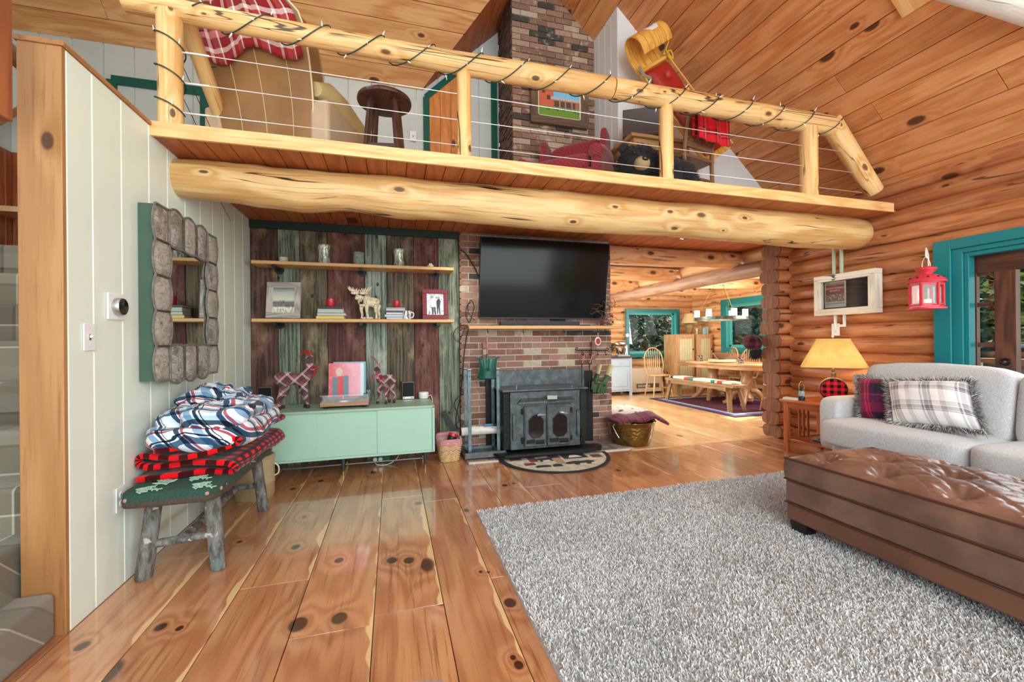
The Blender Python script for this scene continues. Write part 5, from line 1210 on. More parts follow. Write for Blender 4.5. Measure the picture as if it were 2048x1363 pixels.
# carved moose
mo = thing('carved_moose', 'cream carved wooden moose on the lower shelf', 'figurine', (-.23, 4.47, ZW))
t = NT('carved cream wood', .7); o_ = t.obj(); nz = t.noise(o_, 28, 3, .6, 2.5); t.set('Base Color', t.ramp(nz, [(.38, '8b7555'), (.45, 'd9c9a4'), (.6, 'efe4c8')])); t.bump(nz, .6, .008); M_moose = t.m
mb = MB()
mb.tube(cpath([(-.045, 0, .195), (-.02, 0, .19), (.03, 0, .175), (.075, 0, .165), (.10, 0, .15)], 4), [.038, .045, .052, .056, .058, .056, .052, .052, .052, .052, .052, .051, .050, .046, .04, .03, .02], 16)
mb.tube(cpath([(-.05, 0, .20), (-.075, 0, .215), (-.09, 0, .235)], 4), [.036, .034, .032, .03, .028, .027, .026, .025, .02], 12)
mb.tube(cpath([(-.085, 0, .24), (-.10, 0, .225), (-.115, -.005, .195)], 4), [.018, .023, .025, .025, .023, .022, .021, .018, .010], 12)
mb.soft((-.09, 0, .18), (.02, .012, .05), e=.9, n=8)
for (x, y) in ((-.06, -.03), (-.01, -.032), (.075, -.03), (.10, .028)):
    mb.tube(cpath([(x, y, .15), (x-.004, y, .09), (x+.004, y, .045), (x+.0, y, .005)], 4), [.026, .024, .021, .018, .015, .014, .013, .012, .012, .012, .012, .013, .013], 10)
fuse(mb.build('body', [M_moose], mo), .004, 2)
mb = MB()
for s_, ox in ((-1, -.125), (1, -.02)):
    c0 = V((-.085, 0, .248)); tip = V((ox-.04 if s_ < 0 else ox+.02, 0, .285)); mid = c0.lerp(tip, .5)+V((0, 0, -.008))
    mb.soft(mid+V((0, -.002, .006)), ((tip-c0).length*.9, .02, .034), e=.9, n=10)
    for k in range(7):
        q = c0.lerp(tip, .25+.75*k/6); mb.tube([q, q+V((s_*.006*(k-2), -.004, .028+.008*(k % 2))), q+V((s_*.009*(k-2), -.006, .045+.008*(k % 2)))], [.010, .007, .001], 7)
mb.build('antlers', [M_moose], mo)
MB().soft((-.005, 0, .012), (.11, .07, .026), e=.6, n=10).build('base', [M_moose], mo); MB().soft((-.103, -.024, .228), (.006, .006, .006), e=1, n=6).build('eye', [M_black], mo)
# things under the cabinet
gb = thing('power_strip', 'green boxed power adapter with white plugs on the floor under the mint cabinet', 'power strip', P(765, 930, Z=0)+V((0, .12, 0)))
B1((0, 0, .05), (.15, .07, .10)).build('box', [mat('green plastic', '1f5a44', .5)], gb, bevel=.008)
for x in (-.05, .0): MB().lathe([(.018, 0), (.02, .03), (0, .03)], (x-.02, -.05, .05), 14, R=M.Rotation(PI/2, 3, 'X')).build('plug', [mat('white plastic', 'e4e6e6', .4)], gb)
MB().tube(cpath([(-.07, -.07, .03), (-.05, -.1, .006), (.05, -.12, .006), (.14, -.08, .05), (.16, .0, .10)], 6), .004, 6).build('cord', [mat('white cord', 'dfe2e0', .5)], gb)
# ================================================================== fireplace wall
M_iron = NT('black stove iron', .42, .35); o_ = M_iron.obj(); nz = M_iron.noise(o_, 14, 4, .6); M_iron.set('Base Color', M_iron.mix(M_iron.step(nz, .35, .7), '454c4e', '5f686b')); M_iron.bump(M_iron.noise(o_, 120, 3), .25, .003); M_iron = M_iron.m
M_iron2 = mat('dark stove iron', '181b1c', .5, .3, bump=(90, .4, .003))
M_sil = mat('coiled nickel', 'd0d2d2', .25, 1)
YS = 4.16
st_ = thing('wood_stove', 'dark grey cast iron wood stove insert with two glazed doors', 'stove', (1.58, YS, .0))
O_ = V((1.58, YS, 0))
def SL_(p, y=YS): return P(p[0], p[1], Y=y)-O_
def sbx(x0, y0, x1, y1, d0, d1, m, name, bev=.003, par=st_):
    """box covering photo rectangle on the stove face, from depth d0 (towards viewer negative) to d1"""
    a, b = SL_((x0, y0)), SL_((x1, y1)); return B1(((a.x+b.x)/2, (d0+d1)/2, (a.z+b.z)/2), (b.x-a.x, d1-d0, a.z-b.z)).build(name, [m], par, bevel=bev)
sbx(1008, 783, 1174, 889, .05, .44, M_iron2, 'firebox', .004)
sbx(1020, 784, 1160.5, 889, .0, .06, M_iron, 'face_plate', .006)
a, b = SL_((1008, 783)), SL_((1020, 889)); mb = MB(); mb.box(((a.x+b.x)/2, .03, (a.z+b.z)/2), (b.x-a.x, .03, a.z-b.z)); mb.build('left_grille_panel', [M_iron2], st_)
mb = MB()
for i in range(22):
    for j in range(3): mb.box((a.x+.012+.016*j+.008*(i % 2), .008, b.z+.02+.025*i), (.008, .006, .014))
mb.build('left_grille', [mat('stove slot', '050606', .8)], st_)
o = sbx(1162, 784, 1174.5, 882, .02, .06, M_iron2, 'right_panel')
# top shelf and flashing against the brick
a, b = SL_((1003, 783)), SL_((1172, 776)); B1(((a.x+b.x)/2, .18, (a.z+b.z)/2+.008), (b.x-a.x, .46, .016)).build('top_shelf', [M_iron], st_, bevel=.003)
a, b = P(1001, 741, Y=4.55)-O_, P(1166, 737, Y=4.55)-O_
B1(((a.x+b.x)/2, 4.565-YS, (.60+a.z)/2), (b.x-a.x+.03, .02, a.z-.60)).build('back_flashing', [M_iron], st_, bevel=.002)
B1((a.x-.09, 4.575-YS, .42), (.15, .02, .86)).build('side_flashing', [M_iron2], st_, bevel=.002); B1((b.x+.06, 4.575-YS, .42), (.14, .02, .86)).build('side_flashing', [M_iron2], st_, bevel=.002)
for x in (1034, 1145):
    p = SL_((x, 781)); mb = MB().lathe([(.004, 0), (.004, .03), (.013, .032), (.014, .04), (0, .044)], (p.x, .02, p.z+.01), 14); mb.build('shelf_screw', [M_sil], st_)
# hood over the doors
a, b, c_, d_ = SL_((1033, 806)), SL_((1149, 801)), SL_((1144, 792)), SL_((1042, 796))
mb = MB(); zt, zb = (c_.z+d_.z)/2, (a.z+b.z)/2
mb.add([(a.x, 0, zb), (b.x, 0, zb), (c_.x, 0, zt), (d_.x, 0, zt), (a.x, -.06, zb), (b.x, -.06, zb), (c_.x, -.012, zt), (d_.x, -.012, zt)], [(0, 1, 2, 3), (4, 5, 6, 7), (0, 1, 5, 4), (1, 2, 6, 5), (2, 3, 7, 6), (3, 0, 4, 7)], [[(0, 0)]*4]*6); mb.build('smoke_hood', [M_iron], st_, bevel=.002)
o = sbx(1091, 789.5, 1111, 796.5, -.055, -.045, mat('nickel plate', 'a9aa9c', .35, .8, bump=(60, .8, .004)), 'name_plate'); 
def oct_(x0, y0, x1, y1, k=.28):
    a, b = SL_((x0, y0)), SL_((x1, y1)); w, h = b.x-a.x, a.z-b.z; c1 = min(w, h)*k
    return [(a.x+c1, b.z), (b.x-c1, b.z), (b.x, b.z+c1), (b.x, a.z-c1), (b.x-c1, a.z), (a.x+c1, a.z), (a.x, a.z-c1), (a.x, b.z+c1)]
for x0, y0, x1, y1, wx0, wy0, wx1, wy1, hx, hy, dr in ((1047, 812, 1091.5, 889.5, 1057, 831, 1084, 871.5, (1071, 1087), (828.5, 826), 1), (1092.5, 808, 1139.5, 886, 1105, 828, 1131, 868.5, (1115, 1131), (823.5, 823.5), -1)):
    a, b = SL_((x0, y0)), SL_((x1, y1)); dd = thing('x', 'x', 'x'); bpy.data.objects.remove(dd)
    mb = MB(); mb.box(((a.x+b.x)/2, -.012, (a.z+b.z)/2), (b.x-a.x, .028, a.z-b.z)); do = mb.build('stove_door', [M_iron], st_, bevel=.004)
    mb = MB()
    for (u0, v0, u1, v1) in ((x0+1.5, y0+1.5, x1-1.5, y0+3), (x0+1.5, y1-3, x1-1.5, y1-1.5), (x0+1.5, y0+3, x0+3, y1-3), (x1-3, y0+3, x1-1.5, y1-3)):
        p, q = SL_((u0, v0)), SL_((u1, v1)); mb.box(((p.x+q.x)/2, -.028, (p.z+q.z)/2), (abs(q.x-p.x), .008, abs(p.z-q.z)))
    mb.build('door_rim', [M_iron], do, bevel=.002)
    MB().prism(oct_(wx0-1.3, wy0-1.3, wx1+1.3, wy1+1.3), (0, -.027, 0), (1, 0, 0), (0, 0, 1), (0, -.010, 0)).build('window_rim', [M_iron2], do, bevel=.002)
    MB().prism(oct_(wx0, wy0, wx1, wy1), (0, -.036, 0), (1, 0, 0), (0, 0, 1), (0, -.003, 0)).build('window_glass', [mat('sooty glass', '241c1d', .12)], do)
    for k in range(2):
        u0 = x0+4+(x1-x0-8)*k/2+.6; u1 = x0+4+(x1-x0-8)*(k+1)/2-.6
        p, q = SL_((u0, y1-11)), SL_((u1, y1-4)); B1(((p.x+q.x)/2, -.028, (p.z+q.z)/2), (q.x-p.x, .008, p.z-q.z)).build('vent_panel', [M_iron2], do, bevel=.002)
    p, q = SL_((hx[0], hy[0])), SL_((hx[1], hy[1])); p.y = q.y = -.06
    MB().tube([p+V((-.01*dr, .05, 0)), p, p.lerp(q, .3)], .005, 8).build('handle_rod', [M_iron2], do)
    pts = []
    for i in range(90): t_ = i/89; c0 = p.lerp(q, t_); rr_ = .008+.005*sin(PI*t_); pts.append(c0+V((0, rr_*cos(i*.9), rr_*sin(i*.9))))
    MB().tube(pts, .0028, 5).build('coil_handle', [M_sil], do)
for x in (1044.5,):
    for y in (822, 880): p = SL_((x, y)); MB().lathe([(.011, -.03), (.013, 0), (.011, .03)], (p.x, -.02, p.z), 12).build('hinge', [M_iron2], st_)
for x in (1141.5,):
    for y in (818, 873): p = SL_((x, y)); MB().lathe([(.009, -.025), (.011, 0), (.009, .025)], (p.x, -.02, p.z), 12).build('hinge', [M_iron2], st_)
sbx(1024, 828, 1031.5, 880, -.025, .0, M_iron, 'side_rib', .006); sbx(1152, 819, 1159, 870, -.025, .0, M_iron, 'side_rib', .006)
o = sbx(1160, 857, 1168, 871, -.03, .02, M_iron2, 'switch_box')
# ash tray lip
a, b = P(1008, 895, Y=4.16), P(1183, 885, Y=4.16)
mb = MB().prism([(-.60, .0), (-.52, -.13), (.52, -.13), (.60, .0), (.60, .12), (-.60, .12)], (-.0, .0, .045), (1, 0, 0), (0, 1, 0), (0, 0, .018)); mb.prism([(-.60, .0), (-.52, -.13), (.52, -.13), (.60, .0), (.58, .0), (.51, -.12), (-.51, -.12), (-.58, .0)], (0, 0, .06), (1, 0, 0), (0, 1, 0), (0, 0, .012))
mb.box((0, .2, .02), (.9, .4, .04)); mb.build('ash_ledge', [M_iron2], st_, bevel=.004)
# television ------------------------------------------------------------
tv = thing('television', 'large black flat television mounted on the brick above the mantel', 'television', (1.66, 4.50, 1.455)); tv.rotation_euler = (rad(9), 0, rad(0))
B1((0, .02, .435), (1.515, .04, .865)).build('housing', [mat('tv plastic', '16181a', .35)], tv, bevel=.006)
B1((0, -.0012, .437), (1.497, .002, .845)).build('screen', [mat('tv screen', '050607', .12, 0, .22)], tv, smooth=False)
B1((0, -.003, .006), (1.515, .006, .012)).build('bottom_trim', [mat('tv trim', '3d4347', .3, .8)], tv, bevel=.001)
B1((0, .075, .42), (.5, .09, .4)).build('wall_mount', [M_black], tv, bevel=.005)
a, b = P(1001, 642, Y=4.42), P(1160, 650, Y=4.42)
sb = thing('soundbar', 'long black soundbar on the mantel under the television', 'soundbar', ((a.x+b.x)/2, 4.46, 1.372))
B1((0, 0, .026), (b.x-a.x, .08, .052)).build('body', [mat('soundbar cloth', '1b2733', .7, bump=(500, .4, .001))], sb, bevel=.012, seg=4)
for s_ in (-1, 1): B1((s_*(b.x-a.x)*.40, 0, .002), (.06, .06, .004)).build('foot', [M_black], sb)
ma = thing('mantel', 'rough live edge wooden mantel shelf across the fireplace brick', 'mantel', (1.62, 4.47, 1.335))
N_ = 50; prof = [(-.86+1.78*i/N_, -.155+.012*NZ.noise(V((i*.35, 3, 0)))+.006*NZ.noise(V((i*1.5, 1, 4)))) for i in range(N_+1)]
MB().prism(prof+[(.92, .12), (-.86, .12)], (0, 0, 0), (1, 0, 0), (0, 1, 0), (0, 0, .035)).build('board', [M_shelf], ma, bevel=.006)
for x in (975, 1046, 1127, 1195, 1210):
    p = P(x, 661, Y=4.36)-V((1.62, 4.47, 1.335)); MB().tube(cpath([(p.x, p.y, .0), (p.x, p.y, -.03), (p.x, p.y-.018, -.045), (p.x, p.y-.034, -.03), (p.x, p.y-.034, -.018)], 4), .003, 6).build('hook', [M_iron2], ma)
# twig garland at the mantel end
r = random.Random(12); g = thing('twig_garland', 'bunch of curly brown twigs and red leaves at the right end of the mantel', 'dried twigs', (2.42, 4.42, 1.37)); mb = MB(); mb2 = MB()
for k in range(44):
    p = V((r.uniform(-.12, .08), r.uniform(-.05, .08), r.uniform(0, .26)*(1 if k > 14 else .2))); pts = [p]; d = V((r.uniform(-1, 1), r.uniform(-1, 1), r.uniform(-.6, 1))).normalized()
    for q in range(6): d = (d+V((r.uniform(-1, 1), r.uniform(-1, 1), r.uniform(-1, 1)))*.8).normalized(); n_ = pts[-1]+d*.022; n_.z = max(n_.z, .004); n_.y = min(n_.y, .13); pts.append(n_)
    mb.tube(pts, .003, 5)
    if k % 2: fuzz(mb2, lambda rr, p=p: (V((p.x, p.y, max(p.z, .02))), V((rr.uniform(-1, 1), rr.uniform(-1, 1), rr.uniform(-1, 1))).normalized()), 6, .02, .007, seed=k)
mb.build('twigs', [mat('brown twig', '5b4236', .8)], g); mb2.build('leaves', [mat('dried red leaf', '6e2a26', .8)], g)
# hanging shovel
def lp3(px, py, y, o): return P(px, py, Y=y)-V(o)
so_ = (P(974, 665, Y=4.34).x, 4.34, P(974, 665, Y=4.34).z)
sh = thing('hearth_shovel', 'dark green ash shovel with wooden grip hanging from the mantel', 'shovel', so_)
p1, p2 = lp3(974, 672, 4.34, so_), lp3(974.5, 707, 4.34, so_); MB().tube([p1, p1.lerp(p2, .3), p1.lerp(p2, .7), p2], [.009, .012, .012, .009], 12).build('handle', [mat('wooden grip', 'a87055', .5)], sh)
MB().tube([p1, p1+V((0, -.004, .02)), p1+V((0, .01, .045)), p1+V((.0, .0, .02))], .003, 6).build('hanging_loop', [mat('cord', 'cbbfa8', .8)], sh)
M_gsh = mat('dark green enamel', '0f4f44', .22, .2)
c0 = p2; a, b = lp3(953, 716, 4.34, so_), lp3(997, 757, 4.34, so_); cx = c0.x; hw_ = (b.x-a.x)/2
MB().tube([c0, c0+V((0, 0, -.06))], [.011, .016], 12).build('socket', [M_gsh], sh)
mb = MB()
def blade(u, v):
    x = (u-.5)*2; w_ = hw_*(.98-.22*sin(PI*min(1, v*1.15))+(.06 if v < .1 else 0)); zt_ = a.z+(.012 if abs(x) > .8 else -.004*(1-abs(x))); z = zt_+(b.z-a.z)*v
    return V((cx+x*w_, -.035*abs(x)**2*(1-.3*v)+.012*math.exp(-(x*6)**2)*(-1 if v < .55 else 0), z))
mb.grid(blade, 24, 16); o = mb.build('blade', [M_gsh], sh); o.modifiers.new('s', 'SOLIDIFY').thickness = .003
# small hangings
ws = (P(1043, 664, Y=4.34).x, 4.335, P(1043, 664, Y=4.34).z); o1 = thing('leather_strap', 'narrow pale strap hanging from a mantel hook', 'strap', ws)
MB().tube(cpath([(0, 0, 0), (.006, -.004, -.06), (-.004, -.003, -.12), (.0, 0, -.175)], 5), .006, 8, flat=.3).build('strap', [mat('pale leather', 'cdbba0', .7)], o1); MB().tube([(0, 0, 0), (0, .01, .02)], .002, 5).build('loop', [M_black], o1)
ws = (P(1195.5, 664, Y=4.34).x, 4.34, P(1195, 664, Y=4.34).z); o1 = thing('plaid_ornament', 'small oval red plaid ornament with a white rim hanging under the mantel', 'ornament', ws)
c0 = lp3(1195.5, 682, 4.34, ws); MB().tube([(0, 0, 0), (c0.x, 0, c0.z+.04)], .002, 5).build('string', [mat('cord', 'cbbfa8', .8)], o1)
MB().lathe([(0, -.008), (.036, -.008), (.038, 0), (.036, .008), (0, .008)], (c0.x, 0, c0.z), 24, R=M.Rotation(PI/2, 3, 'X'), sy=1.3).build('rim', [mat('ornament rim', 'e3cfc8', .7)], o1)
MB().lathe([(0, .008), (.027, .008), (.026, .012), (0, .013)], (c0.x, 0, c0.z), 24, R=M.Rotation(PI/2, 3, 'X'), sy=1.3).build('plaid_face', [plaid('ornament plaid', 'a33', [(0, 'a02a34'), (.5, 'd9b0a8'), (.65, '701a22')], [(0, 'a02a34'), (.6, '701a22')], .022)], o1)
# tool rack with tongs, poker and gloves
tr_o = (P(1152, 700, Y=4.56).x, 4.56, P(1152, 700, Y=4.56).z); tk = thing('tool_rack', 'black wrought iron tool rail with curled ends on the fireplace brick', 'tool rack', tr_o)
e1 = lp3(1213, 700, 4.56, tr_o); MB().tube([(0, -.02, 0), e1+V((0, -.02, 0))], .0055, 8).build('rail', [M_iron2], tk)
for x, s_ in ((0, -1), (e1.x, 1)): MB().tube([V((x, -.02, e1.z*(x/e1.x)))+V((s_*(.014*sin(k*.7)), 0, .016-.016*cos(k*.7))) for k in range(8)], .004, 6).build('curl', [M_iron2], tk)
for px in (1162, 1177, 1193, 1209):
    q = lp3(px, 700, 4.56, tr_o); MB().tube(cpath([(q.x, -.02, q.z), (q.x, -.022, q.z-.045), (q.x, -.045, q.z-.055), (q.x, -.055, q.z-.035)], 4), .0045, 6).build('hook', [M_iron2], tk)
M_copper = mat('copper handle', 'a4644a', .35, .9)
for px, lab, bot in ((1163.5, 'fireplace poker with a copper loop handle, left one on the tool rail', 806), (1178.5, 'fireplace tool with a copper loop handle, right one next to the gloves', 815)):
    oo = (P(px, 712, Y=4.50).x, 4.50, P(px, 712, Y=4.50).z); o1 = thing('fire_iron', lab, 'fire iron', oo)
    pts = cpath([(0, 0, -.085), (-.028, 0, -.02), (-.033, 0, .02), (0, 0, .045), (.033, 0, .02), (.028, 0, -.02), (0.003, 0, -.085)], 6); MB().tube(pts, .0055, 8).build('loop_handle', [M_copper], o1)
    q = lp3(px+.5, bot, 4.50, oo); MB().tube([(0, 0, -.08), (0, 0, -.13), (q.x, 0, q.z*.6), (q.x, 0, q.z)], [.009, .006, .006, .006], 8).build('shaft', [M_iron2], o1)
    if bot == 806: B1((q.x+.0, 0, q.z), (.05, .01, .09)).build('blade', [M_iron2], o1, bevel=.003)
    else: MB().tube(cpath([(q.x, 0, q.z), (q.x+.02, 0, q.z-.03), (q.x+.04, 0, q.z-.01)], 5), .005, 6).build('hook_tip', [M_iron2], o1)
M_gl = mat('green leather glove', '3f5f3c', .7, n=(14, '30492f', .8), bump=(60, .4, .004)); M_cuff = mat('cream canvas cuff', 'd0c598', .8, bump=(200, .3, .002))
def glove(lab, top, wrist, palm, tips, thumb, Y, k):
    oo = P(*top, Y=Y); o = thing('work_glove', lab, 'glove', oo); L = lambda p, dy=0: P(p[0], p[1], Y=Y+dy)-oo
    a, b = L(top), L(wrist); d = (b-a)
    MB().tube([a, a.lerp(b, .5), b], [.058*k, .052*k, .045*k], 16, flat=.35).build('cuff', [M_cuff], o)
    mb = MB(); p = L(palm); mb.tube([b, b.lerp(p, .35), b.lerp(p, .7), p], [.044*k, .047*k, .048*k, .042*k], 16, flat=.45)
    side = V((0, 0, 1)).cross(d.normalized()); side = V((d.z, 0, -d.x)).normalized()
    for i, t_ in enumerate(tips):
        q = L(t_, -.006*(i % 2)); st = p.lerp(b, .15)+side*(-.03+.02*i)*k*1.0; mb.tube([st, st.lerp(q, .5)+V((0, -.006, 0)), q], [.014*k, .0125*k, .010*k], 10)
    q = L(thumb, -.02); st = b.lerp(p, .35)+V((0, -.01, 0)); mb.tube([st, st.lerp(q, .5)+V((0, -.012, 0)), q], [.018*k, .016*k, .012*k], 10)
    fuse(mb.build('hand', [M_gl], o), .0045, 2)
glove('green work glove with cream cuff, left of the pair on the tool rail', (1199, 728), (1195, 747), (1189, 766), [(1193.5, 784), (1190, 785), (1186, 784), (1183, 779)], (1203, 762), 4.49, 1.0)
glove('green work glove with cream cuff, right of the pair on the tool rail', (1222, 730), (1215, 750), (1206, 770), [(1211, 786), (1206, 788), (1200.5, 787), (1196, 783)], (1203, 768), 4.44, 1.08)
# log rack, birch log, tray -------------------------------------------------
M_gal = mat('galvanised steel', '6c8085', .42, .6, n=(18, '4f6064', .8))
ro = V((.75, 4.26, .03)); lr = thing('log_rack', 'tall galvanised steel firewood rack left of the stove', 'log rack', ro)
ht = .86
for (x, y) in ((.0, .0), (.30, .0), (.0, .24), (.30, .24)):
    B1((x, y, ht/2+.02), (.034, .006, ht)).build('upright', [M_gal], lr, bevel=.001)
    MB().lathe([(0, -.018), (.014, -.018), (.014, .018), (0, .018)], (x, y, ht+.028), 12, R=M.Rotation(PI/2, 3, 'Y')).build('roller_cap', [mat('cap', '8f8a86', .4, .6)], lr)
    MB().lathe([(0, 0), (.005, 0), (.004, .004)], (x, y-.004, ht-.04), 8, R=M.Rotation(PI/2, 3, 'X')).build('bolt', [M_black], lr)
for x in (0, .30): MB().bar((x, -.003, .04), (x, .243, .04), .034, .006).build('cross_strap', [M_gal], lr); MB().bar((x, -.003, .15), (x, .243, .10), .028, .005).build('cross_strap', [M_gal], lr)
for y in (0, .24): MB().bar((-.0, y, .03), (.30, y, .03), .006, .03).build('foot_strap', [M_gal], lr)
mb = MB()
mb.box((.15, .12, .010), (.42, .38, .02)); mb.box((.15, -.06, .03), (.42, .008, .05)); mb.build('ash_tray', [mat('grey steel tray', '6f7577', .5, .5, n=(9, '565b5d', .8))], lr, bevel=.002)
for x in (-.06, .36): MB().tube([(x, -.065, .045), (x, -.075, .045), (x, -.075, .0), (x, -.06, -.0)], .006, 8).build('hook_foot', [M_gal], lr)
t = NT('birch log bark', .8); o_ = t.obj(); nz = t.noise(t.scale(o_, 8, 60, 60), 1, 3, .6); t.set('Base Color', t.ramp(nz, [(.3, '6a625a'), (.4, 'cfcdc6'), (.7, 'e2e0da')])); t.bump(nz, .6, .006)
bl = single(MB().tube([(-.23, 0, 0), (-.1, 0, .006), (.08, 0, .004), (.25, 0, .0)], [.043, .045, .041, .040], 20, wob=.08), 'firewood_log', [t.m], 'white birch log lying across the steel firewood rack', 'log', (.915, 4.385, .262), rad(-3))
u = thing('utility_lighter', 'blue and black tool resting on the birch log in the rack', 'tool', (1.0, 4.37, .312)); B1((-.03, 0, .012), (.10, .03, .02)).build('grip', [mat('blue plastic', '3f7fb0', .4)], u, bevel=.005); B1((.06, 0, .010), (.09, .024, .018)).build('body', [M_black], u, bevel=.004)
# leaning dark panel and cables beside the cabinet
single(MB().bar((.52, 4.57, .46), (.66, 4.53, .20), .05, .02, up=(0, 1, 0)), 'leaning_bar', [M_iron2], 'short black metal bar leaning on the barn boards behind the basket', 'bar')
cbm = mat('black cable', '17191a', .5)
def cable(lab, pts, r_=.0045, Y=4.57):
    q = [P(p[0], p[1], Y=(p[2] if len(p) > 2 else Y)) for p in pts]; return single(MB().tube(cpath(q, 6), r_, 6), 'cable', [cbm], lab, 'cable')
cable('thick black cable curving down from the barn boards behind the television', [(920, 499), (930, 505), (942, 522), (952, 540), (962, 560, 4.56)], .006)
cable('long black cable running down the wall between barn boards and brick', [(938, 652), (932, 680), (927, 720), (924, 760), (919, 800), (912, 835), (914, 858)], .006, 4.56)
cable('looped black cable left of the television above the mantel end', [(950, 640, 4.52), (938, 628), (936, 612), (942, 600), (948, 612), (944, 630), (938, 645), (932, 630), (934, 612), (942, 604)], .005, 4.54)
cable('black cable looping over the barn boards under the lower shelf end', [(937, 653, 4.34), (925, 650), (910, 660), (908, 675), (918, 682), (925, 668), (930, 655)], .004, 4.57)
cable('black cable curling low beside the log rack', [(930, 786), (915, 795), (908, 810), (915, 825), (918, 842), (910, 850), (925, 858), (934, 850)], .0045, 4.58)
# basket ---------------------------------------------------------------
bk = thing('wicker_basket', 'small square wicker basket with a red plaid lining beside the mint cabinet', 'basket', (.545, 4.32, 0), rad(4))
M_wick = mat('wicker', 'd8bf88', .6, n=(40, 'b1945c', .8)); mb = MB(); N_ = 17
for i in range(N_):
    z = .008+.185*i/(N_-1); hx_, hy_ = .085+.032*i/(N_-1), .075+.028*i/(N_-1); pts = []
    for k in range(56):
        a = 2*PI*k/56; c_, s_ = cos(a), sin(a); q = (abs(c_)**5+abs(s_)**5)**(-.2); w_ = .005*cos(k*PI/2+i*PI); pts.append(V((c_*q*(hx_+w_), s_*q*(hy_+w_), z)))
    mb.tube(pts, .0062, 6, closed=True)
for k in range(28):
    a = 2*PI*(k+.5)/28; c_, s_ = cos(a), sin(a); q = (abs(c_)**5+abs(s_)**5)**(-.2); mb.tube([(c_*q*.082, s_*q*.072, 0), (c_*q*.116, s_*q*.102, .2)], .004, 5)
mb.box((0, 0, .006), (.15, .13, .01)); mb.build('weave', [M_wick], bk)
M_lin = plaid('basket lining plaid', 'b5636a', [(0, 'c07a80'), (.5, '8c3a48'), (.62, 'd8a8a8'), (.7, '3f3f68'), (.8, 'c07a80')], [(0, 'c58a8c'), (.5, '7c3a5a'), (.62, 'd8b0a8')], .03)
mb = MB()
def lin_(u, v):
    a = 2*PI*u; c_, s_ = cos(a), sin(a); q = (abs(c_)**5+abs(s_)**5)**(-.2); t_ = v; o_ = (.124+.004*sin(u*60)) if t_ < .5 else .108; z = .17+.06*(t_/.5) if t_ < .5 else .23-.12*(t_-.5)/.5
    z += .006*sin(u*40) if t_ < .5 else 0; back = .04 if s_ > .5 else 0; return V((c_*q*o_, s_*q*o_*.9, z+back*(1 if .2 < t_ < .8 else 0)))
mb.grid(lin_, 72, 10, us=.9, vs_=.2, close_u=True); mb.build('plaid_lining', [M_lin], bk)
R_ = M.Rotation(rad(25), 3, 'Y') @ M.Rotation(rad(-15), 3, 'X')
fl = thing('flashlight', 'black and red flashlight sticking out of the wicker basket', 'flashlight', (.53, 4.31, .12)); mb = MB().lathe([(0, 0), (.026, 0), (.028, .05), (.04, .09), (.045, .13)], (0, 0, 0), 20, R=R_); mb.build('body', [mat('black rubber', '14161a', .5)], fl); MB().lathe([(.046, .13), (.047, .155), (.038, .16), (0, .150)], (0, 0, 0), 20, R=R_).build('red_head', [mat('red plastic', 'c4202c', .35)], fl)
tg = thing('metal_tongs', 'silver handled tool standing at the right side of the wicker basket', 'tongs', (.60, 4.27, .10)); MB().bar((0, 0, 0), (.03, -.01, .14), .03, .005).build('blade', [mat('steel blade', 'b9c2c6', .3, .9)], tg); MB().bar((.02, .01, 0), (.055, 0, .15), .02, .006).build('blade', [mat('steel blade', 'b9c2c6', .3, .9)], tg)
# half-round hearth rug ---------------------------------------------------
hr_ = thing('hearth_rug', 'half round lodge rug with animal and cabin pictures in front of the stove', 'rug', (1.60, 4.13, 0), rad(-2))
def half(R0, y0=0, n=40): return [(R0*cos(PI+PI*i/n), y0+R0*sin(PI+PI*i/n)) for i in range(n+1)]
MB().prism(half(.585), (0, 0, .004), (1, 0, 0), (0, 1, 0), (0, 0, .010)).build('dark_border', [mat('rug black', '22262a', .95, bump=(200, .8, .004))], hr_)
def sc(poly, s_, ox=0, oy=0): return [(p[0]*s_+ox, p[1]*s_+oy) for p in poly]
MB().prism(half(.535, -.02), (0, 0, .0142), (1, 0, 0), (0, 1, 0), (0, 0, .0012)).build('cream_field', [mat('rug cream', 'cfc8b4', .95, n=(12, 'a8a08c', .8), bump=(200, .8, .004))], hr_)
def pf_(name, polys, m, z=.0156):
    for pl in polys: MB().prism(pl, (0, 0, z), (1, 0, 0), (0, 1, 0), (0, 0, .0012)).build(name, [m], hr_, smooth=False)
rred, rbl, rtan = mat('rug maroon', '6d3a36', .95), mat('rug charcoal', '2c2f3a', .95), mat('rug tan', 'a08a6c', .95)
box_ = lambda x0, y0, x1, y1: [(x0, y0), (x1, y0), (x1, y1), (x0, y1)]
pf_('maroon_block', [box_(-.48, -.10, -.36, -.03), box_(-.38, -.30, -.27, -.22), box_(-.08, -.12, .04, -.03), box_(.36, -.20, .47, -.10), box_(-.30, -.20, -.22, -.03)], rred)
pf_('charcoal_block', [box_(.06, -.18, .32, -.03)], rbl); pf_('tan_block', [box_(-.06, -.34, .03, -.13)], rtan)
bearp = [(-.16, -.02), (-.13, .03), (-.05, .05), (.03, .04), (.10, .045), (.15, .01), (.14, -.02), (.10, -.03), (.09, -.075), (.05, -.075), (.045, -.03), (-.02, -.035), (-.03, -.075), (-.07, -.075), (-.08, -.03), (-.12, -.035)]
moosep = [(-.13, .03), (-.08, .045), (.0, .05), (.06, .06), (.07, .10), (.15, .10), (.15, .075), (.10, .06), (.12, .03), (.07, .02), (.06, -.03), (.06, -.08), (.04, -.08), (.03, -.02), (-.05, -.025), (-.06, -.08), (-.09, -.08), (-.08, -.02), (-.12, -.01)]
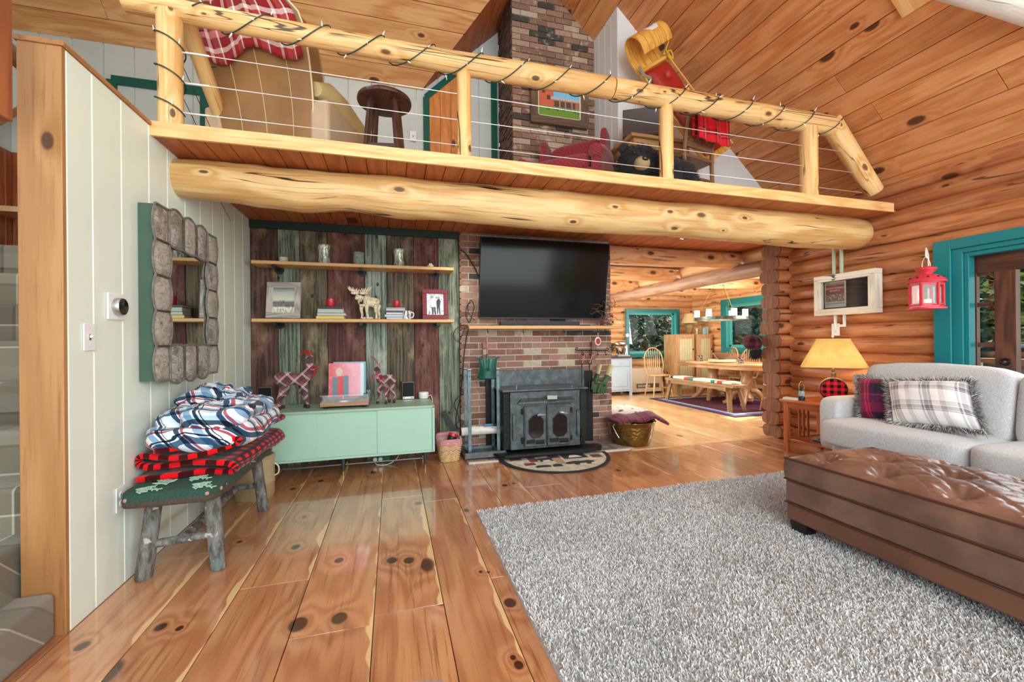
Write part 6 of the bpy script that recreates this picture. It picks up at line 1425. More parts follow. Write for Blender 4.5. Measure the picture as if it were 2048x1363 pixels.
pf_('bear_motif', [sc(bearp, 1.0, .17, -.32)], rbl, .0158); pf_('moose_motif', [sc(moosep, .9, -.12, -.14)], rbl, .0170)
pf_('cabin_motif', [sc([(-.1, -.04), (.1, -.04), (.1, .02), (.06, .05), (-.06, .05), (-.1, .02)], .75, -.22, -.36), sc([(-.06, -.05), (.06, -.05), (.06, .02), (.0, .06), (-.06, .02)], .8, -.08, -.36)], rbl, .0158)
pf_('light_motif', [sc([(-.08, -.05), (.08, -.05), (.04, .04), (-.04, .04)], .9, .19, -.10)], mat('rug cream light', 'd9d2be', .95), .0170)
# brass tub with blanket and floor cushion
tbx = V((2.66, 4.36, 0))
tu = thing('brass_tub', 'large hammered brass tub with bail handle right of the stove', 'tub', tbx)
t = NT('hammered brass', .22, .9); o_ = t.obj(); vn = t.t.nodes.new('ShaderNodeTexVoronoi'); t.t.links.new(o_, vn.inputs['Vector']); vn.inputs['Scale'].default_value = 34; t.set('Base Color', t.mix(t.step(t.noise(o_, 5, 3), .4, .7), '8a7440', '6c5c38')); t.bump(vn.outputs['Distance'], .35, .01); M_brass = t.m
MB().lathe([(0, 0), (.20, 0), (.215, .015), (.245, .12), (.262, .22), (.275, .27), (.282, .275), (.278, .282), (.262, .272), (.24, .14), (.2, .02), (0, .015)], n=56).build('body', [M_brass], tu)
MB().lathe([(.014, 0), (.016, .01), (0, .016)], (-.255, -.06, .24), 12, R=M.Rotation(-PI/2, 3, 'Y')).build('handle_ear', [M_sil], tu); MB().tube(cpath([(-.27, -.06, .245), (-.285, -.10, .235), (-.275, -.14, .18), (-.25, -.17, .12)], 6), .005, 8).build('bail_handle', [M_sil], tu)
M_mar = plaid('maroon plaid wool', '6a2c3c', [(0, '742f42'), (.4, '2a1c28'), (.62, 'a2505c'), (.7, '742f42')], [(0, '6c2a3a'), (.45, '241a24'), (.62, '94586a'), (.7, '6c2a3a')], .10)
mb = MB()
def wb(u, v):
    x = -.26+.62*u; y = -.20+.34*v; z = .30+.055*sin(PI*u)*sin(PI*v)+.03*sin(u*9)*(.4+v*.5)+.02*NZ.noise(V((x*7, y*7, 0)))+.06*u*u
    if u > .72: z -= (u-.72)*.42*(1-.6*v); x += .02
    return V((x, y, z))
mb.grid(wb, 40, 24, us=.7, vs_=.5); o = mb.build('plaid_throw', [M_mar]); o.modifiers.new('s', 'SOLIDIFY').thickness = .03; o.location = tbx; tag(o, 'maroon and black plaid throw spilling over the rim of the brass tub', 'blanket')
t = NT('white pinecone print', .9); o_ = t.obj(); v_ = t.noise(o_, 9, 3, .6); v2 = t.noise(o_, 16, 3, .6)
c = t.mix(t.step(v_, .60, .63), 'd8d4c8', '4c4a3e'); c = t.mix(t.step(v2, .66, .69), c, 'a8323a'); t.set('Base Color', c)
single(MB().soft((0, 0, 0), (.62, .62, .30), e=.55, n=22, wr=.01), 'floor_cushion', [t.m], 'round white floor cushion with a pine cone print behind the brass tub', 'cushion', (2.96, 5.02, .17))
# spot lights under the loft
for i, (px, py) in enumerate(((939, 441), (1031, 450), (1118, 457), (1207, 462), (1366, 474))):
    p = P(px, py, Z=2.365); o = thing('spotlight', 'small ceiling spotlight under the loft, number %s from the left' % ('one two three four five'.split()[i]), 'spotlight', (p.x, p.y, 2.40), 0, 'spotlights under the loft')
    MB().lathe([(0, -.012), (.03, -.012), (.032, 0), (0, 0)], n=18).build('mount', [M_iron2 if i in (2, 3) else M_sil], o)
    MB().lathe([(.012, -.055), (.028, -.05), (.030, -.02), (.012, -.012)], (0, 0, 0), 16, R=M.Rotation(rad(25), 3, 'X')).build('head', [M_iron2 if i in (2, 3) else M_sil], o)
    if i not in (2, 3): MB().lathe([(0, -.0555), (.02, -.053), (.02, -.05), (0, -.05)], (0, 0, 0), 16, R=M.Rotation(rad(25), 3, 'X')).build('bulb', [mat('lit bulb', 'fff6e0', .2, emit=('fff0d0', 12))], o)
    lamp('spot_glow', 'SPOT', (p.x, p.y-.02, 2.32), 15, (1, .93, .80), .03, target=(p.x*1.0, 4.62, 1.2), spot_size=rad(95), spot_blend=.8)
# ================================================================== right side of the living room
t = NT('grey shag rug', 1.0); isl = t.island(); o_ = t.obj(); c = t.ramp(isl, [(0, '9a9999'), (.10, 'b8b7b5'), (.35, 'c9c7c5'), (.65, 'd6d4d2'), (.88, 'e0dedc')], 'LINEAR'); c = t.mix(t.math('MULTIPLY', t.step(t.noise(o_, 1.6, 3), .4, .65), .18), c, '8e8c88'); t.set('Base Color', c); t.set('Specular IOR Level', .1); M_pile = t.m
rug = thing('area_rug', 'large pale grey shag rug covering the middle of the floor', 'rug', (2.45, 1.35, 0))
x0, x1, y0, y1 = .56-2.45, 4.35-2.45, -.35-1.35, 2.90-1.35
mb = MB(); mb.add([(x0, y0, .0), (x1, y0, .0), (x1, y1+.06, .0), (x0, y1, .0), (x0+.01, y0, .022), (x1, y0, .022), (x1, y1+.05, .022), (x0+.01, y1-.01, .022)], [(0, 3, 2, 1), (4, 5, 6, 7), (0, 1, 5, 4), (1, 2, 6, 5), (2, 3, 7, 6), (3, 0, 4, 7)], [[(0, 0)]*4]*6)
mb.build('backing', [mat('rug backing', 'c4c2bf', 1.0, n=(90, 'a8a6a3', .9), bump=(160, 1, .01))], rug)
r = random.Random(4); me = bpy.data.meshes.new('pile'); vs = []; fs = []
def tuft(x, y, s_):
    a = r.uniform(0, 2*PI); L = r.uniform(.010, .020)*s_; w_ = .0028*s_; lx, ly = r.uniform(-.9, .9)*L, r.uniform(-.9, .9)*L; c_, s2 = cos(a)*w_, sin(a)*w_; b = len(vs)
    vs.extend([(x-c_, y-s2, .016), (x+c_, y+s2, .016), (x+c_*.8+lx, y+s2*.8+ly, .020+L), (x-c_*.8+lx, y-s2*.8+ly, .020+L)]); fs.append((b, b+1, b+2, b+3))
YT = 2.90-1.35
while len(fs) < 170000:
    u, v = r.random(), r.random(); x = x0+(x1-x0)*u; y = y1+.06*u-(y1-y0)*v**1.0
    X_w, Y_w = x+2.45, y+1.35
    dpt = X_w*.272+Y_w*.962
    if dpt < .7 or (X_w > 2.5 and Y_w < 1.9 and X_w < 3.0) or X_w > 3.9: continue
    if X_w/dpt > 1.75: continue
    tuft(x, y, 1.0 if dpt > 1.2 else .85)
me.from_pydata(vs, [], fs); me.materials.append(M_pile); o = bpy.data.objects.new('pile', me); COL.objects.link(o); o.parent = rug; o['kind'] = 'stuff'
# ottoman ------------------------------------------------------------------
t = NT('brown leather', .28); o_ = t.obj(); nz = t.noise(o_, 3, 4, .6); c = t.mix(t.step(nz, .35, .7), '62453a', '84604f'); t.set('Base Color', c); t.set('Coat Weight', .5); t.set('Coat Roughness', .25); t.bump(t.math('ADD', t.noise(o_, 160, 3, .6), t.math('MULTIPLY', t.noise(t.scale(o_, 1, .35, 1), 22, 2), 1.5)), .12, .003); M_lea = t.m
t = NT('tan brown leather', .42); o_ = t.obj(); t.set('Base Color', t.mix(t.step(t.noise(o_, 2.2, 3), .35, .7), '744e3b', '633f2e')); t.bump(t.noise(o_, 160, 3), .12, .003); M_lea2 = t.m
ot = thing('ottoman', 'long tufted brown leather ottoman on the grey rug', 'ottoman', (2.70, 1.28, .03)); OW, OL = .74, 1.56
R4 = lambda mb, c_, d: mb.soft(c_, d, None, e=.12, n=24)
B1((0, 0, .115), (OW-.01, OL-.01, .105)).build('lower_band', [M_lea2], ot, bevel=.012, seg=3)
B1((0, 0, .237), (OW, OL, .138)).build('frame', [M_lea], ot, bevel=.014, seg=3)
tf = [(-.245+.245*i, -.62+.31*j+(.155 if i % 2 else 0)) for i in range(3) for j in range(5) if abs(-.62+.31*j+(.155 if i % 2 else 0)) < .74]
def top(u, v):
    x, y = (u-.5)*OW, (v-.5)*OL; ex, ey = 1-abs(2*u-1)**9, 1-abs(2*v-1)**16; h = .435+.062*(1-(2*u-1)**4*.55)*(1-(2*v-1)**8*.6)*ex**.5*ey**.5
    for (a, b) in tf:
        d = math.hypot(x-a, y-b); h -= .052*math.exp(-d*d/.0030)+.016*math.exp(-d/.08)
        if d < .16:
            an = math.atan2(y-b, x-a); h += .005*sin(an*9+a*40+b*13)*math.exp(-((d-.055)/.035)**2)
    d1 = min(abs(((x-a)+(y-b)) if 1 else 0) for a, b in tf); h -= .006*math.exp(-(min(abs((x-a)*1.26-(y-b)) for a, b in tf)/.012)**2)*ex*ey+.006*math.exp(-(min(abs((x-a)*1.26+(y-b)) for a, b in tf)/.012)**2)*ex*ey
    h += .003*NZ.noise(V((x*14, y*14, 1)))
    return V((x, y, h))
mb = MB(); mb.grid(top, 74, 150, us=OW, vs_=OL)
hx_, hy_ = OW/2, OL/2; per = []
for q in range(4):
    (ax, ay), (bx, by) = [((-hx_, -hy_), (hx_, -hy_)), ((hx_, -hy_), (hx_, hy_)), ((hx_, hy_), (-hx_, hy_)), ((-hx_, hy_), (-hx_, -hy_))][q]; n_ = 40 if q % 2 == 0 else 80
    for i in range(n_): per.append(V((ax+(bx-ax)*i/n_, ay+(by-ay)*i/n_, 0)))
NP = len(per)
def sd(u, v):
    p = per[int(round(u*NP)) % NP]; z = .31+.128*v; k = 1+.012*sin(PI*v); w_ = .0025*sin(u*NP*.55+3*sin(u*30))*sin(PI*v); return V((p.x*k+(w_ if abs(p.x) > hx_-.01 else 0), p.y*(1+.006*sin(PI*v))+(w_ if abs(p.y) > hy_-.01 else 0), z))
mb.grid(sd, NP, 8, us=4.6, vs_=.13, close_u=True); mb.build('cushion', [M_lea], ot, ang=70)
def ring(z, k, r_, name):
    MB().tube([V((p.x*k, p.y*(1+(k-1)*.5), z)) for p in per[::2]], r_, 8, closed=True).build(name, [mat('dark leather piping', '4a2c20', .4)], ot)
ring(.437, 1.004, .0065, 'piping'); ring(.312, 1.006, .006, 'piping'); ring(.168, 1.002, .005, 'piping')
for a, b in tf: p = top(a/OW+.5, b/OL+.5); MB().soft((a, b, p.z+.004), (.026, .026, .014), e=1, n=8).build('button', [M_lea], ot)
for sx in (-1, 1):
    for sy in (-1, 1): B1((sx*(hx_-.06), sy*(hy_-.07), .033), (.09, .11, .066), taper=.85).build('foot', [mat('dark foot', '1c1715', .4)], ot, bevel=.004)
# sofa ---------------------------------------------------------------------
t = NT('pale grey boucle', .95); o_ = t.obj(); n1 = t.noise(o_, 170, 3, .7); c = t.mix(t.step(n1, .35, .65), 'a9abad', 'd0d1d2'); c = t.mix(t.math('MULTIPLY', t.step(t.noise(o_, 3, 2), .4, .7), .15), c, 'b9c2c8'); t.set('Base Color', c); t.set('Sheen Weight', .25); t.bump(n1, .5, .004); M_sofa = t.m
sf = thing('sofa', 'pale grey fabric sofa with loose cushions against the log wall', 'sofa', (4.1, 1.4, 0))
def cush(name, c_, d, e=.3, puff=.1, wr=.008, R=None, n=20): return MB().soft(c_, d, R, e=e, n=n, puff=puff, wr=wr).build(name, [M_sofa], sf)
B1((.10, -.02, .18), (.70, 3.1, .22)).build('base', [M_sofa], sf, bevel=.03, seg=3)
for i in range(3): cush('seat_cushion', (-.02, 1.02-1.02*i, .37), (.82, 1.04, .24), .26, .12)
B1((.40, -.02, .47), (.16, 3.1, .66)).build('back_frame', [M_sofa], sf, bevel=.05, seg=4)
for i in range(3): cush('back_cushion', (.22, 1.0-1.0*i, .68), (.28, 1.0, .58), .25, .12, .012, M.Rotation(rad(10), 3, 'Y'))
for s_ in (1, -1): cush('armrest', (.16, s_*1.60, .40), (.72, .20, .50), .28, 0, .005)
for sx in (-.22, .4):
    for sy in (-1.5, 1.5): MB().bar((sx, sy, 0.0), (sx, sy, .09), .05).build('foot', [M_dkw], sf)
# pillows
M_pgrey = plaid('grey white plaid pillow', 'c9c9cc', [(0, 'eceded'), (.2, '8a888e'), (.26, 'eceded'), (.3, '77757c'), (.42, 'b4b3b7'), (.46, '6f6d74'), (.52, 'f1f1f1'), (.72, 'f1f1f1'), (.75, 'b4b2b7'), (.9, 'dededf')], [(0, 'f0f0f0'), (.22, '5e5c62'), (.24, 'bdbbbf'), (.40, 'f0f0f0'), (.43, '807e85'), (.58, 'c9c8cb'), (.62, '45434a'), (.65, 'f0f0f0')], .22, .20)
M_pred = plaid('purple red plaid pillow', '6a2048', [(0, '7a1c40'), (.30, 'e02a48'), (.36, '7a1c40'), (.42, 'e02a48'), (.46, '4c1a44'), (.6, '201c2a'), (.9, '7a1c40')], [(0, '8a1f48'), (.3, '1c1a26'), (.62, '402040'), (.7, 'a03060'), (.74, '5c1c48')], .26, .28)
M_furf = NT('grey faux fur', .9); isl = M_furf.island(); M_furf.set('Base Color', M_furf.ramp(isl, [(0, '43484a'), (.35, '7f8486'), (.65, 'b9bab8'), (1, 'eceae4')])); M_furf = M_furf.m
def pillow(label, A, B_, C_, D_, th_, m, seed, name='throw_pillow', fl_=.045):
    """corners: A top-left, B top-right, C bottom-right, D bottom-left as seen from the room"""
    A, B_, C_, D_ = map(V, (A, B_, C_, D_)); o0 = (A+B_+C_+D_)/4; o = thing(name, label, 'pillow', o0); A, B_, C_, D_ = A-o0, B_-o0, C_-o0, D_-o0
    nn = (B_-A).cross(D_-A).normalized(); w_ = ((B_-A).length+(C_-D_).length)/2; h_ = ((D_-A).length+(C_-B_).length)/2
    def pt(u, v, s_):
        pin = 1-.05*sin(PI*v)*0; p = A.lerp(B_, u).lerp(D_.lerp(C_, u), v); c_ = V((0, 0, 0)); k = .05*(sin(PI*u)*abs(2*v-1)**3+sin(PI*v)*abs(2*u-1)**3); p = p.lerp(c_, k)
        b = (1-abs(2*u-1)**3.2)**.6*(1-abs(2*v-1)**3.2)**.6; return p+nn*s_*(th_*.5*b+.008*b*NZ.noise(V((u*6, v*6, seed))))
    mb = MB(); mb.grid(lambda u, v: pt(u, v, 1), 28, 28, us=w_, vs_=h_); mb.grid(lambda u, v: pt(u, v, -1), 28, 28, us=w_, vs_=h_); mb.build('cover', [m], o, weld=True)
    mb = MB()
    def sfc(r):
        e, q = r.randrange(4), r.random(); u, v = [(q, 0), (1, q), (q, 1), (0, q)][e]; p = pt(u, v, 1)*1.0+nn*r.uniform(-.012, .012); out = p.normalized(); return p, (out+nn*r.uniform(-.7, .7)).normalized()
    fuzz(mb, sfc, 5200, fl_*1.15, .0035, seed=seed, droop=.25); f = mb.build('fur_trim', [M_furf], o); f['kind'] = 'stuff'; return o
q = lambda x, y, X: P(x, y, X=X)
pillow('large grey and white plaid pillow with grey fur trim on the sofa', q(1775, 762, 4.16), q(1940, 762, 4.16), q(1968, 862, 3.94), q(1785, 845, 3.94), .20, M_pgrey, 3)
pillow('purple and red plaid pillow with fur trim half behind the grey plaid pillow', q(1716, 754, 4.22), q(1800, 758, 4.24), q(1795, 842, 4.06), q(1724, 838, 4.04), .18, M_pred, 5)
pillow('dark fur pillow hardly showing above the grey plaid pillow', q(1815, 748, 4.30), q(1850, 748, 4.30), q(1850, 800, 4.26), q(1815, 800, 4.26), .10, M_furf, 7)
# end table with lamp --------------------------------------------------------
M_cher = wood('cherry table', 'a5512b', '6c2a12', 'bf6d40', rough=.32, coat=.3, knots=0, grain=12, vary=.15)
et = thing('end_table', 'reddish wooden slatted end table between sofa and log wall', 'table', (4.27, 3.28, 0)); TX, TY, TZ = .56, .62, .56
B1((0, 0, TZ-.012), (TX, TY, .024)).build('table_top', [M_cher], et, bevel=.005); B1((0, 0, TZ-.055), (TX-.07, TY-.07, .06)).build('apron', [M_cher], et, bevel=.003)
for sx in (-1, 1):
    for sy in (-1, 1): B1((sx*(TX/2-.05), sy*(TY/2-.05), (TZ-.024)/2), (.045, .045, TZ-.024)).build('leg', [M_cher], et, bevel=.003)
B1((0, 0, .14), (TX-.08, TY-.08, .018)).build('lower_shelf', [M_cher], et, bevel=.003)
for sy in (-1, 1):
    for k in range(3): B1((-.06+.06*k, sy*(TY/2-.05), .335), (.025, .012, .38)).build('slat', [M_cher], et, bevel=.002)
    MB().bar((-TX/2+.05, sy*(TY/2-.05), .14), (TX/2-.05, sy*(TY/2-.05), .14), .03, .03).build('rail', [M_cher], et)
for k in range(3): B1((TX/2-.05, -.08+.08*k, .335), (.012, .025, .38)).build('slat', [M_cher], et)
tl = thing('table_lamp', 'table lamp with a tapered yellow shade and a round red checked base', 'lamp', (4.30, 3.24, TZ), rad(-50))
t = NT('parchment shade', .8); t.set('Base Color', t.mix(t.step(t.noise(t.obj(), 14, 3), .4, .7), 'd8b368', 'c9a050')); t.set('Emission Color', lin('e0a850')); t.set('Emission Strength', .38); M_shade = t.m
mb = MB()
def shd(hw_, hd, z): return [(-hw_, -hd, z), (hw_, -hd, z), (hw_, hd, z), (-hw_, hd, z)]
vs = shd(.27, .19, .355)+shd(.135, .09, .635); mb.add(vs, [(0, 1, 5, 4), (1, 2, 6, 5), (2, 3, 7, 6), (3, 0, 4, 7)], [[(0, 0)]*4]*4); o = mb.build('shade', [M_shade], tl, bevel=.03, seg=4); o.modifiers.new('s', 'SOLIDIFY').thickness = .003
for z, a, b in ((.355, .27, .19), (.635, .135, .09)):
    mb = MB(); c_ = shd(a, b, z)
    for i in range(4): mb.bar(c_[i], c_[(i+1) % 4], .006)
    mb.build('shade_rim', [mat('shade rim', 'd9bd7c', .6)], tl)
MB().tube([(0, 0, .26), (0, 0, .65)], .005, 8).build('stem', [mat('aged bronze', '7c6a52', .4, .6)], tl); MB().soft((0, 0, .662), (.022, .022, .022), e=1, n=8).build('finial', [mat('ivory finial', 'd9cfae', .4)], tl)
MB().lathe([(.012, .235), (.024, .245), (.02, .26), (.027, .275), (.022, .295), (.012, .30), (.016, .315), (.010, .335), (0, .34)], n=20).build('neck', [mat('aged bronze', '7c6a52', .4, .6)], tl)
Rx = M.Rotation(PI/2, 3, 'X')
MB().lathe([(0, -.05), (.10, -.05), (.118, -.042), (.118, .042), (.10, .05), (0, .05)], (0, 0, .125), 36, R=Rx).build('canteen_body', [mat('tan canteen', '9c8a6c', .6)], tl)
M_bufl = plaid('lamp buffalo check', 'c01f2c', [(0, 'c81f30'), (.5, '14080a')], [(0, 'c81f30'), (.5, '14080a')], .058, coords='Object', axes=(0, 2))
MB().lathe([(.0, .05), (.105, .05), (.112, .052), (.08, .062), (0, .066)], (0, 0, .125), 36, R=Rx).build('check_face', [M_bufl], tl); MB().lathe([(.108, .047), (.116, .052), (.108, .057)], (0, 0, .125), 36, R=Rx, cap=False).build('face_rim', [M_black], tl)
B1((0, 0, .008), (.20, .13, .016)).build('base', [mat('dark lamp base', '2c2420', .4)], tl, bevel=.004)
lamp('table_lamp_bulb', 'POINT', (4.30, 3.24, TZ+.47), 5, (1, .72, .42), .05)
sl_o = P(1647, 793, Z=TZ)
ol = thing('camping_lantern', 'small dark green railroad lantern on the end table', 'lantern', (4.10, 3.42, TZ)); M_olg = mat('dark teal tin', '1d3c40', .3, .6)
MB().lathe([(0, 0), (.032, 0), (.034, .01), (.032, .03), (.022, .038), (.024, .042)], n=20).build('tank', [M_olg], ol); MB().lathe([(.022, .042), (.028, .06), (.026, .085), (.02, .10)], n=20, cap=False).build('globe', [mat('lantern globe', 'b9d4d8', .1, trans=.6)], ol)
MB().lathe([(.024, .10), (.03, .104), (.022, .115), (.016, .128), (0, .132)], n=20).build('cap', [M_olg], ol); MB().tube(cpath([(-.032, 0, .10), (-.034, 0, .15), (-.015, 0, .19), (.015, 0, .19), (.034, 0, .15), (.032, 0, .10)], 5), .002, 6).build('wire_handle', [mat('brass wire', 'b59a5c', .4, .9)], ol)
for k, (x, y, w_, d, c_, lb) in enumerate(((4.06, 3.50, .09, .14, 'd9d4c8', 'small cream notepad at the far left corner of the end table'), (4.08, 3.08, .12, .16, 'e3e1dc', 'white book lying on the end table next to the sofa arm'))): book(x, y, TZ+.001, w_, d, .018, c_, lb, rad(20-60*k))
mgz = thing('magazine_pile', 'dark magazines on the lower shelf of the end table', 'magazines', (4.22, 3.18, .150)); 
for k in range(4): B1((.01*k, .012*k*(-1)**k, .006+.011*k), (.22, .28, .009), rad(8*k-12)).build('magazine', [mat('mag %d' % k, ['2c2430', '4a4650', 'a8a4a8', '3a2c38'][k], .4)], mgz)
# wall fittings on the log wall ------------------------------------------------
M_chip = wood('chipped white frame', 'd9d4c0', '7a6a55', 'efebdc', rough=.7, knots=0, cracks=.9, grain=10, bump=.3)
a, b, c_ = P(1627, 556, X=4.50), P(1750, 533, X=4.50), P(1753, 624, X=4.50)
zt_, zb_ = (a.z+b.z)/2, (c_.z+P(1632, 632, X=4.50).z)/2; W_, H_ = a.y-b.y, zt_-zb_
sb_o = thing('shadow_box', 'chipped white framed shadow box holding a small poster on the log wall', 'picture frame', (4.60, a.y, zb_), rad(-90))
def fr4(mb, x0, z0, x1, z1, fw, y, d):
    mb.bar((x0, y, z0+fw/2), (x1, y, z0+fw/2), fw, d, up=(0, 1, 0)); mb.bar((x0, y, z1-fw/2), (x1, y, z1-fw/2), fw, d, up=(0, 1, 0)); mb.bar((x0+fw/2, y, z0+fw), (x0+fw/2, y, z1-fw), fw, d, up=(0, 1, 0)); mb.bar((x1-fw/2, y, z0+fw), (x1-fw/2, y, z1-fw), fw, d, up=(0, 1, 0))
mb = MB(); fr4(mb, 0, 0, W_, H_, .05, -.05, .10); mb.build('frame', [M_chip], sb_o, bevel=.004)
mb = MB(); fr4(mb, .048, .048, W_-.048, H_-.048, .02, -.07, .06); mb.build('inner_frame', [M_chip], sb_o, bevel=.003)
B1((W_/2, -.012, H_/2), (W_-.06, .02, H_-.06)).build('back_panel', [mat('shadow box back', '211a1a', .5)], sb_o)
B1((W_/2, -.075, H_/2), (W_-.12, .003, H_-.12)).build('glass', [M_clear], sb_o)
px0, px1 = .085, .085+(W_-.12)*.43; pz0, pz1 = .085, H_-.075
B1(((px0+px1)/2, -.04, (pz0+pz1)/2), (px1-px0, .012, pz1-pz0)).build('poster_mount', [mat('poster border', 'd8d8d6', .5)], sb_o)
t = NT('poster print', .4); s = t.t.nodes.new('ShaderNodeSeparateXYZ'); t.t.links.new(t.uv(), s.inputs[0]); Y_ = s.outputs[1]; nz = t.noise(t.scale(t.uv(), 1, 1, 1), 12, 4, .7)
c = t.ramp(Y_, [(0, 'b9c2bc'), (.10, '7f9a92'), (.16, 'c4bcb0'), (.2, '6d5a50'), (.52, '5d4038'), (.58, '8a4442'), (.84, '7a3a3c'), (.9, '8a8480'), (1, '9a958f')], 'CONSTANT'); c = t.mix(t.math('MULTIPLY', t.step(nz, .5, .6), t.math('MULTIPLY', t.math('LESS_THAN', Y_, .52), t.math('GREATER_THAN', Y_, .2))), c, 'd0b09c'); t.set('Base Color', c)
pic(sb_o, px0+.008, pz0+.008, px1-.008, pz1-.008, -.047, t.m, 'poster')
for k, s_ in enumerate(('DESCENT MOVEMENT', 'SEMINARS &')): text('poster_text', s_, .020, ((px0+px1)/2, -.0485, pz1-.075-.026*k), (1, 0, 0), (0, 0, 1), mat('poster ink', 'e3d8cc', .5), sb_o, 'CENTER')
M_cond = mat('pale green conduit', 'b9cdb0', .5)
for i, (px_, lb) in enumerate(((1665, 'left one'), (1680, 'right one'))):
    p = P(px_, 520, X=4.57); single(MB().bar((4.59, p.y, 1.86), (4.59, p.y, 2.39), .03, .018, up=(0, 1, 0)), 'conduit', [M_cond], 'pale green cable conduit above the shadow box, %s of two' % lb, 'conduit')
p1, p2 = P(1668, 645, X=4.57), P(1686, 645, X=4.57)
mb = MB().bar((4.59, p1.y, 1.30), (4.59, p1.y, zb_), .026, .016, up=(0, 1, 0)); single(mb, 'conduit', [M_plate], 'short white conduit from the shadow box down to the wall outlet', 'conduit')
mb = MB().bar((4.59, p2.y, 1.335), (4.59, p2.y, zb_), .026, .016, up=(0, 1, 0)); mb.bar((4.59, p2.y-.01, 1.335), (4.59, p1.y-.04, 1.335), .026, .016, up=(0, 1, 0)); single(mb, 'conduit', [M_plate], 'white conduit with an elbow leading into the wall outlet from the right', 'conduit')
plate('power_outlet', 'white outlet on the log wall under the shadow box', 'power outlet', (4.595, p1.y, 1.295), (-1, 0, 0), 'outlet', .085, .13)
# red lantern on a hook
M_rl = mat('red painted tin', 'd03a48', .4); lo = V((4.38, 2.50, 1.44)); rlt = thing('red_lantern', 'red tin candle lantern hanging from a hook beside the teal door frame', 'lantern', lo)
def hexr(r_, z0, z1, name, m, n=6, rot_=0): 
    mb = MB().lathe([(0, z0), (r_, z0), (r_, z1), (0, z1)], n=n, R=M.Rotation(rot_, 3, 'Z')); return mb.build(name, [m], rlt, smooth=False, bevel=.002)
hexr(.125, 0, .014, 'base_plate', M_rl, 32); hexr(.11, .014, .032, 'base_ring', M_rl, 6, rad(12)); hexr(.108, .215, .232, 'top_ring', M_rl, 6, rad(12))
for k in range(6):
    a = rad(12)+k*PI/3; a2 = a+PI/3; p, q = V((cos(a)*.103, sin(a)*.103, 0)), V((cos(a2)*.103, sin(a2)*.103, 0))
    MB().bar(p+V((0, 0, .03)), p+V((0, 0, .218)), .018).build('corner_post', [M_rl], rlt)
    mb = MB(); mb.bar(p.lerp(q, .1)+V((0, 0, .042)), p.lerp(q, .9)+V((0, 0, .042)), .012); mb.bar(p.lerp(q, .1)+V((0, 0, .208)), p.lerp(q, .9)+V((0, 0, .208)), .012); mb.build('pane_frame', [M_rl], rlt)
    d = (q-p).normalized(); nn = V((d.y, -d.x, 0)); mb = MB(); mb.box(p.lerp(q, .5)+V((0, 0, .125)), (.086, .002, .17), M((d, nn, V((0, 0, 1)))).transposed()); mb.build('glass_pane', [M_glass], rlt, smooth=False)
MB().lathe([(.128, .228), (.130, .234), (.110, .262), (.075, .288), (.045, .298), (.04, .30)], n=32).build('dome', [M_rl], rlt); MB().lathe([(.04, .298), (.042, .31), (.072, .338), (.070, .346), (.045, .362), (0, .366)], n=32).build('chimney_cap', [M_rl], rlt)
for k in range(10):
    a = k*PI/5; MB().soft((cos(a)*.108, sin(a)*.108, .268), (.016, .016, .012), e=1, n=6).build('vent_hole', [mat('vent hole', '3a0c12', .8)], rlt)
MB().lathe([(0, .032), (.033, .032), (.033, .085), (0, .085)], n=20).build('candle', [M_wax], rlt)
MB().tube(cpath([(-.05, 0, .35), (-.045, 0, .40), (0, 0, .448), (.045, 0, .40), (.05, 0, .35)], 6), .003, 6).build('wire_bail', [M_steel], rlt)
hk = thing('wall_hook', 'white curved metal hook holding the red lantern', 'hook', (4.585, 2.60, 1.93)); MB().tube(cpath([(0, 0, -.16), (0, 0, -.02), (-.03, -.01, .03), (-.10, -.04, .05), (-.17, -.08, .02), (-.205, -.10, -.035), (-.19, -.10, -.05)], 6), .006, 8).build('hook', [M_plate], hk)
# teal door casing, door, porch
DW = 2.56
mb = MB(); xo = 4.585
def dbx(mb, y0, y1, z0, z1, x0, x1, m=0): mb.box(((x0+x1)/2, (y0+y1)/2, (z0+z1)/2), (abs(x1-x0), abs(y1-y0), abs(z1-z0)), None, m)
ztop = 2.03
dbx(mb, DW-.12, DW, 0, ztop, 4.57, 4.66); dbx(mb, DW-.19, DW-.12, 0, ztop-.085, 4.588, 4.67); dbx(mb, DW-.222, DW-.19, 0, ztop-.125, 4.605, 4.68)
dbx(mb, .90, DW-.12, ztop-.085, ztop, 4.57, 4.66); dbx(mb, .95, DW-.19, ztop-.125, ztop-.085, 4.588, 4.67); dbx(mb, .95, DW-.222, ztop-.16, ztop-.125, 4.605, 4.68)
dbx(mb, .78, .90, 0, ztop, 4.57, 4.66); dbx(mb, .90, .95, 0, ztop-.085, 4.60, 4.68)
d3 = struct(mb.build('door_3', [M_teal], bevel=.004))
M_dkd = wood('dark brown door', '4a2c22', '2c1712', '6a4232', rough=.35, knots=0, grain=10, vary=.2)
mb = MB(); X0, X1 = 4.70, 4.74; yl = DW-.235
dbx(mb, .95, yl+.05, ztop-.30, ztop-.10, X0, X1); dbx(mb, yl+.012, yl+.05, 0, ztop-.30, X0, X1)
y_st0, y_st1 = P(1990, 650, X=4.70).y, P(2034, 650, X=4.70).y
dbx(mb, y_st1, y_st0, 0, ztop-.30, X0-.008, X1+.008); yl += .012
for z in (P(1960, 546, X=4.70).z-.005, P(1960, 609, X=4.70).z, P(1960, 689, X=4.70).z, .5): dbx(mb, y_st0, yl, z-.018, z+.018, X0+.005, X1-.005)
dbx(mb, .95, 1.04, .2, ztop-.30, X0, X1); dbx(mb, .95, yl, 0, .2, X0, X1)
mb.build('door_leaf', [M_dkd], d3, bevel=.003)
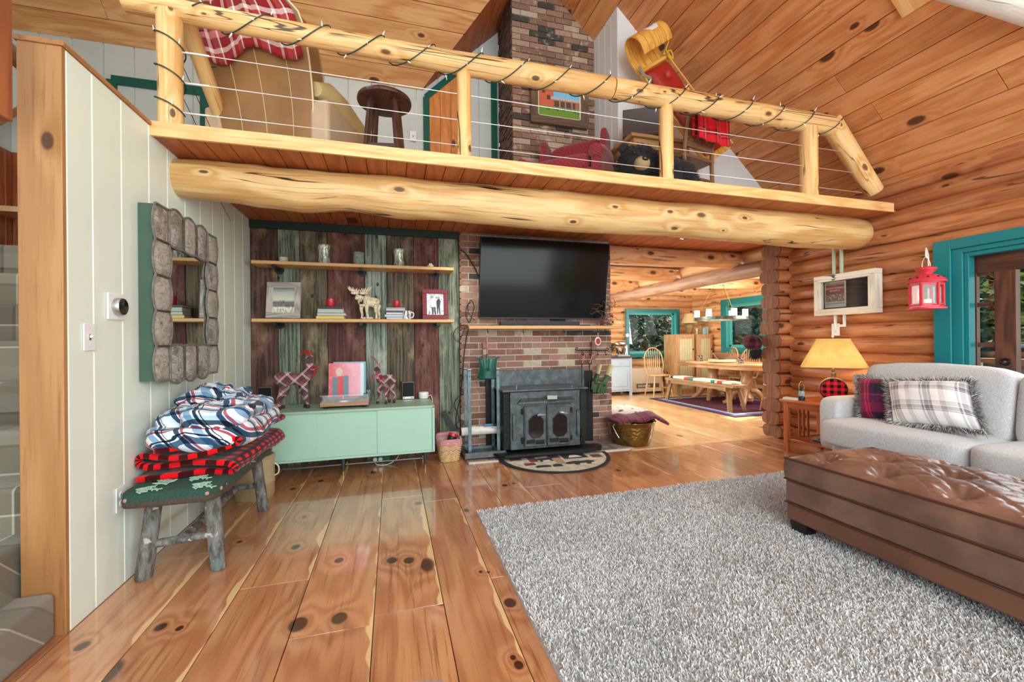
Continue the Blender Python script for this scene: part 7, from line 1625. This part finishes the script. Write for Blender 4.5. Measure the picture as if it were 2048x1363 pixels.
mb = MB(); dbx(mb, 1.0, yl, .2, ztop-.30, 4.718, 4.722); mb.build('door_glass', [M_glass], d3, smooth=False)
MB().soft((X0-.03, (y_st0+y_st1)/2, 1.0), (.05, .05, .05), e=1, n=10).build('door_knob', [mat('dark knob', '3a3034', .2, .8)], d3)
MB().lathe([(0, 0), (.03, 0), (.025, .012), (0, .014)], (X0-.012, (y_st0+y_st1)/2, 1.0), 16, R=M.Rotation(-PI/2, 3, 'Y')).build('knob_rose', [mat('dark knob', '3a3034', .2, .8)], d3)
# ceiling panel, foreground cushion
nn = -nR
def rp(x, y):
    d = CR*((x-1024)/FPX)-CU*((y-681.5)/FPX)+CF; n_ = V((SL, 0, 1)); k_ = RZ+SL*RX; return CC+d*((k_-CC.dot(n_))/d.dot(n_))
a = rp(1807, 34); Ra = M((dR, V((0, 1, 0)), -nR)).transposed()
ca = a+(-dR)*.35+V((0, -.35, 0))-nR*(-.012); hp = thing('ceiling_hatch', 'square light pine access panel on the sloping ceiling near the tie log', 'hatch', ca); hp.rotation_euler = Ra.to_euler()
B1((0, 0, 0), (.7, .7, .02)).build('panel', [M_trimw], hp, bevel=.003)
pc = P(738, 1357, Z=.42)
pf2 = single(MB().soft((0, 0, 0), (.5, .42, .20), e=.6, n=18, puff=.1, wr=.004), 'seat_cushion', [mat('blue grey cotton', '9fb0c8', .9, n=(4, '8c9dba', .4), bump=(200, .3, .002))], 'pale blue grey cushion top just showing at the bottom edge', 'cushion', (pc.x, pc.y-.20, .335))
B1((0, 0, 0), (.3, .3, .235)).build('stand', [M_sofa], pf2, loc=(0, 0, -.21))
# ================================================================== dining room
M_drug = NT('dining rug weave', .95); s = M_drug.t.nodes.new('ShaderNodeSeparateXYZ'); t = M_drug; t.t.links.new(t.obj(), s.inputs[0])
ax_ = t.math('MAXIMUM', t.math('SUBTRACT', t.math('ABSOLUTE', s.outputs[0]), .0), t.math('SUBTRACT', t.math('ABSOLUTE', s.outputs[1]), .13))
c = t.ramp(t.math('DIVIDE', ax_, 1.2), [(0, '5a1a34'), (.62, '5a1a34'), (.63, 'a8c4dc'), (.68, '3a3c68'), (.70, 'a8c4dc'), (.72, '4a2a5c'), (.80, '3b2450')], 'CONSTANT'); z2 = t.math('FRACT', t.math('MULTIPLY', t.math('ADD', s.outputs[0], s.outputs[1]), 7))
c = t.mix(t.math('MULTIPLY', t.math('MULTIPLY', t.math('GREATER_THAN', z2, .5), t.math('LESS_THAN', ax_, .70)), .35), c, '2a1638'); t.set('Base Color', c); t.bump(t.noise(t.obj(), 200, 2), .4, .003)
single(B1((0, 0, .006), (1.95, 2.25, .012)), 'dining_rug', [M_drug.m], 'purple and maroon patterned rug under the dining table', 'rug', (6.02, 6.43, .005))
M_ptab = wood('dining table wood', 'b98d5e', '80572f', 'd8b183', rough=.4, coat=.2, knots=.15, grain=11, vary=.3)
M_rus = wood('rustic bench wood', '8f7450', '5c4526', 'b0956c', rough=.7, knots=.3, grain=9, vary=.3, cracks=.6)
dt = thing('dining_table', 'oval wooden dining table on two scrolled pedestals', 'table', (6.22, 6.68, 0))
def oval(a, b, n=48, p=.75): return [(math.copysign(abs(cos(2*PI*i/n))**p, cos(2*PI*i/n))*a, math.copysign(abs(sin(2*PI*i/n))**p, sin(2*PI*i/n))*b) for i in range(n)]
MB().prism(oval(.52, .95), (0, 0, .73), (1, 0, 0), (0, 1, 0), (0, 0, .03)).build('table_top', [M_ptab], dt, bevel=.006); MB().prism(oval(.47, .90), (0, 0, .66), (1, 0, 0), (0, 1, 0), (0, 0, .07)).build('apron', [M_ptab], dt, bevel=.003)
for sy in (-1, 1):
    MB().lathe([(.10, .08), (.11, .14), (.07, .2), (.06, .28), (.10, .36), (.11, .44), (.085, .5), (.10, .6), (.13, .66)], (0, sy*.42, 0), 20).build('pedestal', [M_ptab], dt)
    for a in (35, 145, 215, 325):
        d = V((cos(rad(a)), sin(rad(a)), 0)); c0 = V((0, sy*.42, 0)); MB().tube(cpath([c0+d*.06+V((0, 0, .26)), c0+d*.16+V((0, 0, .25)), c0+d*.26+V((0, 0, .12)), c0+d*.34+V((0, 0, .05)), c0+d*.40+V((0, 0, .035))], 5), [.05]*8+[.045]*8+[.04, .036, .034, .034, .032], 10).build('scroll_foot', [M_ptab], dt)
    MB().tube([(0, -.42, .2), (0, .42, .2)], .03, 8).build('stretcher', [M_ptab], dt) if sy > 0 else None
db = thing('dining_bench', 'rustic wooden bench with a striped cushion along the dining table', 'bench', (5.43, 6.48, 0), rad(1.5))
B1((0, 0, .43), (.30, 1.72, .045)).build('seat_plank', [M_rus], db, bevel=.006); B1((.12, 0, .385), (.03, 1.5, .06)).build('apron', [M_rus], db); B1((-.12, 0, .385), (.03, 1.5, .06)).build('apron', [M_rus], db)
for sx in (-1, 1):
    for sy in (-1, 1): MB().bar((sx*.155, sy*.80, 0), (sx*.10, sy*.72, .41), .075, .05).build('leg', [M_rus], db, bevel=.005)
for sy in (-1, 1): MB().bar((-.20, sy*.73, .38), (.20, sy*.73, .38), .05, .07).build('end_rail', [M_rus], db, bevel=.005)
t = NT('striped cushion', .9); s = t.t.nodes.new('ShaderNodeSeparateXYZ'); t.t.links.new(t.obj(), s.inputs[0]); f = t.math('DIVIDE', t.math('ADD', s.outputs[1], .8), 1.6)
t.set('Base Color', t.ramp(f, [(0, 'e4dcc6'), (.06, 'e4dcc6'), (.12, 'b5473c'), (.19, 'e8e2d0'), (.22, '2f8076'), (.28, 'e8e2d0'), (.55, '2f8076'), (.63, 'b5473c'), (.70, 'e8e2d0'), (.90, '24404a'), (.96, 'e4dcc6')], 'CONSTANT'))
MB().soft((0, 0, .475), (.26, 1.60, .05), e=.3, n=16).build('cushion', [t.m], db)
M_wind = wood('windsor chair wood', 'c8a06c', '8f683a', 'e2c090', rough=.4, knots=0, grain=14, vary=.2)
def windsor(label, loc, rz):
    o = thing('windsor_chair', label, 'chair', loc, rz)
    MB().soft((0, .0, .45), (.44, .42, .05), e=.6, n=12).build('seat', [M_wind], o)
    hoop = cpath([(-.18, -.17, .46), (-.215, -.20, .65), (-.19, -.24, .88), (-.10, -.265, 1.0), (0, -.27, 1.03), (.10, -.265, 1.0), (.19, -.24, .88), (.215, -.20, .65), (.18, -.17, .46)], 6); MB().tube(hoop, .013, 8).build('hoop', [M_wind], o)
    for k in range(7):
        x = -.135+.045*k; top = 1.02-.9*abs(x)**1.7*1.6; y = -.175; MB().tube([(x*.75, y, .46), (x, -.215, .62), (x*1.12, -.26, top-.01)], [.006, .0095, .006], 8).build('spindle', [M_wind], o)
    for sx in (-1, 1):
        for sy in (-1, 1): MB().tube([(sx*.15, sy*.14, .44), (sx*.185, sy*.175, .22), (sx*.215, sy*.205, 0)], [.014, .019, .011], 8).build('leg', [M_wind], o)
        MB().tube([(sx*.195, -.19, .17), (sx*.195, .19, .17)], [.010, .010], 8).build('stretcher', [M_wind], o)
    MB().tube([(-.19, 0, .17), (.19, 0, .17)], .011, 8).build('stretcher', [M_wind], o)
    return o
def windsor_dup(o, label, loc, rz): return dup(o, loc, rz, label)
w0 = windsor('pale windsor chair at the far left end of the dining table by the heater', (5.52, 7.92, 0), rad(172))
w0['group'] = 'windsor chairs'
windsor_dup(w0, 'pale windsor chair behind the dining table directly in front of the right cabinet', (6.66, 7.35, .0), rad(82)); windsor_dup(w0, 'pale windsor chair behind the dining table under the wide right window', (6.64, 6.80, 0), rad(95))
windsor_dup(w0, 'pale windsor chair at the near end of the dining table half behind the log pillar', (6.12, 5.48, .0), rad(8))
# table top things
zt_ = .762
lz = thing('lazy_susan', 'round pale wooden turntable tray in the middle of the dining table', 'tray', (6.12, 6.75, zt_)); MB().lathe([(0, 0), (.10, 0), (.10, .012), (.24, .012), (.245, .02), (.245, .05), (.24, .055), (0, .055)], n=40).build('board', [wood('pale birch tray', 'd9c5a4', 'a8906a', 'efe0c4', knots=0)], lz)
bo = thing('glass_bowl', 'wide brown glass bowl standing on the round wooden tray', 'bowl', (6.12, 6.75, zt_+.056)); MB().lathe([(0, 0), (.06, 0), (.065, .01), (.12, .06), (.175, .115), (.18, .122), (.168, .115), (.11, .055), (.05, .015), (0, .013)], n=36).build('bowl', [mat('brown tinted glass', '7a5a4a', .08, .1, .8)], bo)
for k, (x, y, lb) in enumerate(((5.98, 7.18, 'tall dark patterned cup on the far side of the wooden tray'), (5.98, 6.15, 'tall dark patterned cup at the near right of the wooden tray'))):
    m_ = thing('patterned_cup', lb, 'cup', (x, y, zt_)); t = CACHE.get('cup')
    if not t: t = NT('cup knit pattern', .5); ck = t.n('TexChecker', {'Vector': t.obj(), 'Scale': 55.0, 'Color1': lin('3c2a34'), 'Color2': lin('d9cfc4')}); nt_ = t.step(t.noise(t.obj(), 30, 2), .45, .55); t.set('Base Color', t.mix(nt_, ck, '4a3038')); CACHE['cup'] = t.m; t = t.m
    MB().lathe([(0, 0), (.042, 0), (.045, .004), (.046, .13), (.042, .13), (.04, .01), (0, .008)], n=24).build('cup', [t], m_)
# chandelier
cl = thing('chandelier', 'round metal ring chandelier with lit candle glasses over the dining table', 'chandelier', (5.83, 6.45, 1.56))
M_ring = mat('weathered bronze ring', '5c5f58', .4, .7, n=(12, '8a8f84', .7))
pr = [(.43, 0), (.445, 0), (.445, .055), (.43, .055)]; mb = MB(); mb.lathe(pr+[pr[0]], n=48, cap=False); mb.lathe([(.40, .0), (.455, .0), (.455, .010), (.40, .010), (.40, .0)], n=48, cap=False); mb.build('ring', [M_ring], cl)
t = NT('lit frosted glass', .4); t.set('Base Color', lin('fff4dc')); t.set('Emission Color', lin('ffe2a8')); t.set('Emission Strength', 3.0)
for k in range(6):
    a = k*PI/3+.35; x, y = cos(a)*.40, sin(a)*.40
    MB().lathe([(0, .03), (.045, .03), (.05, .05), (.05, .06), (0, .06)], (x, y, 0), 16).build('cup', [M_ring], cl); MB().lathe([(.044, .06), (.046, .06), (.046, .185), (.044, .185)], (x, y, 0), 20).build('candle_glass', [t.m], cl)
for k in range(3): a = k*2*PI/3+.2; MB().tube([(cos(a)*.43, sin(a)*.43, .05), (0, 0, .83)], .004, 6).build('rod', [mat('brass rod', '8c6a3c', .4, .8)], cl)
MB().lathe([(0, .80), (.06, .82), (.06, .84), (0, .85)], n=20).build('ceiling_cup', [M_ring], cl)
lamp('chandelier_glow', 'POINT', (5.83, 6.45, 1.85), 20, (1, .9, .75), .25)
# cabinets
M_cream = mat('aged cream paint', 'ccc9a0', .5, n=(4, 'b9b488', .6)); M_cabw = wood('cabinet pine', 'b88c5c', '80592f', 'd0a878', knots=.15, grain=12)
def armoire(label, x0, x1, y, h):
    w_ = x1-x0; o = thing('storage_cabinet', label, 'cabinet', ((x0+x1)/2, y, 0)); B1((0, .22, h/2), (w_, .44, h)).build('body', [M_cabw], o, bevel=.004)
    for i, (z0, z1) in enumerate(((h*.53, h-.05), (.08, h*.51))):
        B1((0, -.008, (z0+z1)/2), (w_-.06, .02, z1-z0)).build('door', [M_cabw], o, bevel=.003); d_ = o.children[-1] if False else None
        mb = MB().boards((-(w_-.16)/2, -.0185, z0+.05), (0, 0, 1), (1, 0, 0), z1-z0-.1, [(w_-.16)/5]*5, .006, joints=0, N=(0, -1, 0)); mb.build('door_panel', [M_cream], o, smooth=False)
        MB().soft((w_*.38, -.03, (z0+z1)/2), (.02, .03, .05), e=1, n=8).build('handle', [M_iron2], o)
    return o
armoire('tall cream paneled cabinet beside the square teal window', 6.02, 6.50, 7.98, 1.325); armoire('tall cream paneled cabinet in the corner under the small glass ornaments', 6.53, 6.93, 7.92, 1.325)
l2 = thing('table_lamp', 'brown pot lamp with beige shade standing on the tall cream cabinet', 'lamp', (6.50, 8.15, 1.328))
MB().lathe([(0, 0), (.05, 0), (.06, .03), (.10, .14), (.11, .2), (.09, .24), (.03, .25), (.02, .28)], n=24).build('pot', [mat('brown ceramic', '8c7448', .35, n=(8, '6a5636', .7))], l2); MB().lathe([(.17, .25), (.172, .25), (.09, .47), (.088, .47)], n=32, cap=False).build('shade', [mat('beige linen shade', 'cdb98c', .8)], l2)
gv = thing('glass_vase', 'small clear glass on the cabinet beside the pot lamp', 'glass', (6.62, 8.05, 1.328)); MB().lathe([(0, 0), (.03, 0), (.04, .12), (.037, .12), (.028, .01), (0, .01)], n=20).build('glass', [M_clear], gv)
tr_ = thing('wire_tree', 'small pale wire tree ornament on the corner cabinet', 'ornament', (6.72, 8.05, 1.328)); mb = MB(); r = random.Random(3)
for k in range(26): z = .02+.18*k/26; q = .055*(1-z/.21); mb.tube([(q*cos(k*2.1), q*sin(k*2.1), z), (-q*cos(k*2.1+1), -q*sin(k*2.1+1), z+.02)], .003, 5)
mb.build('wire', [mat('pale wire', 'd9c9a0', .4, .5)], tr_)
for k in range(2): b_ = thing('glass_block', 'pale blue glass block on the corner cabinet, %s one' % ('left', 'right')[k], 'ornament', (6.80+.07*k, 8.03, 1.328), 0); B1((0, 0, .07+.01*k), (.055, .055, .14+.02*k)).build('block', [mat('pale blue glass', 'a9c8cc', .15)], b_, bevel=.004)
M_bcab = mat('pale blue paint', 'a9bccb', .45, n=(3, '9cb0c0', .4))
bc = thing('blue_cabinet', 'pale blue painted kitchen cabinet with a dark top in the dining room', 'cabinet', (4.70, 8.35, 0))
B1((0, 0, .46), (.60, .44, .72)).build('body', [M_bcab], bc, bevel=.003); B1((0, -.01, .845), (.68, .52, .03)).build('worktop', [mat('dark worktop', '3a3c44', .3)], bc, bevel=.004)
for sx in (-1, 1):
    for sy in (-1, 1): B1((sx*.28, sy*.2, .42), (.05, .05, .83)).build('corner_post', [M_bcab], bc, bevel=.003)
B1((0, -.225, .72), (.48, .02, .14)).build('drawer', [M_bcab], bc, bevel=.004); B1((0, -.225, .38), (.48, .02, .48)).build('door', [M_bcab], bc, bevel=.004); B1((0, -.24, .38), (.34, .012, .34)).build('door_panel', [M_bcab], bc, bevel=.006)
MB().soft((0, -.25, .72), (.03, .03, .03), e=1, n=8).build('knob', [M_sil], bc)
mx = thing('stand_mixer', 'silver stand mixer on the pale blue cabinet', 'mixer', (4.85, 8.28, .862)); M_chr = mat('polished steel', 'c9ccd0', .15, 1)
MB().lathe([(0, .03), (.05, .03), (.09, .08), (.105, .17), (.108, .18), (.10, .18), (.085, .09), (0, .05)], (-.04, 0, 0), 28).build('bowl', [M_chr], mx); MB().soft((-.02, 0, .27), (.30, .12, .12), e=.8, n=12).build('head', [M_chr], mx); MB().tube([(.10, 0, 0), (.11, 0, .12), (.10, 0, .25)], [.06, .04, .045], 12).build('column', [M_chr], mx); B1((.02, 0, .012), (.30, .16, .024)).build('base', [M_chr], mx, bevel=.008)
pn = thing('pot_plant', 'dark leafy plant with curled wire stand on the pale blue cabinet', 'plant', (4.58, 8.35, .862)); mb = MB(); r = random.Random(6)
fuzz(mb, lambda rr: (V((rr.uniform(-.1, .12), rr.uniform(-.06, .06), rr.uniform(.12, .26))), V((rr.uniform(-1, 1), rr.uniform(-1, 1), rr.uniform(-.3, 1))).normalized()), 160, .07, .016, seed=9); mb.build('leaves', [mat('dark leaf', '2f3d2a', .6)], pn); MB().lathe([(0, 0), (.05, 0), (.07, .12), (.06, .12), (.0, .1)], n=20).build('pot', [M_chr], pn)
MB().tube(cpath([(.0, 0, .1), (.04, 0, .25), (.0, 0, .34), (-.04, 0, .31), (-.01, 0, .28)], 6), .004, 6).build('wire_curl', [M_iron2], pn)
ht_ = thing('gas_heater', 'cream wall heater with a dark control strip below the dining window', 'heater', (5.50, 8.44, .04)); B1((0, 0, .27), (.80, .24, .54)).build('casing', [mat('cream enamel', 'dcd2bc', .35, n=(2, 'cfc4ac', .3))], ht_, bevel=.02, seg=3)
B1((.02, -.122, .14), (.58, .01, .10)).build('vent_strip', [mat('dark grey strip', '6a6258', .5)], ht_); mb = MB()
for k in range(9): mb.box((-.22+.035*k*(1 if k != 4 else 1), -.129, .14), (.014, .004, .045))
mb.build('control_marks', [M_plate], ht_); 
for sx in (-1, 1): B1((sx*.34, 0, -.02), (.05, .2, .04)).build('foot', [M_iron2], ht_)
dc = thing('round_thermometer', 'small white round dial hanging at the left edge of the square window', 'thermometer', P(1254.5, 670, Y=8.56)); MB().lathe([(0, 0), (.04, 0), (.042, .01), (0, .014)], n=24, R=M.Rotation(PI/2, 3, 'X')).build('dial', [M_plate], dc)
MB().tube([(0, .01, 0), (0, .02, .05)], .003, 5).build('hanger', [M_steel], dc)
hb = thing('plaid_hat', 'dark plaid trapper hat hanging on the far side of the log pillar', 'hat', P(1505, 684, Y=4.33)); mb = MB().soft((0, 0, 0), (.20, .2, .19), e=.8, n=14, wr=.02); mb.build('crown', [plaid('dark hat plaid', '3a2028', [(0, '2a181c'), (.5, '6a2c34')], [(0, '2a181c'), (.5, '5c2830')], .09, coords='Object', axes=(0, 2))], hb)
mb = MB(); fuzz(mb, lambda rr: (V((rr.uniform(0, .1), rr.uniform(-.06, .06), -.08-.12*rr.random())), V((rr.uniform(-1, 1), rr.uniform(-1, 1), -.5)).normalized()), 900, .05, .003, seed=2); mb.build('fur_flap', [M_fur], hb)
MB().tube([(.02, 0, .08), (.09, 0, .13)], .006, 6).build('loop', [M_black], hb)
# ================================================================== outdoors
struct(B1((8, 14, -.35), (40, 30, .1)).build('ground', [mat('forest floor', '4c4a34', 1, n=(2, '5c6038', .8))], smooth=False))
struct(B1((13.5, 0, -.34), (14, 26, .1)).build('ground_lawn', [mat('lawn', '5c7038', 1, n=(2, '6d8242', .8))], smooth=False))
def leafmat(name, stops): t = NT(name, .7); t.set('Base Color', t.ramp(t.island(), stops)); return t.m
M_lf = [leafmat('fir green', [(0, '22302a'), (.4, '3a4c3c'), (.8, '5c6f58'), (1, '8a9a7c')]), leafmat('maple green', [(0, '3a4a24'), (.4, '5f7a34'), (.8, '8ea04a'), (1, 'b5b85c')])]
M_trk = mat('grey trunk', '6c655c', .9, n=(6, '4c463e', .8), bump=(20, .8, .02))
def tree(label, loc, h, w_, k, n, seed, trunk=.09, low=.0, ls=.11):
    o = thing('tree', label, 'tree', loc); r = random.Random(seed); MB().tube(cpath([(0, 0, 0), (.05, .03, h*.4), (-.04, 0, h*.75), (0, 0, h)], 5), [trunk*(1-.8*i/15) for i in range(16)], 10).build('trunk', [M_trk], o)
    mb = MB()
    for q in range(16):
        z = h*(.12+.8*q/16); a = r.uniform(0, 6.28); L = w_*(1-.6*z/h)*.9; mb.tube([(0, 0, z), (cos(a)*L*.5, sin(a)*L*.5, z+.1), (cos(a)*L, sin(a)*L, z+r.uniform(-.1, .4))], [.02, .013, .005], 5)
    mb.build('branches', [mat('pale branch', '8f8a80', .8)], o)
    mb = MB()
    for q in range(n):
        z = low+(h-low)*r.random()**.9; R_ = w_*(1-.75*z/h)+.15; a = r.uniform(0, 6.28); q_ = R_*r.random()**.6; p = V((cos(a)*q_, sin(a)*q_, z)); d = V((r.uniform(-1, 1), r.uniform(-1, 1), r.uniform(-.6, .4))).normalized()*ls*r.uniform(.5, 1.2); s_ = d.cross(V((r.random()-.5, r.random()-.5, r.random()-.5))).normalized()*d.length*.4
        mb.add([p-d, p+s_, p+d, p-s_], [(0, 1, 2, 3)], [[(0, 0)]*4])
    f = mb.build('crown', [M_lf[k]], o, smooth=False); f['kind'] = 'stuff'; return o
tree('grey green fir tree filling the left of the square dining window', (6.3, 10.6, -.3), 4.2, 1.0, 0, 2600, 1)
tree('light green leafy tree at the left side of the square dining window', (5.9, 11.8, -.3), 4.0, 1.2, 1, 2400, 2)
tree('dense dark fir tree at the right side of the square dining window', (7.6, 11.4, -.3), 4.6, 1.3, 0, 3000, 3)
tree('broad fir tree standing further back behind the square dining window', (8.6, 13.4, -.3), 5.0, 2.0, 0, 3000, 4, ls=.16)
tree('fir tree outside the left pane of the dining side window', (9.6, 8.6, -.3), 4.4, 1.3, 0, 2800, 5)
tree('fir tree outside the right pane of the dining side window', (9.4, 6.9, -.3), 4.2, 1.2, 0, 2800, 6)
tree('pale leafy tree between the firs outside the dining side window', (11.0, 8.0, -.3), 4.8, 1.6, 1, 2600, 7, ls=.14)
tree('wide green tree seen through the glass of the teal framed door', (13.5, 5.2, -.3), 4.2, 2.4, 1, 9000, 8, ls=.11)
tree('green tree far behind the porch door', (12.2, 7.6, -.3), 4.2, 2.0, 0, 3500, 9, ls=.18)
mb = MB(); r = random.Random(9)
for q in range(15000):
    if q % 2: p = V((r.uniform(3.0, 13), r.uniform(14.2, 16), r.uniform(-.3, 5.5)))
    else: p = V((r.uniform(12.6, 14.2), r.uniform(5.5, 15), r.uniform(-.3, 5.5)))
    d = V((r.uniform(-1, 1), r.uniform(-1, 1), r.uniform(-.8, .6))).normalized()*.24; s_ = d.cross(V((r.random()-.5, r.random()-.5, r.random()-.5))).normalized()*.13
    mb.add([p-d, p+s_, p+d, p-s_], [(0, 1, 2, 3)], [[(0, 0)]*4])
o = mb.build('forest_foliage', [M_lf[0]], smooth=False); tag(o, 'dense dark green forest edge far outside the dining room windows', 'forest', None, 'stuff')
# porch and car outside the door
struct(B1((5.85, 2.6, -.06), (2.1, 6.4, .08)).build('porch_floor', [wood('porch boards', '8a7a66', '5c5042', 'a89880', knots=.1)], smooth=False))
struct(B1((5.9, 2.0, 2.55), (2.3, 7.0, .12)).build('porch_sun_block', [wood('sun block boards', '6b4a35', '40291c', '87664c')], smooth=False))  # unseen slab added to keep the sun from entering by the door
pp = thing('porch_railing', 'wooden porch railing with white balusters outside the teal framed door', 'railing', (6.85, 3.0, 0))
M_pr = wood('porch rail wood', 'b08a64', '7c5a3a', 'cba988', knots=.1)
for z in (.92, .12): B1((0, 0, z), (.09, 5.6, .05)).build('rail', [M_pr], pp)
for k in range(36): B1((0, -2.7+.154*k, .52), (.03, .03, .76)).build('baluster', [M_plate], pp)
for y in (-2.8, -.9, 1.0, 2.8): B1((0, y, 1.2), (.13, .13, 2.4)).build('porch_post', [M_pr], pp)
ca_ = thing('car', 'dark blue car parked beyond the porch outside the door', 'car', (9.5, 3.6, -.30), rad(80)); M_car = mat('navy car paint', '1c2a3e', .15, .4, coat=1)
body = [(-2.2, .35), (-2.2, .75), (-1.9, .95), (-1.1, 1.0), (-.6, 1.38), (.6, 1.42), (1.3, 1.05), (2.0, .95), (2.2, .7), (2.2, .35)]
MB().prism(body, (0, -.85, 0), (1, 0, 0), (0, 0, 1), (0, 1.7, 0)).build('body', [M_car], ca_, bevel=.12, seg=4)
MB().prism([(-.98, 1.0), (-.52, 1.33), (.52, 1.36), (1.1, 1.06)], (0, -.865, 0), (1, 0, 0), (0, 0, 1), (0, 1.73, 0)).build('windows', [mat('car glass', '0c1014', .05)], ca_, bevel=.01)
for sx in (-1.35, 1.35):
    for sy in (-.78, .78): MB().lathe([(0, -.1), (.2, -.1), (.33, -.09), (.34, 0), (.33, .09), (.2, .1), (0, .1)], (sx, sy, .34), 24, R=Rx).build('wheel', [mat('tyre', '15161a', .8)], ca_)
GR = {'jar_candle': 'jar candles on the upper shelf', 'pillar_candle': 'red candles on the book stacks', 'vase': 'silvery vases on the upper shelf', 'picture_frame': 'picture frames on the lower shelf', 'wall_shelf': 'live edge wall shelves',
      'bookshelf_speaker': 'speakers on the mint cabinet', 'plaid_reindeer': 'plaid reindeer on the mint cabinet', 'light_switch': 'light switches', 'power_outlet': 'power outlets', 'throw_pillow': 'pillows on the sofa', 'fire_iron': 'tools on the fireplace rail',
      'work_glove': 'gloves on the fireplace rail', 'cable': 'black cables around the television', 'conduit': 'conduits at the shadow box', 'storage_cabinet': 'cream cabinets in the dining room', 'glass_block': 'glass ornaments on the corner cabinet', 'patterned_cup': 'cups on the dining table', 'tree': 'trees outside the windows', 'windsor_chair': 'windsor chairs around the dining table'}
for o in list(scn.objects):
    if o.parent is None and o.get('category'):
        n = o.name.split('.')[0]
        if n == 'book' and 'stack' in o['label']: o['group'] = 'books in the left stack' if 'left' in o['label'] else 'books in the right stack'
        elif n in GR and not o.get('group'): o['group'] = GR[n]
        elif n == 'windsor_chair': o['group'] = GR[n]
